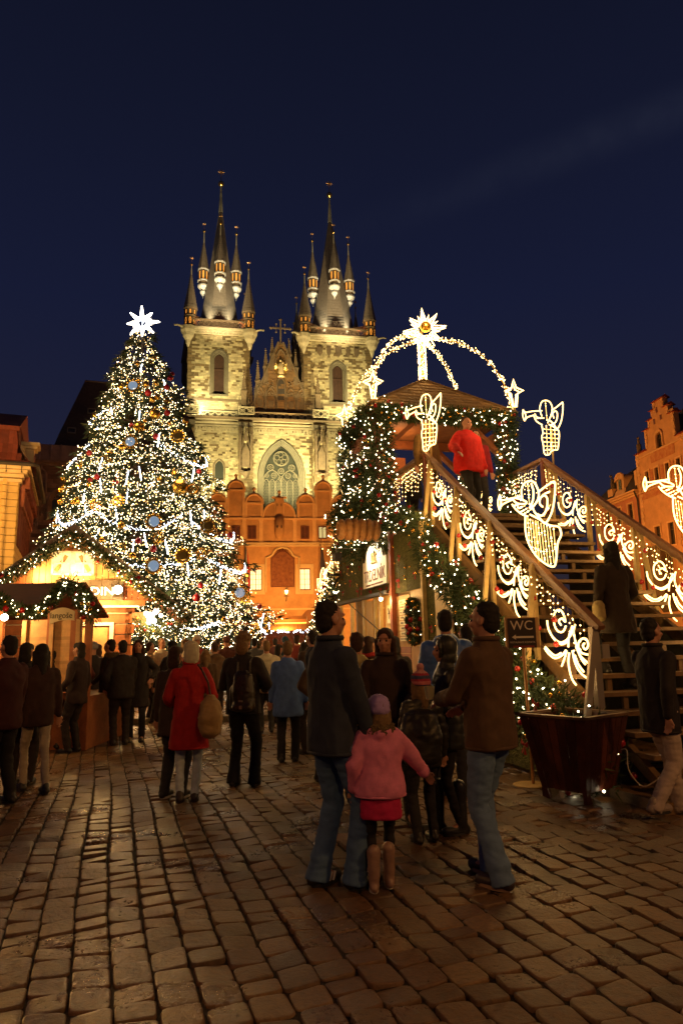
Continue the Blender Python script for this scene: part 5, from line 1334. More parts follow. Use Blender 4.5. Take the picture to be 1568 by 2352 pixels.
# ================================================================== small log stall behind, blazing lamps on a fir wreath
pz = A(348, 1416, 19)
hs = thing('rear_stall', 'little log stall with blazing lamps behind the big gable', 'market stall', (pz[0], 19.6, 0))
b = MB(); b.prism([(-1.0, 2.1), (-1.0, 2.55), (-.25, 2.55), (-.25, 2.1)], -.2, -.1); b.build('lintel', timl, hs)
b = MB(); b.box(-.95, -.85, -.1, 0, 0, 2.0); b.build('post', tim, hs)
b = MB(); b.box(-.8, 1.3, -.3, .3, .85, .93); b.build('counter', timl, hs)
for k in range(5): b = MB(); b.box(-.8, 1.3, -.28, -.24, .05+k*.155, .2+k*.155); b.build('plank', tim, hs)
for k, (dx, dz, s_) in enumerate(((0, 0, .11), (.14, .12, .07), (-.12, .08, .06), (.1, -.12, .07), (-.05, -.16, .05), (.28, .02, .05))):
    q = thing('bright_lamp', 'blazing white lamp in the cluster on the wreath of the rear log stall', 'lamp', (pz[0]+dx, 18.9, pz[2]+dz), 0, 'blazing lamps on the rear stall')
    b = MB(); b.ball((0, 0, 0), s_, 10, 7); b.build('lamp_glass', mat('floodlamp', (1, .95, .85), .5, emit=(1, .85, .6), estr=28), q)
    b = MB(); b.lathe([(.03, s_*.9), (.03, s_+.06)], 6); b.build('socket', roofd, q)
lamp('POINT', 'rear_stall_light', (pz[0], 18.6, pz[2]), 130, WARM, .15)
lamp('POINT', 'rear_stall_light', (pz[0]+.9, 19.7, 1.9), 60, WARM, .15)
garland('garland', None, [A(312, 1425, 18.9), A(330, 1450, 18.9), A(360, 1455, 18.9), A(395, 1440, 18.9), A(420, 1448, 18.9)], .16, 330, 30, 3, 4, label='fir garland with lamps along the front of the rear log stall', category='garland')
# wooden trestle table with lit trays in front of it
tb = thing('trestle_table', 'wooden trestle table with brightly lit trays of food', 'table', G(362, 1600)*np.array([1, 1, 0]))
b = MB(); b.box(-.45, .45, -.3, .3, .70, .74); b.build('tabletop', tim, tb)
for sx in (-.38, .38):
    for sy in (-.24, .24): b = MB(); b.box(sx-.03, sx+.03, sy-.03, sy+.03, 0, .7); b.build('leg', tim, tb)
tp = G(362, 1600)
for k, (dx, dz, w_) in enumerate(((-.1, .74, .25), (.05, .83, .2), (-.05, .92, .12))):
    b = MB(); b.lathe([(w_*.8, 0), (w_, .03), (w_, .06), (w_*.9, .05)], 12); t = b.build('food_tray', mat('pale_tray', (.7, .6, .42), .5), None, loc=(tp[0]+dx, tp[1], dz), label=('widest', 'middle', 'smallest')[k]+' tray of the lit stack on the trestle table', category='tray')
lamp('POINT', 'table_light', (tp[0], tp[1]+.1, 1.7), 35, WARM, .1)
# ================================================================== distant awning stall before the school house
aw = thing('awning_stall', 'long orange awning stall with a row of white lights before the school', 'market stall', A(655, 1470, 60)*np.array([1, 1, 0]))
def la(px, py): p = A(px, py, 60); return p[0]-aw.location[0], p[2]
x0, z0 = la(575, 1452); x1 = la(704, 1452)[0]; z1 = la(640, 1424)[1]; zf = la(640, 1433)[1]
b = MB(); b.prismx([(0, zf+.1), (-.3, zf+.35), (-.1, zf+.65), (.7, z1+.25), (1.5, z1)], x0, x1); b.build('canopy_top', mat('orange_canvas', (.40, .16, .05), .8, vary=.2, nscale=2), aw)
n = 16
for k in range(n):
    b = MB(); xa = x0-.6+(x1-x0+1)*k/n; b.prismx([(-.05, zf), (-1.3, z0+.1), (-1.3, z0+.02), (-.05, zf-.05)], xa+.01, xa+(x1-x0+1)/n-.01); b.build('awning_strip', mat('awning_cloth', (.48, .23, .08), .8, rnd=.15), aw)
b = MB(); b.box(x0, x1, -.12, -.05, zf+.0, zf+.1); b.build('tube_light', mat('yellow_tube', (1, .7, .2), .5, emit=(1, .55, .08), estr=1.6), aw)
b = MB()
for k in range(70): b.octa((x0-.6+(x1-x0+1)*gr.rand(), -1.35, z0-.02+gr.uniform(-.12, .1)), .04)
b.build('light_row', bulbc, aw, kind='stuff')
for k in range(5):
    xx = x0+(x1-x0)*k/4; b = MB(); b.box(xx-.05, xx+.05, -.1, 0, 0, zf); b.build('post', tim, aw)
b = MB(); b.box(x0, x1, 1.3, 1.4, 0, zf); b.build('rear_wall', tim, aw)
b = MB(); b.box(x0, x1, -.6, -.2, .2, 1.0); b.build('counter', tim, aw)
lamp('POINT', 'awning_light', (aw.location[0], 58.5, 3.2), 500, SODIUM, .3)
# ================================================================== wooden viewing bridge: stairs up, landing with pavilion, stairs down
BT = math.radians(14.5); BO = A(978, 1041, 12.3); BO[2] = 0
bu = np.array([math.cos(BT), math.sin(BT), 0]); bw_ = np.array([-math.sin(BT), math.cos(BT), 0])
def BW(u, d, z): return tuple(BO+bu*u+bw_*d+np.array([0, 0, z]))
def BL(x, y, u=0.0):
    r = ray(x, y); o = BO+u*bu; k = ((o-CP)@bu)/(r@bu); P = CP+k*r; return float((P-o)@bw_), float(P[2])
W_ = 2.38; HL = 3.86; RT = 4.957; SLP = .679; DL = 5.4
def railz(d): return RT+SLP*d if d < 0 else (RT if d < DL else RT-SLP*(d-DL))
dk = mat('deck_wood', (.20, .115, .045), .55, vary=.35, nscale=6, bump=.3, bscale=35, rnd=.2)
pinew = mat('pale_pine', (.58, .42, .17), .6, vary=.25, nscale=7, rnd=.12)
railw = mat('handrail_wood', (.26, .12, .045), .42, vary=.3, nscale=8, bump=.2, bscale=40)
redw = mat('red_brown_wood', (.24, .055, .02), .55, vary=.3, nscale=7)
metal = mat('steel_post', (.35, .31, .26), .45, .6)
bridge = thing('viewing_bridge', 'wooden viewing bridge with open stairs climbing to a landing', 'staircase', BW(0, 0, 0), BT)
d_ = -.1; z_ = HL; k = 0
me_t = MB(); me_t.box(.04, W_-.04, -.30, 0, -.045, 0); me_t = me_t.mesh('tread', dk)
while z_ > .12:
    if k: inst(me_t, 'tread', bridge, (rng.uniform(-.01, .01), d_+rng.uniform(-.008, .008), z_), (0, 0, rng.uniform(-.004, .004)))
    d_ -= .265; z_ -= .18; k += 1
FOOT = d_
b0 = MB()
for x in (.02, W_/2, W_-.10):
    b = MB(); b.prismx([(.1, HL-.06), (.1, HL-.36), (FOOT, -.0), (FOOT+.0, .12)], x, x+.07); b.build('stringer', dk, bridge)
for q in range(20):
    d0 = -.1-q*.265; z0 = HL-q*.18
    for x in (.35, 1.55):
        b = MB(); b.box(x, x+.06, d0-.27, d0-.23, z0-.18, z0-.05); b.build('tread_block', dk, bridge)
for q in range(28):
    b = MB(); b.box(-.3, W_+.2, -.1+q*.197, .085+q*.197, HL-.05, HL); b.build('deck_plank', dk, bridge)
b = MB(); b.box(-.3, W_+.2, -.08, 0.0, HL-.28, HL-.055); b.build('deck_beam', dk, bridge)
b = MB(); b.prismx([(DL, HL-.06), (DL, HL-.4), (DL+5.5, -.1), (DL+5.5, .1)], -.03, .05); b.build('stringer', pinew, bridge)
for dd in (-.0, 2.6, 5.2):
    for x in (0.15, W_-.15): b = MB(); b.box(x-.07, x+.07, dd, dd+.14, 0, HL-.05); b.build('support_post', dk, bridge)
b = MB(); b.box(-.2, W_+.3, FOOT-.15, FOOT+1.6, 0, .10); b.build('foot_platform', dk, bridge)
# --- railings
def railing(u, out, label, ds, lo, posts=True, far=True, nobr=False):
    r = thing('stair_railing', label, 'railing', BW(0, 0, 0), BT)
    lo_z = railz(lo)
    b = MB(); b.beam((u, lo-.10, lo_z-.07), (u, .02, RT+.01), .085, .05); b.beam((u, lo-.05, lo_z-.09), (u, 0, RT-.05), .05, .07); b.build('handrail', railw, r)
    b = MB(); b.beam((u, .0, RT), (u, 1.75 if not far else DL, RT), .10, .06); b.build('handrail', railw, r)
    if far: b = MB(); b.beam((u, DL, RT), (u, DL+5.3, RT-SLP*5.3), .08, .06); b.build('handrail', pinew, r)
    for d in ds:
        z = railz(d)
        b = MB(); b.box(u-.03, u+.03, d+.02, d+.09, z-1.25, z-.06); b.build('post', pinew, r)
        b = MB(); b.beam((u+out*.03, d-.03, z-.05), (u+out*.22, d-.03, z-1.42), .06, .05, (0, 1, 0)); b.build('brace', pinew, r)
    for d in (0,) + ((1.8, 3.6, DL) if far else (1.75,)):
        b = MB(); b.box(u-.05, u+.05, d-.05, d+.05, HL, RT-.03); b.build('post', redw, r)
    if far:
        for d in (DL+1.2, DL+2.6, DL+4.0): z = railz(d); b = MB(); b.beam((u-.03, d, z), (u-.25, d, z-1.5), .07, .07, (0, 1, 0)); b.build('brace', pinew, r)
    return r
rl = railing(0, -1, 'near left railing of the bridge stairs, brown handrail on pale posts', (-.22, -1.29, -2.41, -3.52), -4.73)
b = MB(); b.box(-.04, .04, -4.72, -4.64, 0.0, 1.69); b.build('end_post', metal, rl); b = MB(); b.beam((-.04, -4.76, 1.66), (-.30, -4.76, .30), .07, .045, (0, 1, 0)); b.build('brace', metal, rl)
b = MB(); b.box(.05, .14, -4.74, -4.62, 1.35, 1.5); b.build('bracket', metal, rl)
rr = railing(W_, 1, 'far right railing of the bridge stairs, dark rail against the sky', (-.25, -1.33, -2.45, -3.57, -4.7), -5.2, far=False)
# --- rope light outlines, traced once in the railing plane
rope = mat('rope_light', (1, .8, .5), .5, emit=(1.0, .64, .22), estr=4.2, sample=False)
ropet = mat('thin_rope_light', (1, .7, .3), .5, emit=(1.0, .56, .16), estr=3.0, sample=False)
bulby = mat('icicle_bulb', (1, .8, .5), .5, emit=(1.0, .62, .22), estr=9, sample=False)
wire = mat('light_wire', (.45, .30, .08), .5)
z1p = lambda x, y: ((1650+x*.4783)/1.7417, (1750+y*.4783)/1.7417)
def tr2(pts, c, u=0.0):
    o = []
    for x, y in pts:
        d, z = BL(*z1p(x, y), u); o.append((d-c[0], z-c[1]))
    return o
AC = (-3.62, 3.06)
angel_lines = [
 [(728, 478), (735, 515), (750, 525), (800, 515), (915, 490)], [(725, 605), (745, 565), (800, 535), (835, 520)], [(728, 478), (712, 540), (725, 605), (738, 545), (728, 478)],
 [(915, 520), (908, 440), (930, 385), (970, 365), (1010, 372), (1035, 410), (1052, 460), (1045, 520), (1005, 580), (985, 600)], [(990, 385), (1008, 450), (1002, 530), (975, 590)],
 [(835, 515), (868, 550), (938, 556), (945, 535), (895, 515), (850, 505)], [(830, 560), (860, 600), (910, 640), (960, 660)],
 [(1052, 455), (1110, 410), (1180, 368), (1188, 420), (1180, 530), (1162, 620), (1130, 690), (1100, 718), (1060, 675), (1015, 620), (995, 570)],
 [(1085, 580), (1062, 555), (1065, 510), (1095, 485), (1122, 505), (1125, 560), (1110, 620), (1075, 655), (1040, 640)],
 [(940, 655), (940, 760), (955, 850), (990, 930), (1040, 1000), (1100, 1050), (1150, 1078), (1185, 1075), (1200, 1010), (1205, 930), (1215, 870), (1238, 820), (1235, 780), (1215, 745), (1160, 738), (1110, 720), (1050, 680), (980, 645)]]
rib_lines = [[(960, 670), (975, 880)], [(980, 680), (1000, 935)], [(1000, 690), (1030, 985)], [(1025, 695), (1055, 1010)], [(1045, 700), (1080, 1035)], [(1070, 715), (1105, 1050)], [(1095, 730), (1130, 1065)], [(1120, 735), (1155, 1070)], [(1145, 745), (1180, 1050)], [(1175, 750), (1195, 980)],
 [(850, 570), (900, 560)], [(870, 600), (940, 570)], [(900, 625), (960, 590)], [(960, 385), (975, 560)], [(930, 640), (990, 600)], [(1080, 480), (1150, 450)], [(1095, 660), (1150, 560)]]
def flat3(P): return [(0.0, a, c) for a, c in P]
ab_ = MB(); at = MB(); al = MB()
for L_ in angel_lines: ab_.tube(smoothline(flat3(tr2(L_, AC)), 3), .012, 5)
for L_ in rib_lines:
    P = flat3(tr2(L_, AC)); at.tube(P, .0055, 4)
    for q in range(5):
        t = rng.rand(); al.octa(tuple(np.array(P[0])*(1-t)+np.array(P[1])*t), .013)
zp = tr2([(1015, 700), (1010, 1100)], AC); al_pole = MB(); al_pole.tube([(0.02, zp[0][0], zp[0][1]), (.02, zp[0][0], zp[1][1]-.12)], .018, 6)
m_a, m_t, m_l, m_p = ab_.mesh('outline', rope), at.mesh('rib', ropet), al.mesh('sparkle', bulby), al_pole.mesh('pole', pinew)
z2p = lambda x, y: ((1450+x*.4464)/1.7417, (1180+y*.4464)/1.7417)
AC2 = (-.36, 5.52)
def tr3(L_): return [(0.0, BL(*z2p(x, y))[0]-AC2[0], BL(*z2p(x, y))[1]-AC2[1]) for x, y in L_]
n_a, n_t, n_l = MB(), MB(), MB()
for L_ in ([(400, 1000), (420, 1020), (470, 1000), (545, 980)], [(410, 1100), (430, 1065), (480, 1035)], [(400, 1000), (396, 1050), (410, 1100), (420, 1050), (400, 1000)],
  [(545, 1030), (530, 970), (545, 900), (580, 875), (615, 890), (630, 940), (620, 1000), (600, 1060), (590, 1085)], [(480, 1035), (500, 1085), (545, 1110)], [(560, 1045), (510, 1050), (490, 1020)],
  [(625, 960), (660, 925), (700, 880), (715, 870), (712, 960), (700, 1040), (680, 1100), (660, 1130), (640, 1090), (610, 1060)], [(640, 1030), (632, 990), (650, 960), (668, 975), (665, 1030), (650, 1070), (620, 1095)],
  [(540, 1105), (550, 1180), (540, 1230), (550, 1300), (555, 1370), (575, 1390), (600, 1375), (610, 1350), (640, 1330), (665, 1320), (675, 1240), (680, 1180), (668, 1130), (600, 1098)]):
    n_a.tube(smoothline(tr3(L_), 3), .012, 5)
for L_ in ([(548, 1150), (672, 1140)], [(548, 1190), (678, 1178)], [(545, 1230), (675, 1218)], [(548, 1270), (674, 1255)], [(552, 1310), (670, 1292)], [(557, 1350), (630, 1325)], [(578, 1110), (582, 1380)], [(612, 1110), (612, 1340)], [(643, 1110), (647, 1325)], [(500, 1060), (540, 1050)], [(575, 885), (585, 1060)]):
    P = tr3(L_); n_t.tube(P, .0055, 4)
    for q in range(5): t = rng.rand(); n_l.octa(tuple(np.array(P[0])*(1-t)+np.array(P[1])*t), .012)
n_p = MB(); n_p.tube([(.02, .06, -.1), (.02, .1, -.95)], .016, 6)
n_set = ((n_a.mesh('outline', rope), 'outline'), (n_t.mesh('rib', ropet), 'rib'), (n_l.mesh('sparkle', bulby), 'sparkle'), (n_p.mesh('pole', pinew), 'pole'))
def angel(u, d, z, label, flip=False, glow=8, slim=False):
    t = thing('light_angel', label, 'light figure', BW(u, d, z), BT, 'rope light angels blowing trumpets')
    for m, n in (n_set if slim else ((m_a, 'outline'), (m_t, 'rib'), (m_l, 'sparkle'), (m_p, 'pole'))):
        o = inst(m, n, t); 
        if n == 'sparkle': o['kind'] = 'stuff'
    if flip: t.scale = (1, -1, 1)
    if u > 1: t.scale = (1, .80, 1)
    if glow: lamp('POINT', 'angel_light', BW(u-.25, d-.1, z-.1), glow, WARM, .15)
angel(0, -3.62, 3.06, 'largest glowing angel blowing a trumpet, low over the near stair rail')
angel(0, -.28, 5.52, 'glowing angel with trumpet before the pavilion, at the top of the near rail', slim=True)
angel(W_, -.38, 5.52, 'glowing angel with trumpet standing alone against the dark sky', slim=True)
angel(W_, -3.5, 3.40, 'glowing angel cut off by the right edge of the photo')
angel(0, 5.75, 5.6, 'edge-on glowing angel before the church, left of the pavilion', True, slim=True)
angel(0, 8.85, 3.25, 'edge-on glowing angel lowest at the far stairs, left of the kiosk', True, slim=True)
SCN = BL(*z1p(835, 1230))
swirl_lines = [
 [(800, 1090), (786, 1062), (806, 1040), (826, 1062), (820, 1020), (800, 985), (775, 985), (755, 1030), (760, 1100), (785, 1140), (815, 1130), (830, 1090)],
 [(712, 1070), (720, 1130), (745, 1180), (790, 1215), (830, 1195), (865, 1140), (888, 1070)], [(725, 1140), (752, 1195), (800, 1228), (838, 1205)],
 [(695, 1275), (720, 1310), (760, 1335), (800, 1312), (830, 1265)], [(700, 1262), (730, 1295), (765, 1315), (800, 1290)],
 [(945, 1195), (935, 1215), (950, 1238), (968, 1210), (960, 1168), (935, 1162), (912, 1190), (908, 1230), (930, 1268), (965, 1272)],
 [(885, 1080), (880, 1150), (900, 1230), (920, 1290), (965, 1330)], [(890, 1225), (925, 1310), (950, 1345)],
 [(870, 1260), (880, 1320), (900, 1380), (930, 1420), (960, 1440)], [(885, 1290), (905, 1350), (940, 1400)],
 [(850, 1280), (845, 1350), (855, 1420), (870, 1470), (892, 1502)], [(835, 1270), (820, 1330), (803, 1385)], [(870, 1085), (850, 1160), (845, 1240)]]
sb = MB()
for L_ in swirl_lines: sb.tube(smoothline(flat3(tr2(L_, SCN)), 3), .0115, 5)
m_s = sb.mesh('rope_outline', rope)
def swirl(u, d, z, label, glow=9, flip=False):
    t = thing('light_swirl', label, 'light figure', BW(u, d, z), BT, 'scrollwork rope lights hung on the stair rails')
    inst(m_s, 'rope_outline', t)
    if flip: t.scale = (1, -1, 1)
    if glow: lamp('POINT', 'swirl_light', BW(u-.3, d, z-.1), glow, WARM, .2)
offz = SCN[1]-railz(SCN[0])
for d, lb in ((-.62, 'topmost scroll light under the near handrail, beside the landing'), (-1.72, 'second scroll light from the top under the near handrail'), (SCN[0], 'third scroll light from the top of the near handrail, left of the big angel'), (-4.13, 'lowest scroll light of the near handrail, right of the toilet sign')):
    swirl(0, d, railz(d)+offz, lb)
for d, lb in ((-.85, 'topmost scroll light on the right stair rail'), (-1.98, 'second scroll light down the right stair rail'), (-3.05, 'third scroll light down the right stair rail near the photo edge'), (-4.15, 'lowest scroll light of the right rail at the photo edge')):
    swirl(W_-.04, d, railz(d)+offz, lb, 7)
swirl(-.02, 3.9, RT-.55, 'scroll light on the landing rail above the pastry sign, seen edge-on', 8)
swirl(1.9, 1.7, RT-.55, 'small scroll light behind the trumpet of the largest angel', 0)
# --- icicle light chains under the rails
def icicles(u, d0, d1, n, label, ln=.45, side=-1):
    t = thing('icicle_lights', label, 'string lights', BW(0, 0, 0), BT, None)
    b = MB(); l = MB()
    b.tube([(u+side*.04, d0+(d1-d0)*k/10, railz(d0+(d1-d0)*k/10)-.08-.03*(k % 2)) for k in range(11)], .006, 4)
    for k in range(n):
        d = d0+(d1-d0)*(k+rng.rand()*.8)/n; L_ = rng.uniform(.12, ln); z = railz(d)-.09; x = u+side*rng.uniform(.03, .08); P = [(x, d, z)]
        m = max(2, int(L_/.075))
        for j in range(m):
            P.append((x+rng.uniform(-.012, .012), P[-1][1]+rng.uniform(-.018, .018), z-L_*(j+1)/m)); l.octa((x+side*.008, P[-1][1], P[-1][2]), .0105)
        b.tube(P, .0035, 3, cap=False)
    b.build('light_wire', wire, t, kind='stuff'); l.build('icicle_bulbs', bulby, t, kind='stuff')
for a, c, s_ in ((-4.6, -3.55, 'lowest'), (-3.48, -2.45, 'third'), (-2.38, -1.33, 'second'), (-1.25, -.05, 'uppermost')):
    icicles(0, a, c, 15, f'{s_} bay of warm icicle lights along the near handrail'+(' from the top' if s_ in ('third', 'second') else ''))
icicles(0, .1, 1.7, 24, 'icicle lights on the landing rail left of the first angel pole', .6)
icicles(0, 1.9, 5.3, 40, 'icicle lights on the landing rail above the pastry model', .55)
for a, c, s_ in ((-4.9, -3.65, 'lowest'), (-3.5, -2.5, 'third'), (-2.4, -1.4, 'second'), (-1.25, -.05, 'uppermost')):
    icicles(W_, a, c, 14, f'{s_} bay of warm icicle lights along the right stair rail'+(' from the top' if s_ in ('third', 'second') else ''))
icicles(W_, .1, 1.65, 26, 'icicle lights on the landing rail right of the red coated people', .55)
# --- red balls on the railings
redm = MB(); redm.ball((0, 0, 0), .036, 12, 8); redm.lathe([(.009, .033), (.009, .046)], 6); redm = redm.mesh('bauble', red, True)
for u in (0, W_):
    for d in (-4.45, -3.95, -3.62, -3.3, -2.75, -2.5, -2.1, -1.62, -1.42, -.9, -.5, -.35):
        for dz in (-.42, -.85):
            if rng.rand() < .25: continue
            d2 = d+rng.uniform(-.08, .08)
            inst(redm, 'bauble', None, BW(u-.05, d2, railz(d2)+dz+rng.uniform(-.12, .12)), label='red ball hanging in the icicle lights of the '+('near' if u == 0 else 'right')+' stair rail', category='bauble', group='red balls on the '+('near' if u == 0 else 'right')+' stair rail')
# ================================================================== pavilion over the landing
PU0, PU1, PD0, PD1 = -.48, 2.32, 1.35, 3.25; PC = ((PU0+PU1)/2, (PD0+PD1)/2)
pcw = BW(PC[0], PC[1], 0); pav = thing('pavilion', 'wooden pavilion with shingled pyramid roof standing on the bridge landing', 'pavilion', BW(0, 0, 0), BT)
EZp = 6.27; AP = A(985, 874, pcw[1])[2]
for X in (PU0, PU1):
    for Y in (PD0, PD1): b = MB(); b.box(X-.07, X+.07, Y-.07, Y+.07, HL, EZp-.1); b.build('post', redw, pav)
b = MB()
for Y in (PD0, PD1): b = MB(); b.box(PU0-.2, PU1+.2, Y-.06, Y+.06, EZp-.28, EZp-.10); b.build('beam', tim, pav)
b = MB()
for X in (PU0, PU1): b = MB(); b.box(X-.06, X+.06, PD0, PD1, EZp-.5, EZp-.285); b.build('beam', tim, pav)
for X, s_ in ((PU0, 1), (PU1, -1)):
    for Y in (PD0, PD1): b = MB(); b.beam((X+s_*.05, Y, EZp-.95), (X+s_*.75, Y, EZp-.3), .09, .14, (0, 1, 0)); b.build('knee_brace', tim, pav)
b = MB(); b.box(PU0-.1, PU1+.1, PD0-.1, PD1+.1, EZp-.08, EZp-.03); b.build('ceiling', mat('ceiling_boards', (.30, .12, .04), .7, vary=.25, nscale=5), pav)
b = MB(); b.box(PU0, PU0+1.25, PD1-.02, PD1+.04, EZp-1.15, EZp-.5); b.build('rear_board', tim, pav)
ov = .22; cr_ = [(PU0-ov, PD0-ov), (PU1+ov, PD0-ov), (PU1+ov, PD1+ov), (PU0-ov, PD1+ov)]
b = MB(); b.add([(x, y, EZp) for x, y in cr_]+[(PC[0], PC[1], AP)], [(0, 1, 4), (1, 2, 4), (2, 3, 4), (3, 0, 4), (3, 2, 1, 0)]); b.build('roof_deck', dk, pav)
shm = mat('roof_shingle', (.30, .19, .095), .75, vary=.3, nscale=6, bump=.3, bscale=30, rnd=.22)
for side in range(4):
    p, q = np.array([*cr_[side], EZp]), np.array([*cr_[(side+1) % 4], EZp]); ap = np.array([PC[0], PC[1], AP]); rows = 9
    if side == 2: continue
    nrm = np.cross(q-p, ap-p); nrm /= np.linalg.norm(nrm)
    for r in range(rows):
        t0, t1 = r/rows, (r+1.15)/rows; a0, c0 = p+(ap-p)*t0, q+(ap-q)*t0; L0_ = np.linalg.norm(c0-a0); n = max(1, int(L0_/.34)); sh = (r % 2)*.5/n
        for j in range(n+1):
            s0 = max(0, j/n-sh); s1 = min(1, (j+1)/n-sh)
            if s1-s0 < .02: continue
            g = .006/max(L0_, .1)
            v0 = a0+(c0-a0)*(s0+g); v1 = a0+(c0-a0)*(s1-g)
            up = (ap-(p+q)/2)/rows*1.15
            tp0, tp1 = v0+up, v1+up
            # keep inside the hip lines
            a1, c1 = p+(ap-p)*min(1, t1), q+(ap-q)*min(1, t1); e = (q-p)/np.linalg.norm(q-p)
            f0 = max((tp0-a1)@e, 0) if (tp0-a1)@e < 0 else (tp0-a1)@e; L1_ = np.linalg.norm(c1-a1)
            tp0 = a1+e*min(max((tp0-a1)@e, 0), L1_); tp1 = a1+e*min(max((tp1-a1)@e, 0), L1_)
            m_ = MB(); th = nrm*.022; lo = nrm*.006
            vs = [v0+lo, v1+lo, tp1+lo*.2, tp0+lo*.2, v0+th+lo, v1+th+lo, tp1+lo, tp0+lo]
            m_.add([tuple(x) for x in vs], [(4, 5, 6, 7), (0, 1, 5, 4), (1, 2, 6, 5), (3, 0, 4, 7)]); m_.build('shingle', shm, pav)
for i in (0, 1, 3):
    b = MB(); b.beam((*cr_[i], EZp+.02), (PC[0], PC[1], AP+.03), .10, .03); b.build('hip_board', shm, pav)
# garlands of the pavilion
gk = dict(L_=.12, br=.013)
for (X, Y, lb) in ((PU0, PD0, 'front left'), (PU1, PD0, 'front right'), (PU0, PD1, 'rear left'), (PU1, PD1, 'rear right')):
    garland('garland', None, [BW(X, Y-.05, HL-.35 if X < 0 else HL), BW(X, Y-.05, EZp-.1)], .34 if X < 0 else .25, 620, 48, 4, 7, label=f'thick fir column full of warm lights on the {lb} pavilion post', category='garland', **gk)
garland('garland', None, [BW(PU0, PD0-.2, EZp-.16), BW(PU1+.1, PD0-.2, EZp-.16)], 0.19, 480, 26, 4, 9, label='fir garland across the front eave of the pavilion', category='garland', **gk)
garland('garland', None, [BW(PU0-.15, PD0, EZp-.1), BW(PU0-.15, PD1+.1, EZp-.1)], .24, 480, 28, 4, 8, label='fir garland along the left eave of the pavilion', category='garland', **gk)
garland('fir_bank', None, [BW(PU0-.2, PD0, 4.25), BW(PU0-.2, PD1+.3, 4.25)], .45, 900, 40, 5, 8, label='dense fir wall below the left side of the pavilion', category='garland', **gk)
garland('fir_bank', None, [BW(PU0-.1, PD0+.5, 5.0), BW(PU0-.1, PD1-.2, 5.0)], .4, 700, 36, 4, 6, label='dense fir screen closing the left side of the pavilion', category='garland', **gk)
# crown of four lit arches with the great star
star_c = A(975, 758, pcw[1]); topz = A(975, 781, pcw[1])[2]
crown = thing('light_arches', 'four arches wound with warm lights over the pavilion roof', 'light arch', BW(0, 0, 0), BT)
for i, (X, Y) in enumerate(((PU0-.12, PD0-.1), (PU1+.15, PD0-.1), (PU0-.12, PD1+.1), (PU1+.1, PD1+.1))):
    P = []
    for k in range(19):
        a = math.pi/2*k/18; h = math.cos(a); P.append((PC[0]+(X-PC[0])*h, PC[1]+(Y-PC[1])*h, EZp+(topz-EZp)*math.sin(a)))
    b = MB(); b.tube(P, .018, 5); b.build('arch', wire, crown)
    l = MB()
    for k in range(230):
        t = rng.uniform(0, 18); j = int(t); f_ = t-j; p = np.array(P[j])*(1-f_)+np.array(P[min(18, j+1)])*f_; l.octa(tuple(p+rng.normal(size=3)*.028), .014)
    l.build('arch_lights', bulby, crown, kind='stuff')
b = MB(); b.tube([(PC[0], PC[1], AP), (PC[0], PC[1], topz+.2)], .04, 6); b.build('mast', wire, crown)
l = MB()
for k in range(420): a = rng.uniform(0, 6.28); l.octa((PC[0]+.085*math.cos(a), PC[1]+.085*math.sin(a), rng.uniform(AP, topz)), .014)
l.build('mast_lights', bulby, crown, kind='stuff')
ss = thing('great_star', 'huge warm starburst with a golden ball on the pavilion crown', 'star', star_c)
c3 = MB(); b = MB()
for k in range(8):
    a = math.pi/2+k*math.pi/4+.12; r1 = (.50, .42, .50, .40, .40, .42, .48, .46)[k]; P0_ = [(math.cos(a)*.16-math.sin(a)*.06, 0, math.sin(a)*.16+math.cos(a)*.06), (math.cos(a)*r1, -.02, math.sin(a)*r1), (math.cos(a)*.16+math.sin(a)*.06, 0, math.sin(a)*.16-math.cos(a)*.06)]
    for y in (-.06, .06): b.tube([(x, y_+y, z) for x, y_, z in P0_], .013, 5)
    for q in range(26): t = rng.uniform(.1, 1); c3.octa((math.cos(a)*(.15+(r1-.15)*t)+rng.normal()*.02*(1-t), rng.uniform(-.06, .06), math.sin(a)*(.15+(r1-.15)*t)+rng.normal()*.02*(1-t)), .009)
    a += math.pi/8; r1 = .33; P0_ = [(math.cos(a)*.14-math.sin(a)*.04, -.03, math.sin(a)*.14+math.cos(a)*.04), (math.cos(a)*r1, -.1, math.sin(a)*r1), (math.cos(a)*.14+math.sin(a)*.04, -.03, math.sin(a)*.14-math.cos(a)*.04)]
    b.tube(P0_, .012, 5)
for k in range(6):
    a = math.pi*1.15+k*.7/5*math.pi; b.tube([(math.cos(a)*.14, -.1, math.sin(a)*.16-.1), (math.cos(a)*.3, -.15, math.sin(a)*.42-.12)], .013, 5)
b.build('ray', mat('star_rope', (1, .9, .7), .5, emit=(1, .70, .30), estr=5, sample=False), ss); c3.build('star_sparkle', bulby, ss, kind='stuff')
b = MB(); b.ball((0, -.16, 0), .125, 18, 12); b.build('golden_ball', goldb, ss, smooth=True)
lamp('POINT', 'star_light', tuple(star_c+np.array([0, -.55, .1])), 26, WARM, .1)
def fourstar(u, d, z, label, big=1.0):
    t = thing('corner_star', label, 'star', BW(u, d, z), 0, 'four pointed corner stars of the pavilion')
    P = [(0, .26), (.05, .07), (.2, 0), (.07, -.06), (.03, -.36), (-.03, -.36), (-.07, -.06), (-.2, 0), (-.05, .07)]
    b = MB(); b.tube([(x*big, -.05, z_*big) for x, z_ in P], .017, 5, closed=True); b.tube([(x*big*.8, .05, z_*big*.9) for x, z_ in P], .014, 5, closed=True); b.build('outline', rope, t)
    b = MB(); b.tube([(0, 0, -.36*big), (0, 0, -.55*big)], .015, 5); b.build('pole', wire, t)
    lamp('POINT', 'corner_star_light', BW(u-.1, d-.35, z), 9, WARM, .1)
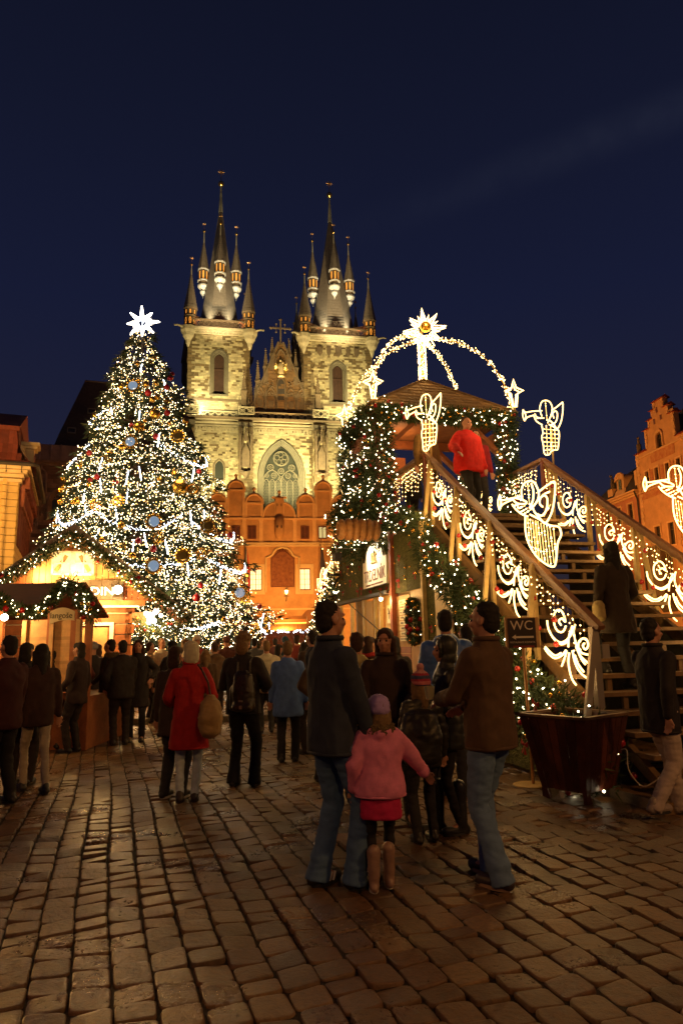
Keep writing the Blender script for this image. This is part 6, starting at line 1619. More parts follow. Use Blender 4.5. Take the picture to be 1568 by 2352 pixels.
zA = A(875, 880, BW(PU0-.1, PD0-.1, 0)[1])[2]
fourstar(PU0-.12, PD0-.15, zA, 'corner star at the front left of the pavilion roof'); fourstar(PU1+.22, PD0-.12, A(1183, 900, BW(PU1+.2, PD0-.1, 0)[1])[2], 'corner star at the right of the pavilion roof'); fourstar(PU0-.15, PD1+.1, A(815, 955, BW(PU0-.15, PD1+.1, 0)[1])[2], 'corner star in front of the church, left of the pavilion')
lamp('POINT', 'pavilion_lamp', BW(PC[0]-.5, PC[1]+.3, 5.75), 22, (1, .5, .18), .15)
lamp('POINT', 'stair_top_lamp', BW(1.2, -.9, 5.6), 30, (1, .6, .25), .2)
# ================================================================== kiosk under the landing
ki = thing('kiosk', 'wooden pastry kiosk under the bridge landing with grass mat cladding and lit counter', 'kiosk', BW(0, 0, 0), BT)
KU = -.30
matg = mat('grass_mat', (.12, .115, .035), .95, vary=.55, nscale=14, bump=1.0, bscale=60)
def matpanel(b, u, pts, bl, n, x=0.0):
    """artificial grass sheet: a backing plus short tufts, pts = (d,z) corner list"""
    b.prismx(pts, u-.015, u+.01)
    ds = [p[0] for p in pts]; zs = [p[1] for p in pts]; cnt = 0
    from math import inf
    def inside(d, z):
        c = False; j = len(pts)-1
        for i in range(len(pts)):
            if (pts[i][1] > z) != (pts[j][1] > z) and d < (pts[j][0]-pts[i][0])*(z-pts[i][1])/(pts[j][1]-pts[i][1])+pts[i][0]: c = not c
            j = i
        return c
    V = []
    for k in range(n):
        d = rng.uniform(min(ds), max(ds)); z = rng.uniform(min(zs), max(zs))
        if not inside(d, z): continue
        e = rng.uniform(-.02, .02); o_ = rng.uniform(.012, .03)
        bl.add([(u-.016, d-.006, z), (u-.016, d+.006, z), (u-.016-o_, d+e, z-rng.uniform(.0, .035))], [(0, 1, 2)])
tuft = MB()
for (a, c, lo, hi) in ((-.42, .32, 2.48, 3.55), (.34, 1.02, 2.48, 3.6), (1.2, 2.55, 2.58, 3.6), (2.57, 3.9, 2.58, 3.62), (3.92, 5.35, 2.58, 3.62)):
    b = MB(); matpanel(b, KU-.02, [(a, lo), (c, lo), (c, hi), (a, hi)], tuft, int(5200*(c-a)*(hi-lo))); b.build('mat_panel', matg, ki)
for (a, c) in ((-1.35, -.5), (-2.2, -1.37), (-3.1, -2.22), (-4.2, -3.12)):
    hz = lambda d: railz(d)-1.25
    b = MB(); matpanel(b, KU+.02, [(a, .05), (c, .05), (c, hz(c)), (a, hz(a))], tuft, int(4200*(c-a)*hz((a+c)/2))); b.build('mat_panel', matg, ki)
tuft.build('mat_tufts', mat('grass_tuft', (.22, .22, .05), .8, vary=.4, nscale=20), ki, kind='stuff')
b = MB(); b.box(KU-.10, KU+.02, 1.05, 1.18, 0, 3.75); b.build('corner_post', redw, ki)
b = MB(); b.box(KU-.07, KU-.0, -.50, -.42, 0, 3.6); b.build('corner_batten', pinew, ki)
b = MB(); b.box(KU-.16, KU+.0, 1.2, 5.4, 2.50, 2.56); b.build('awning_edge', roofd, ki)
b = MB(); b.box(KU+.04, 1.9, 1.0, 5.3, 3.65, 3.7); b.build('kiosk_ceiling', timl, ki)
z = .05
while z < 2.42:
    b = MB(); b.box(KU-.015, KU+.02, .33, 1.04, z+.004, z+.128); b.build('wall_board', redw if z < 1.5 else timl, ki); z += .132
b = MB(); b.box(KU-.01, KU+.02, -.40, .32, .05, 1.5); b.build('door', mat('door_ply', (.42, .2, .06), .6, vary=.25, nscale=4), ki)
b = MB(); b.box(KU-.03, KU+.0, -.36, .22, 1.52, 2.46); b.build('menu_board', mat('menu_board', (.60, .46, .24), .6, vary=.25, nscale=3), ki)
lz_ = 2.32
wht = mat('price_plate', (.75, .66, .45), .6); ink = mat('black_letter', (.03, .02, .015), .6)
for k in range(8):
    z = 2.30-k*.095; b = MB(); b.box(KU-.045, KU-.02, .42, .80, z-.038, z+.038); p = b.build('price_plate', wht, ki)
    b = MB()
    for q in range(7):
        if rng.rand() < .85: b.box(KU-.049, KU-.046, .47+q*.042, .47+q*.042+rng.uniform(.012, .03), z-.016, z+.016)
    b.build('plate_lettering', ink, p)
# counter with glowing interior
b = MB(); b.box(KU-.28, KU+.3, 1.2, 5.3, 1.02, 1.08); b.build('counter', timl, ki)
z = .05
while z < .98: b = MB(); b.box(KU-.02, KU+.01, 1.2, 5.3, z+.004, z+.15); b.build('wall_board', redw, ki); z += .155
for dd in (2.0, 2.35, 3.1, 3.2, 4.2, 5.25): b = MB(); b.box(KU-.04, KU+.03, dd, dd+.09, 1.08, 2.5); b.build('frame_post', pinew, ki)
b = MB(); b.box(1.2, 1.25, 1.0, 5.3, 0, 3.6); b.build('rear_wall', mat('lit_ply', (.65, .42, .16), .7, vary=.2, nscale=3), ki)
b = MB(); b.box(KU+.05, KU+.08, 1.2, 1.95, 1.1, 2.5); b.build('side_panel', mat('lit_ply', (.65, .42, .16), .7), ki)
b = MB(); b.box(KU-.03, KU+.04, 2.55, 3.05, 1.1, 2.45); b.build('shutter_panel', mat('lit_ply', (.65, .42, .16), .7), ki)
b = MB(); b.box(KU+.02, KU+.045, 1.45, 1.75, 1.95, 2.3); nt_ = b.build('notice', wht, ki)
b = MB(); b.prismx([(1.60, 2.24), (1.55, 2.12), (1.60, 2.13), (1.58, 2.02), (1.65, 2.15), (1.61, 2.14), (1.64, 2.24)], KU+.01, KU+.018); b.build('lightning_mark', ink, nt_)
b = MB(); b.beam((KU-.12, 4.2, 2.5), (KU-.05, 1.3, 1.6), .015, .015); b.build('stay_rod', roofd, ki)
for zz, dd in ((3.25, 5.2), (2.75, 5.6)):
    b = MB(); b.box(KU-.25, KU-.05, dd, dd+.25, zz, zz+.03); b.beam((KU-.2, dd, zz-.25), (KU-.02, dd+.1, zz), .03, .03); b.build('shelf_bracket', roofd, ki)
lb_ = BW(KU-.22, 1.35, 2.40); kl = thing('bulb_lamp', 'small bare lamp burning under the pastry kiosk awning', 'lamp', lb_)
b = MB(); b.ball((0, 0, 0), .035, 10, 7); b.build('lamp_glass', mat('floodlamp', (1, .95, .85), .5, emit=(1, .85, .6), estr=28), kl); b = MB(); b.lathe([(.02, .03), (.03, .08), (.03, .13)], 8); b.build('socket', roofd, kl)
lamp('POINT', 'kiosk_lamp', (lb_[0]-.02, lb_[1]-.05, lb_[2]-.06), 22, WARM, .04)
lamp('POINT', 'kiosk_interior', BW(.5, 3.4, 2.3), 40, (1, .62, .25), .2)
lamp('POINT', 'price_light', BW(KU-.35, .62, 2.42), 12, WARM, .05)
# white pastry sign
bs_ = thing('shop_sign', 'cream sign with arched top lettered in brown, lit from above', 'sign', BW(0, 0, 0), BT)
su = KU-.10; cs = 2.06
P = [(2.9, 2.70), (2.9, 3.27), (2.72, 3.27)]+[(cs+.62*math.cos(t), 3.27+.33*math.sin(t)) for t in np.linspace(.15, math.pi-.15, 10)]+[(1.42, 3.26), (1.22, 3.26), (1.22, 2.70)]
b = MB(); b.prismx(P, su-.02, su+.02); b.build('sign_board', mat('cream_board', (.78, .70, .50), .5), bs_)
b = MB(); b.tube([(su-.02, d, z) for d, z in P], .012, 4, closed=True); b.build('sign_rim', roofd, bs_)
RM = (math.pi/2, 0, -math.pi/2)
text('sign_lettering', 'TRDELNÍK', .34, mat('brown_ink', (.16, .05, .02), .6), bs_, (su-.024, cs, 2.93), RM, ext=.003, sx=.92)
b = MB(); q = 1.5
while q < 2.62: w0 = rng.uniform(.02, .07); b.box(su-.027, su-.0215, q, q+w0, 2.738, 2.768); q += w0+rng.uniform(.012, .03)
b.build('sign_small_print', mat('brown_ink', (.16, .05, .02), .6), bs_)
b = MB()
for k in range(5): b.tube([(su-.03, cs+(k-2)*.06, 3.2), (su-.03, cs+(k-2)*.085, 3.4)], .014, 5)
b.tube([(su-.03, cs-.2, 3.2), (su-.03, cs+.2, 3.2)], .02, 5); b.build('sign_emblem', mat('ochre_ink', (.6, .4, .12), .6), bs_)
fl = thing('spotlight', 'small black floodlight on an arm aimed at the cream sign', 'lamp', BW(0, 0, 0), BT)
b = MB(); b.box(su-.62, su-.46, 2.95, 3.2, 3.35, 3.5); b.build('housing', roofd, fl); b = MB(); b.tube([(su, 3.1, 3.62), (su-.55, 3.1, 3.62), (su-.55, 3.08, 3.48)], .012, 5); b.build('arm', metal, fl)
lamp('SPOT', 'sign_spot', BW(su-.55, 2.5, 3.75), 260, (1, .85, .6), .05, BW(su, 2.05, 3.15), angle=85, blend=1)
# giant ringed pastry model
pz_ = A(822, 1217, 13.2); tr_d = thing('pastry_model', 'giant brown spiral pastry tube model hanging over the kiosk', 'shop sign', pz_, math.radians(14))
prof = []
for k in range(6):
    for q in range(7):
        a = math.pi*q/6; prof.append((.175+.045*math.sin(a)-(.018 if k in (0, 5) else 0), -.40+.135*(k+q/6.0)))
b = MB(); b.T = Matrix.Rotation(math.pi/2, 4, 'Y') @ Matrix.Rotation(0, 4, 'Z')
n = 22; vs = []; 
for r, z in prof: vs += [(r*math.cos(2*math.pi*k/n), r*math.sin(2*math.pi*k/n), z) for k in range(n)]
inner = [(.14, -.40), (.13, .35)]
for r, z in inner[::1]: vs += [(r*math.cos(2*math.pi*k/n), r*math.sin(2*math.pi*k/n), z) for k in range(n)]
m = len(prof); fs = [(i*n+k, i*n+(k+1) % n, (i+1)*n+(k+1) % n, (i+1)*n+k) for i in range(m-1) for k in range(n)]
fs += [(k, m*n+k, m*n+(k+1) % n, (k+1) % n) for k in range(n)]+[(m*n+k, (m+1)*n+k, (m+1)*n+(k+1) % n, m*n+(k+1) % n) for k in range(n)]+[tuple((m-1)*n+k for k in range(n))]
b.add(vs, fs); b.build('pastry', mat('baked_dough', (.36, .17, .055), .6, vary=.35, nscale=14, bump=.3, bscale=60), tr_d, smooth=True)
b = MB(); b.tube([(.3, 0, 0), (.62, .25, 0)], .02, 6); b.build('bracket', metal, tr_d)
lamp('POINT', 'pastry_light', tuple(pz_+np.array([-.5, -.9, -.6])), 26, WARM, .2)
dkc = mat('stair_shade_board', (.035, .026, .012), .9, vary=.5, nscale=8)  # dark boards added below the stairs so gaps between treads read as shade
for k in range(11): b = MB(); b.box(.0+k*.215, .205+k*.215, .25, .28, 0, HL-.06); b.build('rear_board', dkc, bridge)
b = MB(); b.prismx([(-.1, 0), (-.1, HL-.5), (FOOT+.3, .0)], W_+.28, W_+.32); b.build('side_shade_panel', dkc, bridge)
b = MB(); b.prismx([(-.1, .0), (-.1, HL-1.0), (-4.4, .25), (-4.4, 0)], .12, .16); b.build('side_shade_panel', dkc, bridge)
# pale panels and wreath
b = MB(); b.box(KU-.06, KU-.03, -1.66, -1.0, 1.2, 2.4); b.build('board', mat('pale_board', (.66, .52, .28), .6, vary=.15, nscale=3), None, loc=BW(0, 0, 0), rz=BT, label='tall pale board leaning on the mat wall behind the blue jacket', category='board')
wc_ = BW(KU-.1, -.06, 1.98); P = [(-.20, -.28), (-.22, .1), (-.14, .32), (.14, .34), (.22, .1), (.2, -.28), (0, -.36), (-.20, -.28)]
garland('wreath', None, [BW(KU-.10, -.06+x, 1.93+z) for x, z in P], .055, 420, 5, 5, 9, L_=.06, br=.008, label='oblong fir wreath hanging on the kiosk menu board', category='wreath')
# fir banks along landing and stair, and below
garland('fir_bank', None, [BW(KU-.03, 5.5, 3.88), BW(KU-.03, 1.8, 3.90), BW(KU-.05, .2, 3.80), BW(KU-.05, -.5, 3.45)], .21, 420, 22, 4, 8, label='deep fir bank with red balls along the landing edge', category='garland', **gk)
pts_ = [BW(KU-.02, d, railz(d)-1.42) for d in (-.5, -1.5, -2.5, -3.5, -4.3, -4.75)]
garland('fir_bank', None, pts_, .27, 460, 26, 5, 8, label='deep fir bank with lights sloping down beside the near stairs', category='garland', **gk)
garland('fir_bank', None, [BW(KU+.0, -3.2, .95), BW(KU+.0, -4.0, .75), BW(KU-.0, -4.7, .5), BW(KU+.1, -4.9, .2)], .42, 520, 22, 3, 6, label='broad fir bank at the foot of the stairs behind the planter', category='garland', **gk)
garland('fir_bank', None, [BW(-.3, 5.5, 3.3), BW(-.3, 7.3, 2.2), BW(-.3, 9.6, .6)], .35, 380, 60, 3, 8, label='fir bank full of lights along the far descending stairs', category='garland', **gk)
l = MB()
for k in range(520):
    d = rng.uniform(DL-.3, DL+5.0); l.octa((-.12+rng.normal()*.09, d, railz(d)-abs(rng.normal())*.45), .017)
t = thing('string_lights', 'dense light chain down the far left stair rail beside the kiosk', 'string lights', BW(0, 0, 0), BT); l.build('string_bulbs', bulby, t, kind='stuff')
lamp('POINT', 'mat_light', BW(-1.3, -1.2, 3.0), 18, WARM, .3); lamp('POINT', 'fir_bank_light', BW(-.95, -3.9, 1.0), 7, WARM, .15)
lamp('POINT', 'far_stair_light', BW(-.9, 7.5, 2.7), 40, WARM, .3)
# bows and gold balls on the mats
bo = MB()
for s_ in (-1, 1): bo.add([(0, 0, 0), (0, s_*.055, .035), (0, s_*.06, -.02), (-.02, s_*.03, .0)], [(0, 1, 3), (1, 2, 3), (2, 0, 3)]); bo.add([(0, 0, 0), (-.01, s_*.012, -.09), (0, s_*.045, -.085)], [(0, 1, 2)])
bo.ball((-.01, 0, 0), .013, 6, 4); bome = bo.mesh('bow', bow)
gbm_ = MB(); gbm_.ball((0, 0, 0), .021, 8, 6); gbm_ = gbm_.mesh('bauble', goldb, True)
gb0 = [(.7, 3.15), (.1, 3.3), (-.1, 2.75), (.8, 2.7), (1.5, 2.62), (1.9, 2.63), (2.6, 2.63), (3.3, 2.75), (3.6, 2.72), (4.2, 3.0), (3.4, 3.25), (4.4, 3.35), (-.8, 2.6), (-1.3, 2.75), (-.75, 1.8), (-.9, 1.3), (-1.9, 1.75), (-2.0, 2.1), (-1.2, 1.1), (-2.7, 1.4), (-3.4, .6), (-3.9, .9), (-4.3, .45), (-2.9, .5), (-3.7, 1.25), (4.9, 2.8), (5.1, 3.3), (-4.6, .9)]
for i, (d, z) in enumerate(gb0):
    inst(bome, 'bow', None, BW(KU-.05 if d > -2.6 else KU-.42, d, z), (rng.uniform(-.3, .3), rng.uniform(-.2, .2), BT), rng.uniform(.8, 1.5), label='small red ribbon bow pinned to the green cladding of the bridge', category='bow', group='red bows on the green cladding')
for k in range(60):
    d = rng.uniform(-2.2, 5.2); hi = min(3.5, railz(d)-1.5) if d < -.4 else 3.5; lo = 2.65 if d > -.4 else 1.0
    if hi < lo: continue
    inst(gbm_, 'bauble', None, BW(KU-.05, d, rng.uniform(lo, hi)), (0, 0, 0), rng.uniform(.8, 1.3), label='small gold ball pinned to the green mats of the bridge wall', category='bauble', group='gold balls on the green mats')
# ================================================================== planter, toilet sign, cables, boxes
wc = G(1218, 1804); sg = thing('sign_stand', 'toilet direction sign on a wooden pole with a round pale base', 'sign', (wc[0], wc[1], 0), math.radians(3))
b = MB(); b.lathe([(.19, .0), (.19, .012), (.17, .018)], 28); b.build('base', mat('cream_base', (.62, .42, .16), .5, vary=.2, nscale=8), sg)
top_ = A(1201, 1487, wc[1]); tx = top_[0]-wc[0]; lean = math.atan2(-tx, top_[2])
b = MB(); b.tube([(.03, 0, .015), (tx+.0, 0, top_[2]+.05)], .018, 8); b.build('pole', mat('sign_pole', (.52, .25, .07), .5, vary=.2), sg)
ztop = A(1198, 1418, wc[1])[2]; zbt = A(1198, 1488, wc[1])[2]; xw = .165; zc_ = (ztop+zbt)/2; xc = A(1198, 1450, wc[1])[0]-wc[0]
b = MB(); b.box(xc-xw-.03, xc+xw+.03, -.01, .015, zbt, ztop); b.build('backing', timl, sg)
b = MB(); b.box(xc-xw, xc+xw-.015, -.028, -.011, zbt-.0, ztop-.01); pn_ = b.build('panel', mat('dark_sign', (.035, .022, .015), .35), sg)
cream = mat('sign_ink', (.75, .66, .50), .6, emit=(.9, .7, .45), estr=.0)
text('lettering', 'WC', .15, cream, pn_, (xc-.01, -.031, ztop-.095), ext=.001)
text('small_lettering', 'RESTAURACE KOTLETA', .027, cream, pn_, (xc-.01, -.031, zbt+.062), ext=.001)
b = MB(); za = zbt+.12; b.box(xc-.085, xc+.12, -.034, -.03, za-.011, za+.011); b.prism([(xc-.13, za), (xc-.085, za-.028), (xc-.085, za+.028)], -.034, -.03); b.build('arrow', cream, pn_)
b = MB(); b.box(xc-.12, xc+.12, -.0335, -.03, zbt+.005, zbt+.025); b.build('red_stripe', mat('red_print', (.25, .02, .02), .5), pn_)
plw = mat('planter_board', (.115, .030, .014), .5, vary=.4, nscale=9, rnd=.25, bump=.3, bscale=50)
pc = (G(1295, 1857)+G(1385, 1830))/2; pa = math.radians(38)
pt = thing('planter', 'tall dark red tapered wooden planter box beside the stairs', 'planter', (2.33, 7.42, 0), pa)
ht = .80; wb, wt = .255, .385
for s in range(4):
    R_ = Matrix.Rotation(s*math.pi/2, 4, 'Z'); n = 7
    for k in range(n):
        a, c = -1+2*k/n+.012, -1+2*(k+1)/n-.012
        b = MB(); b.T = R_; b.add([(a*wb, -wb, .1), (c*wb, -wb, .1), (c*wt, -wt, ht), (a*wt, -wt, ht), (a*wb, -wb+.02, .1), (c*wb, -wb+.02, .1), (c*wt, -wt+.02, ht), (a*wt, -wt+.02, ht)], [(0, 1, 2, 3), (1, 5, 6, 2), (4, 0, 3, 7), (7, 6, 5, 4)])
        b.build('plank', plw, pt)
    b = MB(); b.T = R_; b.box(-wt-.03, wt+.03, -wt-.03, -wt+.035, ht, ht+.025); b.build('rim_board', mat('planter_rim', (.22, .12, .05), .45, vary=.3), pt)
    b = MB(); b.T = R_; b.prism([(-wb, 0), (-wb+.09, 0), (-wb+.06, .1), (-wb, .1)], -wb, -wb+.04); b.build('foot', plw, pt)
b = MB(); b.add([(-wt+.03, -wt+.03, ht-.03), (wt-.03, -wt+.03, ht-.03), (wt-.03, wt-.03, ht-.03), (-wt+.03, wt-.03, ht-.03), (-wt+.06, -wt+.06, ht-.2), (wt-.06, -wt+.06, ht-.2), (wt-.06, wt-.06, ht-.2), (-wt+.06, wt-.06, ht-.2)], [(0, 4, 5, 1), (1, 5, 6, 2), (2, 6, 7, 3), (3, 7, 4, 0), (7, 6, 5, 4)]); b.build('liner', mat('black_liner', (.02, .018, .015), .3), pt)
# cable bundle and boxes at the foot of the stairs
cbm = mat('pale_cable', (.62, .52, .38), .5)
def gz(px, py, Y): return A(px, py, Y)
z6 = lambda x, y: ((1900+x*.5529)/1.7417, (2300+y*.5529)/1.7417)
b = MB(); P = [gz(*z6(1055, 1262), 7.3), gz(*z6(1095, 1270), 7.25), gz(*z6(1105, 1400), 7.2), gz(*z6(1170, 1500), 7.1), gz(*z6(1230, 1530), 7.05), gz(*z6(1330, 1480), 7.0), gz(*z6(1360, 1540), 6.95), gz(*z6(1420, 1580), 6.9), gz(*z6(1500, 1590), 6.85)]
b.tube(smoothline(P, 4), .006, 6); b.build('cable', cbm, None, label='pale cable hanging from the stair foot to the ground', category='cable')
cc = G(*z6(1400, 1540)); b = MB()
for k in range(7):
    P = [(cc[0]+.22*math.cos(t)*(.5+.1*k)+rng.uniform(-.03, .03), cc[1]+.10*math.sin(t)+.02*k, .01+.03*abs(math.sin(t*1.5+k))) for t in np.linspace(k, k+5, 9)]; b.tube(smoothline(P, 3), .005, 5)
b.build('cable_coil', cbm, None, label='tangled coil of pale cable lying on the setts at right', category='cable')
for i, (x, y, w, h, lb) in enumerate(((1130, 1320, .28, .42, 'dark electrical box under the lowest stair treads'), (1400, 1400, .5, .30, 'long dark crate under the stairs with pale label strips'))):
    p = gz(*z6(x, y), 7.55); t = thing('junction_box', lb, 'box', (p[0], 7.55, 0), BT)
    b = MB(); b.box(-w/2, w/2, 0, .25, .0, h); b.build('case', mat('dark_box', (.03, .026, .022), .45), t)
    b = MB(); b.box(-w/2+.02, w/2-.02, -.012, 0, h-.05, h-.01); b.build('lid_edge', dk, t)
    for q in range(3): b = MB(); b.box(-w/2+.05+q*w*.28, -w/2+.05+q*w*.28+.05, -.016, -.012, h-.13, h-.10); b.build('sticker', cbm, t)
for i, (x, y, lb) in enumerate(((930, 1575, 'crumpled white cup against the right foot of the planter'), (1108, 1590, 'white paper scrap in the dark under the stairs'), (630, 1622, 'white scrap of paper under the left side of the planter'))):
    p = G(*z6(x, y)); b = MB(); b.lathe([(.018, 0), (.03, .06), (.026, .065)], 7, (0, 0), sx=1.2, sy=.8); b.build('paper_scrap', mat('white_paper', (.7, .66, .6), .7), None, loc=(p[0], p[1], .01), rz=i, label=lb, category='litter')
star_ = G(*z6(955, 1225)); b = MB(); b.octa((0, 0, 0), .03); b.build('fallen_light', mat('fallen_bulb', (1, .9, .7), .5, emit=(1, .7, .35), estr=5), None, loc=(2.72, 7.35, .42), label='single lit bulb hanging right of the planter', category='light')
# ================================================================== people
from mathutils import noise as mnoise
pr_n = np.random.RandomState(77)
WS = bpy.data.scenes.new('workbench')
def V3(*a): return np.array(a, float)
def cap(b, a, c, ra, rc, n=10, sy=1.0):
    """tapered closed capsule"""
    a = V3(*a); c = V3(*c); d = c-a; L_ = np.linalg.norm(d); 
    if L_ < 1e-6: b.ball(tuple(a), ra, n, 6); return
    d /= L_; P = []; R = []
    for t in (-1, -.8, -.4, 0): P.append(a+d*ra*t*.98); R.append(ra*math.sqrt(max(0.0004, 1-(t*.98)**2)))
    for t in (.25, .5, .75): P.append(a+(c-a)*t); R.append(ra+(rc-ra)*t)
    for t in (0, .4, .8, 1): P.append(c+d*rc*t*.98); R.append(rc*math.sqrt(max(0.0004, 1-(t*.98)**2)))
    b.tube([tuple(p) for p in P], R, n, sy=sy)
def ell(b, c, rx, ry, rz, n=14, m=9): b.ball(tuple(c), 1.0, n, m, rx, ry, rz)
def loft(b, secs, n=16):
    """closed body through elliptical sections (x,y,z,rx,ry)"""
    vs = []; m = len(secs)
    for (x, y, z, rx, ry) in secs:
        for k in range(n):
            t = 2*math.pi*k/n; ct, st_ = math.cos(t), math.sin(t)
            vs.append((x+rx*math.copysign(abs(ct)**.85, ct), y+ry*math.copysign(abs(st_)**.85, st_), z))
    fs = [(i*n+k, i*n+(k+1) % n, (i+1)*n+(k+1) % n, (i+1)*n+k) for i in range(m-1) for k in range(n)]
    fs += [tuple(range(n-1, -1, -1)), tuple((m-1)*n+k for k in range(n))]
    b.add(vs, fs)
def fuse(b, name, m, vox, amp=0.0, freq=6.0, fz=1.7, ring=None, smooth=1, fur=0.0, mats=None, paint=None):
    """union of overlapping closed shapes into one continuous skin"""
    me = b.mesh(name, m); o = bpy.data.objects.new(name, me); WS.collection.objects.link(o)
    md = o.modifiers.new('r', 'REMESH'); md.mode = 'VOXEL'; md.voxel_size = vox; md.use_smooth_shade = True
    if smooth: ms = o.modifiers.new('s', 'SMOOTH'); ms.factor = .5; ms.iterations = smooth*3
    WS.view_layers[0].update(); dg = WS.view_layers[0].depsgraph; e = bpy.data.meshes.new_from_object(o.evaluated_get(dg)); bpy.data.objects.remove(o)
    n = len(e.vertices); co = np.empty(n*3, np.float32); e.vertices.foreach_get('co', co); co = co.reshape(-1, 3)
    if amp or ring or fur:
        no = np.empty(n*3, np.float32); e.vertices.foreach_get('normal', no); no = no.reshape(-1, 3)
        d = np.zeros(n)
        if amp:
            sd = pr_n.uniform(0, 50)
            for i in range(n):
                p = co[i]; d[i] = amp*(mnoise.noise((p[0]*freq+sd, p[1]*freq, p[2]*freq*fz)) + .55*(1-2.4*abs(mnoise.noise((p[0]*freq*1.6+sd+p[2]*2, p[1]*freq*1.6, p[2]*freq*1.6*fz-p[0]*3)))) )
        if ring: d += ring[0]*np.sqrt(np.abs(np.sin(co[:, 2]*math.pi/ring[1]+.5*np.sin(co[:, 0]*9))))*(co[:, 2] < 1.36)
        if fur: d += pr_n.uniform(-fur*.3, fur, n)
        co = co+no*d[:, None]; e.vertices.foreach_set('co', co.ravel().astype(np.float32))
    e.materials.clear()
    for q in (mats or [m]): e.materials.append(q)
    if paint:
        cen = np.empty(len(e.polygons)*3, np.float32); e.polygons.foreach_get('center', cen); cen = cen.reshape(-1, 3)
        e.polygons.foreach_set('material_index', [paint(c) for c in cen])
    e.polygons.foreach_set('use_smooth', [True]*len(e.polygons)); e.name = name; e.update(); return e
def cloth(name, col, rough=.85, **k): return mat(name, col, rough, vary=.22, nscale=14, bump=.16, bscale=160, **k)
skin = mat('skin', (.50, .25, .16), .5, vary=.08, nscale=20); hairb = mat('hair_brown', (.05, .022, .012), .75, vary=.4, nscale=60); hairk = mat('hair_black', (.014, .010, .008), .8, vary=.4, nscale=70); hairg = mat('hair_fair', (.20, .12, .05), .75, vary=.4, nscale=60)
eyem = mat('eye_dark', (.03, .02, .015), .2)
def ik(a, c, l1, l2, hint):
    a, c, h = V3(*a), V3(*c), V3(*hint); d = c-a; L_ = np.linalg.norm(d); L2 = min(L_, (l1+l2)*.999); d = d/max(L_, 1e-6); c = a+d*L2
    x = (l1*l1-l2*l2+L2*L2)/(2*L2); h_ = h-d*(h@d); h_ /= np.linalg.norm(h_)+1e-6
    return a+d*x+h_*math.sqrt(max(0, l1*l1-x*x)), c
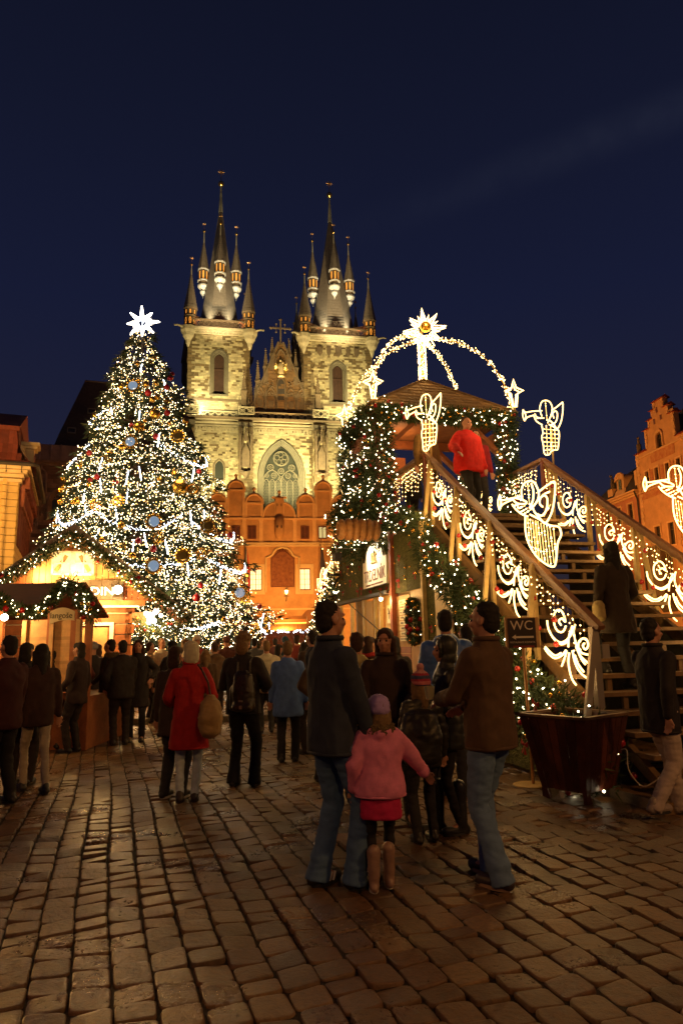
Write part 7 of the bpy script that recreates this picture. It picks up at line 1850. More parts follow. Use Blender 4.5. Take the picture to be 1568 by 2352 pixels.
def person(label, loc, rz, H=1.75, top=(.03, .03, .04), legs=(.02, .02, .03), hair=None, hat=None, pose=None, near=0, coat=.78, puff=0, hood=None, skirt=None, boots=None, shoes=(.02, .018, .016), head_yaw=0, bag=None, fat=1.0, z=0, female=False, group='people in the market crowd', head_pitch=0, scarf=None, fur=None, toprough=.85):
    """stands facing local -Y. pose: dict with hands L/R (x,y,z) and feet L/R (x,y), lean"""
    s = H/1.78; pose = pose or {}
    vox = {2: .011, 1: .019, 0: .030}[near]; amp = {2: .010, 1: .012, 0: .012}[near]
    root = thing('person', label, 'person', (loc[0], loc[1], z), rz, group)
    ld = pose.get('lean', 0.0)
    hw = .155 if female else .175; sh = V3(0, ld*.5, 1.44); hip = V3(0, 0, .93)
    FL, FR = pose.get('fl', (.10, .02)), pose.get('fr', (-.10, -.03)); kn = pose.get('knee', .05)
    legsP = {}
    for k_, f_, sx in (('L', FL, 1), ('R', FR, -1)):
        h_ = V3(sx*.085, 0, .90); an = V3(f_[0], f_[1], .085 + (f_[2] if len(f_) > 2 else 0)); 
        k2, an = ik(h_, an, .425, .42, (sx*.15, -1, 0)); legsP[k_] = (h_, k2, an)
    armsP = {}
    HLd, HRd = pose.get('hl', (.27, -.05, .84)), pose.get('hr', (-.27, -.05, .84))
    for k_, h_, sx in (('L', HLd, 1), ('R', HRd, -1)):
        sp = V3(sx*hw, sh[1]+.01, 1.42); el, hd = ik(sp, h_, .29, .25, (sx*.6, .8, -.35)); armsP[k_] = (sp, el, hd)
    hc = V3(0, sh[1]*1.15-.01, 1.655)
    cyaw, syaw = math.cos(head_yaw), math.sin(head_yaw)
    hs = 1.0+max(0, min(.26, (1.5-H)*.75))
    def hd_(x, y, z): 
        x, y, z = x*hs, y*hs, z*hs
        y2 = y*math.cos(head_pitch)-z*math.sin(head_pitch); z2 = y*math.sin(head_pitch)+z*math.cos(head_pitch)
        return V3(hc[0]+x*cyaw-y2*syaw, hc[1]+x*syaw+y2*cyaw, hc[2]+z2)
    S = Matrix.Scale(s, 4)
    # ---- continuous body with head, face and hands
    b = MB(); b.T = S
    loft(b, [(0, 0, .84, .10, .07), (0, 0, .95, .12, .08), (0, ld*.25, 1.15, .11, .07), (0, ld*.5, 1.38, .13, .07), (0, ld*.5, 1.46, .05, .05)])
    cap(b, (0, ld*.5+.01, 1.42), hd_(0, .02, -.05), .056, .056)
    for k_ in 'LR':
        h_, k2, an = legsP[k_]; cap(b, h_, k2, .06, .045, 8); cap(b, k2, an, .045, .035, 8); cap(b, an, an+V3(0, -.10, -.04), .035, .03, 8)
        sp, el, hd = armsP[k_]; cap(b, sp, el, .038, .032, 8); cap(b, el, hd, .032, .026, 8)
        sx = 1 if k_ == 'L' else -1
        fd = hd-el; fd /= np.linalg.norm(fd)+1e-6; side = np.cross(fd, (0, -1, .2)); side /= np.linalg.norm(side)+1e-6; up = np.cross(side, fd)
        pc_ = hd+fd*.045
        if near:
            for q in (-.022, 0, .022): cap(b, hd+side*q*.8, hd+fd*.085+side*q, .017, .015, 7)
            cl_ = pose.get('curl', .35)
            for q, l_ in ((-.033, .060), (-.011, .072), (.011, .068), (.033, .052)):
                a0 = hd+fd*.09+side*q; a1 = a0+fd*l_*.5*math.cos(cl_*.5)-up*l_*.5*math.sin(cl_*.5); a2 = a1+fd*l_*.5*math.cos(cl_*1.6)-up*l_*.5*math.sin(cl_*1.6)
                cap(b, a0, a1, .0098, .0092, 6); cap(b, a1, a2, .0092, .008, 6)
            t0 = hd+fd*.03-side*sx*.03; t1 = t0+fd*.035-side*sx*.028; cap(b, t0, t1, .012, .011, 6); cap(b, t1, t1+fd*.03-up*.01, .011, .009, 6)
        else: ell(b, pc_+fd*.02, .035, .03, .06, 8, 6)
    def hell(x, y, z, rx, ry, rz_):
        p = hd_(x, y, z); n0 = len(b.v); b.ball((0, 0, 0), 1.0, 14, 9, rx*hs, ry*hs, rz_*hs)
        for i in range(n0, len(b.v)):
            v = V3(*b.v[i])/s; y2 = v[1]*math.cos(head_pitch)-v[2]*math.sin(head_pitch); z2 = v[1]*math.sin(head_pitch)+v[2]*math.cos(head_pitch)
            b.v[i] = tuple((V3(p[0]+v[0]*cyaw-y2*syaw, p[1]+v[0]*syaw+y2*cyaw, p[2]+z2))*s)
    hell(0, .015, .025, .074, .093, .090); hell(0, -.02, -.04, .058, .070, .072); hell(0, -.052, -.088, .026, .025, .022)
    if near:
        hell(0, -.092, -.018, .012, .022, .024); hell(0, -.100, -.034, .017, .016, .012); hell(0, -.078, .028, .052, .016, .014)
        hell(0, -.083, -.062, .022, .012, .008); hell(-.042, -.062, -.028, .022, .02, .02); hell(.042, -.062, -.028, .022, .02, .02)
        for sx in (-1, 1): hell(sx*.076, .012, -.012, .010, .022, .032)
    bo_ = fuse(b, 'body', skin, .0095*s if near == 2 else vox*.7, smooth=1 if near else 0)
    o = bpy.data.objects.new('body', bo_); COL.objects.link(o); o.parent = root
    if near:
        for sx in (-1, 1):
            e_ = MB(); e_.T = S; e_.ball(tuple(hd_(sx*.031, -.069, -.002)), .011, 8, 6); e_.build('eye', eyem, root, smooth=True)
    # ---- trousers
    tm = cloth('cloth_%02d_%02d_%02d' % tuple(int(c*100) for c in legs)+('d' if legs[2] > legs[0]*1.3 else ''), legs)
    b = MB(); b.T = S
    th = (.092 if female else .100)*fat; ca = .060*fat if female else .070
    if pose.get('slim'): th *= .85; ca = .052
    for k_ in 'LR':
        h_, k2, an = legsP[k_]; cap(b, h_+V3(0, 0, .02), k2, th, ca, 12); m2 = (k2+an)/2; cb = ca*(1.10 if pose.get('flare') else .86); b.tube([tuple(k2+(k2-an)*.04), tuple(k2), tuple(m2), tuple(an+V3(0, .012, -.055 if not pose.get('slim') else -.01))], [ca*.6, ca*.99, ca*.93, cb], 14)
    loft(b, [(0, 0, .80, .12*fat, .10*fat), (0, 0, .88, .165*fat, .115*fat), (0, 0, .99, .15*fat, .105*fat)])
    me = fuse(b, 'trousers', tm, vox, amp=amp*.8, freq=6, fz=2.6, ring=None); o = bpy.data.objects.new('trousers', me); COL.objects.link(o); o.parent = root
    # ---- shoes or boots
    sm = cloth('shoe_%02d_%02d' % (int(shoes[0]*100), int(shoes[2]*100)), shoes, .35) if shoes else None
    for k_ in 'LR':
        an = legsP[k_][2]; toe = pose.get('toe', 0)*(1 if k_ == 'L' else -1); dx, dy = math.sin(toe), -math.cos(toe); b = MB(); b.T = S; zf = an[2]-.085
        cap(b, (an[0], an[1]+.045, zf+.045), (an[0]+dx*.15, an[1]+dy*.15, zf+.038), .043, .042, 10); cap(b, (an[0], an[1]+.01, zf+.06), (an[0], an[1]+.01, zf+.10), .048, .046, 10)
        if boots: cap(b, (an[0], an[1]+.01, zf+.08), (an[0]*.95, an[1]*.9+.0, zf+boots), .052, .066, 12)
        me = fuse(b, 'boot' if boots else 'shoe', sm, max(.011, vox*.7), amp=.004 if boots else 0, freq=14); o = bpy.data.objects.new('boot' if boots else 'shoe', me); COL.objects.link(o); o.parent = root
        if near:
            b = MB(); b.T = S; P = []
            for t in np.linspace(0, 2*math.pi, 15)[:-1]:
                lx, ly = .047*math.sin(t), .055-.115*(1-math.cos(t)); P.append((an[0]+lx*math.cos(toe)-ly*0+dx*(-ly if ly < 0 else 0), an[1]+(ly if ly > 0 else 0)+dy*(-ly if ly < 0 else 0)))
            b.prismz(P[::-1], zf+.0, zf+.024); b.build('sole', cloth('sole_'+pose.get('sole', 'dark'), {'dark': (.03, .028, .025), 'white': (.62, .58, .5), 'tan': (.4, .25, .15)}[pose.get('sole', 'dark')], .6), o)
    # ---- jacket / coat
    jm = cloth('top_%02d_%02d_%02d_%d' % (*[int(c*100) for c in top], int(toprough*10)), top, toprough)
    b = MB(); b.T = S; f = fat; cz = coat; fl_ = .03 if cz < .7 else 0
    secs = [(0, ld*.0, cz, (.185+fl_)*f, (.135+fl_)*f), (0, ld*.1, cz+.05, (.192+fl_)*f, (.14+fl_)*f), (0, ld*.15, 1.0, .185*f, .135*f), (0, ld*.3, 1.15, .172*f*(.92 if female else 1), .128*f), (0, ld*.5, 1.32, (hw+.025)*f, .130*f), (0, ld*.5+.0, 1.42, (hw+.015)*f, .105*f), (0, ld*.5+.01, 1.485, .10*f, .078*f), (0, ld*.5+.005, 1.535, .072, .07)]
    loft(b, secs, 20)
    for k_ in 'LR':
        sp, el, hd = armsP[k_]; a_ = .068*f; cap(b, sp-V3(0, 0, .015), el, a_+.006, a_*.88, 12); cap(b, el, hd-(hd-el)*.03, a_*.88, a_*.66, 12)
    if hood == 'down': cap(b, (-.07, ld*.5+.09, 1.47), (.07, ld*.5+.09, 1.47), .06, .06); cap(b, (0, ld*.5+.12, 1.46), (0, ld*.5+.10, 1.38), .06, .04)
    if hood == 'up':
        for (x, y, z_, rx, ry, rz_) in ((0, .03, .03, .10, .105, .115), (0, .04, -.07, .09, .09, .09)): p = hd_(x, y, z_); ell(b, p, rx, ry, rz_)
    me = fuse(b, 'jacket', jm, vox, amp=amp*.95, freq=7, fz=.75, ring=(puff, .075) if puff else None, smooth=1)
    o = bpy.data.objects.new('jacket', me); COL.objects.link(o); o.parent = root; jk = o
    if hood == 'up':   # face opening of the raised hood shows the face in front
        o2 = MB(); o2.T = S
        P = [hd_(.078*math.cos(t), -.045, .02+.095*math.sin(t)) for t in np.linspace(0, 2*math.pi, 15)[:-1]]; o2.tube([tuple(p) for p in P], .017, 6, closed=True); o2.build('hood_rim', jm, o)
    if near == 2 and hood != 'up':   # collar, cuffs, seams
        b = MB(); b.T = S; b.tube([(.078*math.cos(t), ld*.5+.005+.078*math.sin(t), 1.53) for t in np.linspace(0, 2*math.pi, 15)[:-1]], .02, 6, closed=True); b.build('collar', jm, jk, smooth=True)
        for k_ in 'LR':
            sp, el, hd = armsP[k_]; b = MB(); b.T = S; d = (hd-el)/np.linalg.norm(hd-el); cap(b, hd-d*.05, hd-d*.015, .050*f, .049*f, 12); b.build('cuff', jm, jk, smooth=True)
        b = MB(); b.T = S; b.tube([((.19+fl_)*f*math.cos(t), (.14+fl_)*f*math.sin(t), cz+.012) for t in np.linspace(0, 2*math.pi, 21)[:-1]], .012, 6, closed=True); b.build('hem', jm, jk, smooth=True)
    if skirt:
        b = MB(); b.T = S; loft(b, [(0, 0, skirt[1], .205, .165), (0, 0, skirt[1]+.1, .20, .16), (0, 0, cz+.08, .18, .14)], 20)
        me = fuse(b, 'skirt', cloth('skirt_cloth', skirt[0], .8), vox, amp=.006, freq=9); o = bpy.data.objects.new('skirt', me); COL.objects.link(o); o.parent = root
    if fur:
        b = MB(); b.T = S
        for k in range(620):
            t = pr_n.uniform(0, 2*math.pi); c = V3(.125*math.cos(t), ld*.5+.05+.095*math.sin(t), 1.49+pr_n.uniform(-.02, .03)); d = pr_n.normal(size=3); d /= np.linalg.norm(d); b.tube([tuple(c-d*.01), tuple(c+d*.042)], [.017, .004], 5)
        b.build('fur_trim', cloth('fur', fur, .9), root, smooth=True)
    # ---- hair and hats
    if hair is not None and hat != 'hood':
        hm = {'k': hairk, 'b': hairb, 'g': hairg}[hair[0]]; b = MB(); b.T = S
        def he(x, y, z, rx, ry, rz_): p = hd_(x, y, z); ell(b, p, rx*hs, ry*hs, rz_*hs)
        he(0, .034, .045, .079, .084, .078); he(0, .050, .0, .074, .066, .085)
        if 's' in hair:
            he(0, .055, -.035, .070, .055, .065)
            for k in range(30): a = pr_n.uniform(0, 6.28); e = pr_n.uniform(.0, 1.4); he(.074*math.cos(a)*math.cos(e), .03+(.078*math.sin(a)*math.cos(e)), .05+.074*math.sin(e), .014, .014, .011)
        else: he(0, .06, -.08, .085, .055, .10); he(0, -.022, .082, .066, .052, .030); he(.045, -.03, .05, .03, .04, .04); he(-.045, -.03, .05, .03, .04, .04)
        if 'l' in hair:
            for sx in (-1, 1): cap(b, hd_(sx*.075, .02, .0), hd_(sx*.085, .03, -.20), .035, .025)
            cap(b, hd_(0, .065, -.05), hd_(0, .075, -.25), .07, .05)
        if 'c' in hair:
            for k in range(26): a = pr_n.uniform(0, 6.28); e = pr_n.uniform(-.4, 1.3); he(.085*math.cos(a)*math.cos(e), .03+.085*math.sin(a)*math.cos(e) if math.sin(a) > -.45 else .03, .035+.085*math.sin(e), .024, .024, .024)
        me = fuse(b, 'hair', hm, max(.009, vox*.55), amp=.004, freq=28, smooth=1); o = bpy.data.objects.new('hair', me); COL.objects.link(o); o.parent = root
    if hat and hat != 'hood':
        hcol, kind = hat; b = MB(); b.T = S
        p = hd_(0, .015, .055); ell(b, p, .093*hs, .105*hs, .083*hs); ell(b, hd_(0, .03, .02), .092*hs, .10*hs, .06*hs)
        if kind == 'pom': ell(b, hd_(0, .02, .165), .042, .042, .042)
        if kind == 'long': ell(b, hd_(0, .045, -.03), .093, .085, .10); ell(b, hd_(0, .05, -.07), .09, .08, .09)
        if kind == 'cap': cap(b, hd_(-.03, -.10, .035), hd_(.03, -.10, .035), .028, .028)
        mts = [cloth('hat_%02d_%02d_%02d' % tuple(int(c*100) for c in hcol), hcol, .95)]; paint = None
        if kind == 'pom':
            mts = [cloth('hat_pink', (.55, .16, .18)), cloth('hat_red', (.35, .03, .06)), cloth('hat_blue', (.06, .07, .16)), cloth('hat_pom', (.55, .25, .25), .95)]
            z0 = hc[2]*s
            paint = lambda c: 3 if c[2] > z0+.125*s else (1 if c[2] > z0+.10*s else 2 if c[2] > z0+.065*s else 1 if c[2] > z0+.035*s else 0 if c[2] > z0+.0*s else 2)
        if kind == 'stripe':
            mts = [cloth('hat_dkred', (.4, .03, .05)), cloth('hat_pink', (.55, .16, .18))]; z0 = hc[2]*s
            paint = lambda c: int((c[2]-z0)/(.035*s)) % 2
        me = fuse(b, 'hat', mts[0], max(.009, vox*.55), amp=.003, freq=22, fur=.003 if kind in ('knit', 'pom') else 0, mats=mts, paint=paint); o = bpy.data.objects.new('hat', me); COL.objects.link(o); o.parent = root
    if scarf:
        b = MB(); b.T = S; b.tube([(.085*math.cos(t), ld*.5+.0+.085*math.sin(t), 1.52+.01*math.sin(3*t)) for t in np.linspace(0, 2*math.pi, 13)[:-1]], .032, 8, closed=True); b.build('scarf', cloth('scarf_%02d' % int(scarf[0]*100), scarf, .95), root, smooth=True)
    return root, s, armsP, legsP
def at(px, Y): return (A(px, 1500, Y)[0], Y)
PI = math.pi
# ------------------------------------------------------------------ foreground group
p_, s_, ar_, lg_ = person('tall man in navy jacket and jeans standing with his back turned beside the pink girl', G(768, 2040)[:2], PI*.70, 1.86, (.028, .038, .065), (.075, .15, .30), hair='ks', near=2, coat=.80, fat=.98,
    pose=dict(fl=(.10, .05), fr=(-.09, -.10), hl=(.24, -.10, .80), hr=(-.22, -.16, .86), flare=1, toe=.15), head_yaw=-.1, group='people talking in the foreground')
for k_ in 'LR':   # three white stripes on each black trainer
    an = lg_[k_][2]
    for sx in (-1, 1):
        for q in range(3):
            b = MB(); b.T = Matrix.Scale(s_, 4); y = an[1]-.035-q*.028; b.beam((an[0]+sx*.042, y+.012, .028), (an[0]+sx*.034, y-.012, .076), .012, .012, (0, 1, 0)); b.build('shoe_stripe', mat('white_stripe', (.75, .7, .66), .5), p_)
gl, s_, ar_, lg_ = person('little girl in pink jacket, lilac knitted hat and magenta skirt seen from behind', G(880, 2046)[:2], PI*1.02, 1.19, (.78, .24, .42), (.012, .011, .012), hair='gl', hat=((.40, .28, .62), 'knit'), near=2, coat=.86, fat=1.30,
    pose=dict(fl=(-.0+.09, .03), fr=(-.07, -.08), hl=(-.0+.26, -.02, .93), hr=(-.50, -.20, 1.0), slim=1, sole='white'), hood='down', skirt=((.55, .012, .10), .66), boots=.36, shoes=(.32, .20, .15), fur=(.16, .11, .05), head_yaw=.1, female=True, group='people talking in the foreground')
_, s3_, a3_, _ = person('man in brown wool jacket and faded jeans at the right of the foreground group', G(1146, 2026)[:2], PI*1.24, 1.83, (.105, .058, .030), (.13, .22, .38), hair='ks', near=2, coat=.82, fat=1.02,
    pose=dict(fl=(.11, .10), fr=(-.08, -.12), hl=(.10, -.34, 1.12), hr=(-.14, -.30, 1.06), flare=1, toe=.1, sole='tan'), head_yaw=.2, shoes=(.05, .04, .045), group='people talking in the foreground')
w4, s4, a4, l4 = person('woman in dark hooded quilted jacket and tall boots, facing left', G(1040, 1915)[:2], PI*1.5+.2, 1.60, (.030, .032, .022), (.010, .010, .011), hood='up', hat='hood', near=2, coat=.76, puff=.006, toprough=.4,
    pose=dict(fl=(.06, .06), fr=(-.07, -.12), hl=(.10, -.22, 1.12), hr=(-.08, -.20, 1.06), slim=1), boots=.42, shoes=(.02, .02, .02), head_yaw=-.15, female=True, group='people talking in the foreground')
cp = a3_['L'][2]*s3_; ca, sa = math.cos(PI*1.24), math.sin(PI*1.24); b = MB(); b.lathe([(.028, 0), (.038, .09), (.036, .09), (.028, .01)], 12)
wloc = G(1146, 2026); b.build('paper_cup', mat('pale_cup', (.6, .6, .3), .5), None, loc=(wloc[0]+cp[0]*ca-(cp[1]-.09)*sa, wloc[1]+cp[0]*sa+(cp[1]-.09)*ca, cp[2]+.0), label='pale paper cup held up by the man in the brown jacket', category='cup')
person('child in dark jacket with striped pompom hat standing behind the hooded woman', at(962, 5.9), PI*1.1, 1.31, (.028, .026, .018), (.02, .018, .02), hair='gl', hat=((.5, .1, .1), 'pom'), near=2, coat=.80, fat=1.02, toprough=.4, puff=.012, female=True, group='people talking in the foreground', pose=dict(hl=(.26, -.05, .9), hr=(-.26, -.05, .9)))
bp = MB(); bp.T = Matrix.Translation((at(954, 5.9)[0], 5.76, 0)); loft(bp, [(0, 0, .62, .13, .09), (0, 0, .66, .16, .11), (0, 0, .85, .17, .12), (0, 0, 1.0, .13, .09), (0, 0, 1.03, .07, .05)]); 
me = fuse(bp, 'backpack', cloth('bag_black', (.02, .018, .014), .4), .014, amp=.008, freq=9); o = bpy.data.objects.new('backpack', me); COL.objects.link(o); tag(o, 'bulging black shiny backpack on the back of the child in the pompom hat', 'backpack')
person('woman with red brown hair in dark coat facing the camera behind the pink girl', at(884, 6.45), PI*.0+.15, 1.70, (.030, .014, .012), (.03, .03, .018), hair='bl', near=2, coat=.62, fat=1.08, pose=dict(fl=(.19, .0), fr=(-.19, .02), hl=(.16, -.25, 1.08), hr=(-.15, -.24, 1.05), slim=1, toe=.2), boots=.38, shoes=(.05, .045, .02), head_yaw=-.45, female=True, group='people talking in the foreground')
person('small child in red coat and striped red hat by the kiosk wall', at(930, 8.9), PI*.1, 1.10, (.50, .03, .05), (.09, .07, .025), hat=((.4, .05, .06), 'stripe'), near=1, coat=.72, fat=1.2, pose=dict(hl=(.16, -.24, 1.15), hr=(-.14, -.26, 1.12)), female=True)
person('person in bright blue quilted jacket facing the pale board of the kiosk', at(1025, 7.6), PI*.95, 1.90, (.06, .16, .50), (.02, .02, .03), hair='ks', near=1, coat=.84, fat=1.2, puff=.009, toprough=.45, hood='down')
person('person in dark blue jacket half hidden behind the man in brown', at(1072, 8.0), PI*1.05, 1.76, (.03, .045, .09), (.02, .02, .03), hair='ks', near=1)
person('person in pale yellow hooded jacket behind the tall navy man', at(820, 7.4), PI*.95, 1.68, (.50, .42, .17), (.03, .03, .03), hair='bs', near=1, hood='down', coat=.8, fat=1.05)
person('woman with short brown hair and red scarf by the kiosk corner', at(848, 9.2), PI*.8, 1.66, (.06, .02, .015), (.02, .02, .02), hair='b', near=1, scarf=(.4, .03, .03), female=True)
person('dark haired person in black coat under the kiosk lamp', at(905, 9.6), PI*1.1, 1.66, (.02, .015, .015), (.02, .02, .02), hair='k', near=1)
# ------------------------------------------------------------------ centre left pair
r9, s9, a9, l9 = person('woman in long red coat with cream knitted hat and pale jeans seen from behind', G(432, 1842)[:2], PI*1.05, 1.62, (.42, .012, .014), (.46, .56, .66), hat=((.62, .58, .40), 'long'), near=2, coat=.58, fat=1.0, pose=dict(fl=(.09, .02), fr=(-.07, -.02), hl=(.20, -.22, 1.02), hr=(-.22, -.16, .98), slim=1), female=True, shoes=(.03, .02, .02), head_yaw=.2)
b = MB(); b.T = Matrix.Translation((G(490, 1842)[0], 7.30, 0)); loft(b, [(0, 0, .66, .05, .07), (0, 0, .70, .10, .13), (0, 0, .86, .12, .15), (0, 0, 1.0, .09, .11), (0, 0, 1.08, .03, .04)])
me = fuse(b, 'shoulder_bag', cloth('bag_tan', (.34, .22, .09), .7), .014, amp=.012, freq=8); o = bpy.data.objects.new('shoulder_bag', me); COL.objects.link(o); tag(o, 'large soft tan shoulder bag hanging beside the red coat', 'bag')
q_ = (G(490, 1842)[0], 7.30); b = MB(); b.tube([(0, 0, 1.06), (-.03, .02, 1.2), (-.10, .03, 1.33), (-.12, -.06, 1.38)], .012, 5); b2 = b.build('bag_strap', cloth('strap_dark', (.05, .015, .015), .6), o); b2.location = (q_[0], q_[1], 0)
p10, s10, a10, l10 = person('curly haired man all in black with a leather backpack, seen from behind', G(558, 1806)[:2], PI*.93, 1.72, (.022, .019, .014), (.014, .012, .011), hair='gc', near=2, coat=.82, fat=1.1, pose=dict(fl=(.11, .02), fr=(-.13, -.03), hl=(.16, -.26, 1.12), hr=(-.20, -.20, 1.10), flare=1), head_pitch=.35, shoes=(.02, .018, .016))
bpk = MB(); bpk.T = Matrix.Scale(s10, 4); loft(bpk, [(-.08, .20, .86, .09, .06), (-.08, .21, .90, .13, .09), (-.08, .21, 1.1, .14, .09), (-.07, .20, 1.28, .11, .07), (-.07, .19, 1.33, .06, .04)]); cap(bpk, (-.16, .27, .92), (-.01, .27, .92), .05, .05); cap(bpk, (.05, .2, .92), (.05, .2, 1.12), .05, .045)
me = fuse(bpk, 'backpack', mat('leather_black', (.03, .022, .014), .35, bump=.3, bscale=60), .012, amp=.006, freq=10); o = bpy.data.objects.new('backpack', me); COL.objects.link(o); pl10 = G(558, 1806); o.location = (pl10[0], pl10[1], 0); o.rotation_euler = (0, 0, PI*.93); tag(o, 'black leather backpack worn by the curly haired man', 'backpack')
for x in (-.13, .02):
    b = MB(); b.T = Matrix.Scale(s10, 4); b.tube([(x, .13, 1.0), (x, .155, 1.25), (x+.0, .13, 1.42), (x+.01, .03, 1.48)], .014, 5); b.build('shoulder_strap', mat('leather_black', (.03, .022, .014), .35), o)
b = MB(); b.T = Matrix.Scale(s10, 4); b.box(-.11, -.06, .315, .33, .98, 1.0); b.box(-.10, -.07, .315, .33, .9, .94); b.build('buckle', metal, o)
person('dark haired person half hidden behind the red coat woman, dark trousers and sneakers', (G(400, 1830)[0], 7.75), PI*.9, 1.58, (.05, .03, .02), (.03, .035, .03), hair='b', near=1, coat=.72, pose=dict(sole='white'), shoes=(.02, .015, .02))
person('person in blue coat and dark trousers standing right of the black backpack', G(662, 1750)[:2], PI*1.0, 1.62, (.08, .17, .48), (.012, .012, .014), hair='gs', near=1, coat=.66, fat=1.05)
# ------------------------------------------------------------------ the darker crowd: (px, Y, height, facing, top, legs, hair, hat, extra, label)
D = (.022, .016, .012); DR = (.08, .012, .01); BR = (.05, .028, .015)
crowd = [
 (20, 7.6, 1.72, 1.3, (.05, .008, .008), (.012, .01, .01), 'ks', None, {}, 'dark red clad person cut by the left edge of the photo'),
 (62, 8.6, 1.66, 1.1, D, (.02, .012, .01), 'k', None, {}, 'person in black walking just inside the left edge'),
 (96, 8.2, 1.64, 1.4, (.045, .018, .012), (.42, .36, .28), 'kl', None, {'pose': dict(fl=(.08, -.18), fr=(-.08, .2), slim=1)}, 'person in dark top striding in pale trousers at the left'),
 (84, 12.5, 1.72, .9, D, D, None, ((.03, .03, .035), 'knit'), {}, 'man in striped dark beanie under the lettered sign'),
 (128, 11.6, 1.68, 1.05, BR, D, 'kl', None, {}, 'woman with long dark hair before the small stall shutters'),
 (155, 12.4, 1.70, .95, D, (.05, .02, .015), 'bl', None, {'female': True}, 'long haired woman below the lettered sign, dark jacket'),
 (182, 11.2, 1.68, 1.1, (.03, .012, .01), D, 'k', None, {}, 'stout dark person right of the long haired woman at the stall'),
 (178, 13.4, 1.66, .9, DR, DR, 'ks', None, {}, 'person in dark red trousers in the shadow of the stall'),
 (214, 13.6, 1.70, 1.0, D, D, None, ((.25, .25, .27), 'cap'), {}, 'person in grey cap looking into the gabled stall'),
 (252, 12.6, 1.73, 1.45, (.018, .014, .01), (.012, .01, .01), 'ks', None, {'fur': (.12, .08, .04)}, 'man in profile with a fur trimmed hood before the gabled stall'),
 (282, 12.0, 1.70, 1.15, D, D, 'ks', None, {'fat': 1.2}, 'broad dark back between the profile man and the facing woman'),
 (318, 12.3, 1.72, .05, D, (.012, .01, .01), 'bl', None, {'female': True, 'coat': .6}, 'woman with long hair in dark coat facing the camera left of the red coat'),
 (318, 14.6, 1.72, .1, D, D, None, ((.015, .012, .012), 'knit'), {}, 'person in black beanie behind the facing long haired woman'),
 (395, 13.0, 1.70, 1.35, (.02, .013, .012), D, 'kl', None, {}, 'dark long haired person in profile left of the cream hat'),
 (452, 15.5, 1.72, .2, (.25, .03, .02), D, None, ((.6, .5, .4), 'cap'), {}, 'man in pale cap and red scarf facing camera over the crowd'),
 (492, 14.4, 1.66, 1.0, (.13, .08, .045), D, 'bs', None, {'fat': 1.15, 'hood': 'down'}, 'person in light brown hooded jacket between the two centre left figures'),
 (472, 12.8, 1.52, .9, (.07, .04, .02), D, 'gl', None, {}, 'fair haired girl beside the red coat woman'),
 (612, 13.2, 1.66, 1.05, (.45, .42, .32), (.03, .03, .03), 'gs', None, {'fat': 1.15, 'puff': .018}, 'person in pale silvery padded jacket right of the backpack man'),
 (640, 14.6, 1.60, .9, (.12, .10, .08), D, 'k', None, {}, 'grey brown clad person behind the pale padded jacket'),
 (700, 12.0, 1.62, .8, DR, D, 'kl', None, {}, 'person in dark red near the awning stall lights'),
 (716, 10.6, 1.78, 1.25, (.05, .035, .02), D, 'ks', None, {}, 'dark haired man in profile left of the tall navy man'),
 (738, 8.6, 1.64, .25, (.06, .035, .02), (.02, .02, .02), 'bl', None, {'female': True}, 'smiling woman with brown hair left of the tall navy man'),
 (735, 12.6, 1.70, .9, (.10, .06, .03), D, 'bs', None, {}, 'brown jacketed person in the gap left of the tall man'),
 (345, 15.2, 1.70, .6, (.3, .18, .09), D, 'bs', None, {}, 'person in tan jacket serving beside the blazing lamps'),
 (372, 16.4, 1.68, .3, (.42, .34, .24), D, 'gs', None, {}, 'pale clad person in the lamp glare of the rear stall'),
 (426, 16.0, 1.66, .8, (.3, .25, .18), D, 'g', None, {}, 'fair haired person in beige behind the cream hat'),
 (520, 16.6, 1.70, .9, (.10, .03, .02), D, None, ((.12, .04, .03), 'knit'), {}, 'person in dark red beanie deep in the crowd'),
 (585, 17.2, 1.66, 1.1, (.08, .08, .08), D, 'ks', None, {}, 'grey clad person under the fir right tip'),
 (545, 18.5, 1.75, .9, (.03, .03, .04), D, 'ks', None, {}, 'man carrying a child on his shoulders under the fir'),
 (655, 17.5, 1.68, 1.0, (.05, .09, .12), D, None, ((.05, .12, .16), 'knit'), {}, 'person in teal beanie before the awning stall'),
 (682, 16.2, 1.70, .7, (.25, .04, .03), D, 'bs', None, {}, 'red jacketed person before the awning stall'),
 (760, 15.8, 1.72, .9, D, D, 'ks', None, {}, 'dark figure at the foot of the far stairs'),
 (225, 15.0, 1.68, .9, (.12, .05, .03), D, 'b', None, {}, 'person in russet jacket at the gabled stall door'),
 (605, 19.5, 1.70, .5, (.2, .12, .07), D, 'bs', None, {}, 'distant tan clad visitor right of the fir'),
 (632, 20.5, 1.68, 1.3, (.08, .02, .02), D, 'ks', None, {}, 'distant dark red visitor right of the fir'),
 (500, 19.8, 1.70, 1.0, (.12, .12, .14), D, 'ks', None, {}, 'distant grey visitor under the fir boughs'),
 (705, 21.0, 1.70, .8, (.06, .05, .04), D, 'bs', None, {}, 'distant brown clad visitor by the awning stall end'),
]
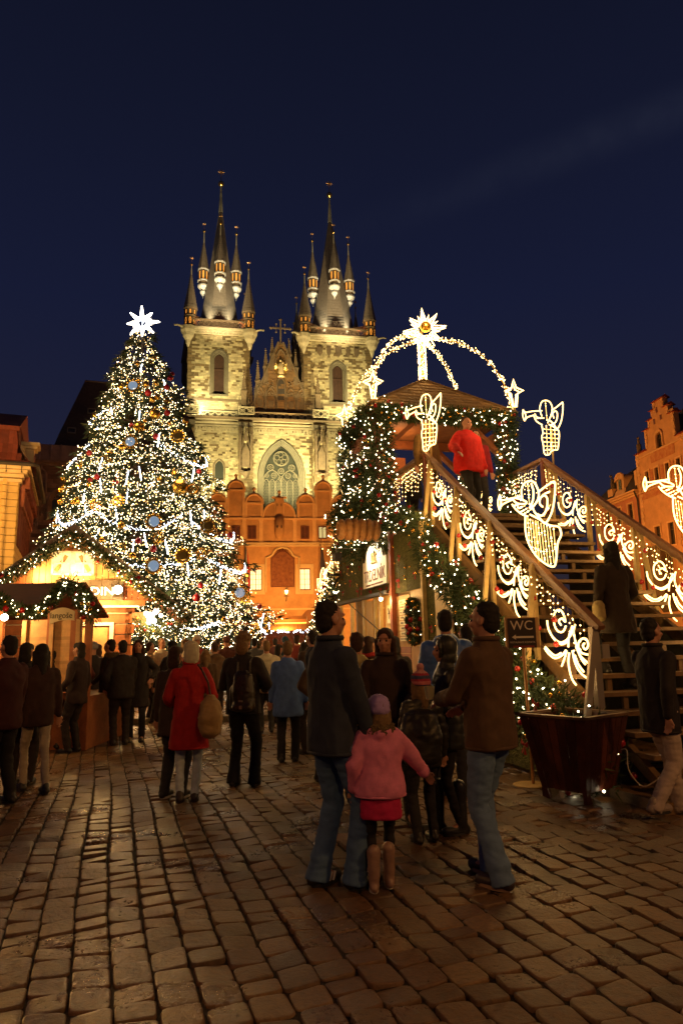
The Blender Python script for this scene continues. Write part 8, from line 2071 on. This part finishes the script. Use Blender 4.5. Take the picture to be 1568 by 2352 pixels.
for (px, Y, H, fc, top, legs, hair, hat, ex, lb) in crowd:
    kw = dict(ex); nr = 1 if Y < 13 else 0
    po = kw.pop('pose', None) or dict(hl=(.25, -.02-pr_n.uniform(0, .2), .84+pr_n.uniform(0, .25)), hr=(-.25, -.02-pr_n.uniform(0, .2), .84+pr_n.uniform(0, .25)), fl=(.10, pr_n.uniform(-.08, .08)), fr=(-.10, pr_n.uniform(-.08, .08)))
    z0 = .10 if ((np.array(at(px, Y))-KA)@KN) > .1 else 0
    person(lb, at(px, Y), (PI*fc if fc < .45 or 'facing' in lb or 'profile' in lb else PI*(fc+pr_n.uniform(-.32, .32))), H, top, legs, hair=hair, hat=hat, near=nr, pose=po, z=z0, coat=kw.pop('coat', .78), **kw)
# child riding on shoulders
person('small child in turquoise jacket riding on shoulders above the crowd', at(565, 18.2), PI*.9, 1.0, (.06, .22, .32), (.03, .03, .04), hat=((.03, .03, .04), 'knit'), near=0, fat=1.2, z=1.05, coat=.85, pose=dict(fl=(.16, -.12, .25), fr=(-.16, -.12, .25)))
# ------------------------------------------------------------------ on the bridge and stairs
def onb(u, d): p = BW(u, d, 0); return (p[0], p[1])
def tz(d): return HL if d > -.1 else HL-.18*math.ceil((-.1-d)/.265)
person('person in bright red jacket at the top of the stairs under the pavilion', onb(.66, -.35), BT+PI*.0+.35, 1.90, (.62, .010, .006), (.012, .010, .012), hair='bs', near=1, fat=1.42, z=tz(-.35), coat=.80, pose=dict(hl=(.24, -.12, .9), hr=(-.42, -.22, 1.05), slim=1), group='people on the bridge')
person('person in ochre brown jacket beside the red jacket under the pavilion', onb(.15, .35), BT+.3, 1.86, (.16, .085, .02), (.03, .02, .015), hair='gs', near=1, fat=1.05, z=HL, group='people on the bridge')
person('person in dark red jacket partly behind the bright red one', onb(1.15, .3), BT-.2, 1.70, (.28, .008, .02), (.02, .012, .02), hair='ks', near=1, z=HL, group='people on the bridge')
person('black clad person bending over the landing rail, seen against the sky gap', onb(.45, 2.0), BT+PI, 1.42, (.012, .01, .01), (.02, .015, .015), hair='ks', near=0, z=HL, group='people on the bridge')
person('dark clad person climbing the stairs with a woven tan bag', onb(.62, -4.25), BT+PI, 1.74, (.035, .022, .012), (.016, .013, .012), hair='kl', near=2, z=tz(-4.25), coat=.66, group='people on the bridge', pose=dict(fl=(.10, -.16, .16), fr=(-.09, .06), hl=(.2, -.1, .95), hr=(-.2, -.2, 1.0)))
b = MB(); c_ = onb(.35, -4.30); b.T = Matrix.Translation((c_[0], c_[1], tz(-4.25))); loft(b, [(0, 0, .78, .05, .06), (0, 0, .82, .07, .10), (0, 0, .98, .06, .10), (0, 0, 1.02, .03, .05)]); me = fuse(b, 'handbag', cloth('woven_tan', (.40, .30, .12), .7), .012, amp=.004, freq=30); o = bpy.data.objects.new('handbag', me); COL.objects.link(o); tag(o, 'woven tan handbag carried by the dark climber on the stairs', 'bag')
person('person in dark top and pale trousers walking past the stair foot', (G(1497, 1856)[0], 6.55), PI*.62, 1.74, (.02, .014, .011), (.50, .40, .34), hair='ks', near=2, coat=.74, fat=.98, pose=dict(fl=(.06, -.20), fr=(-.06, .22, .06), hl=(.2, -.25, .9), hr=(-.2, .1, .9)), shoes=(.30, .24, .2))
bpy.data.scenes.remove(WS)
bpy.context.view_layer.update()
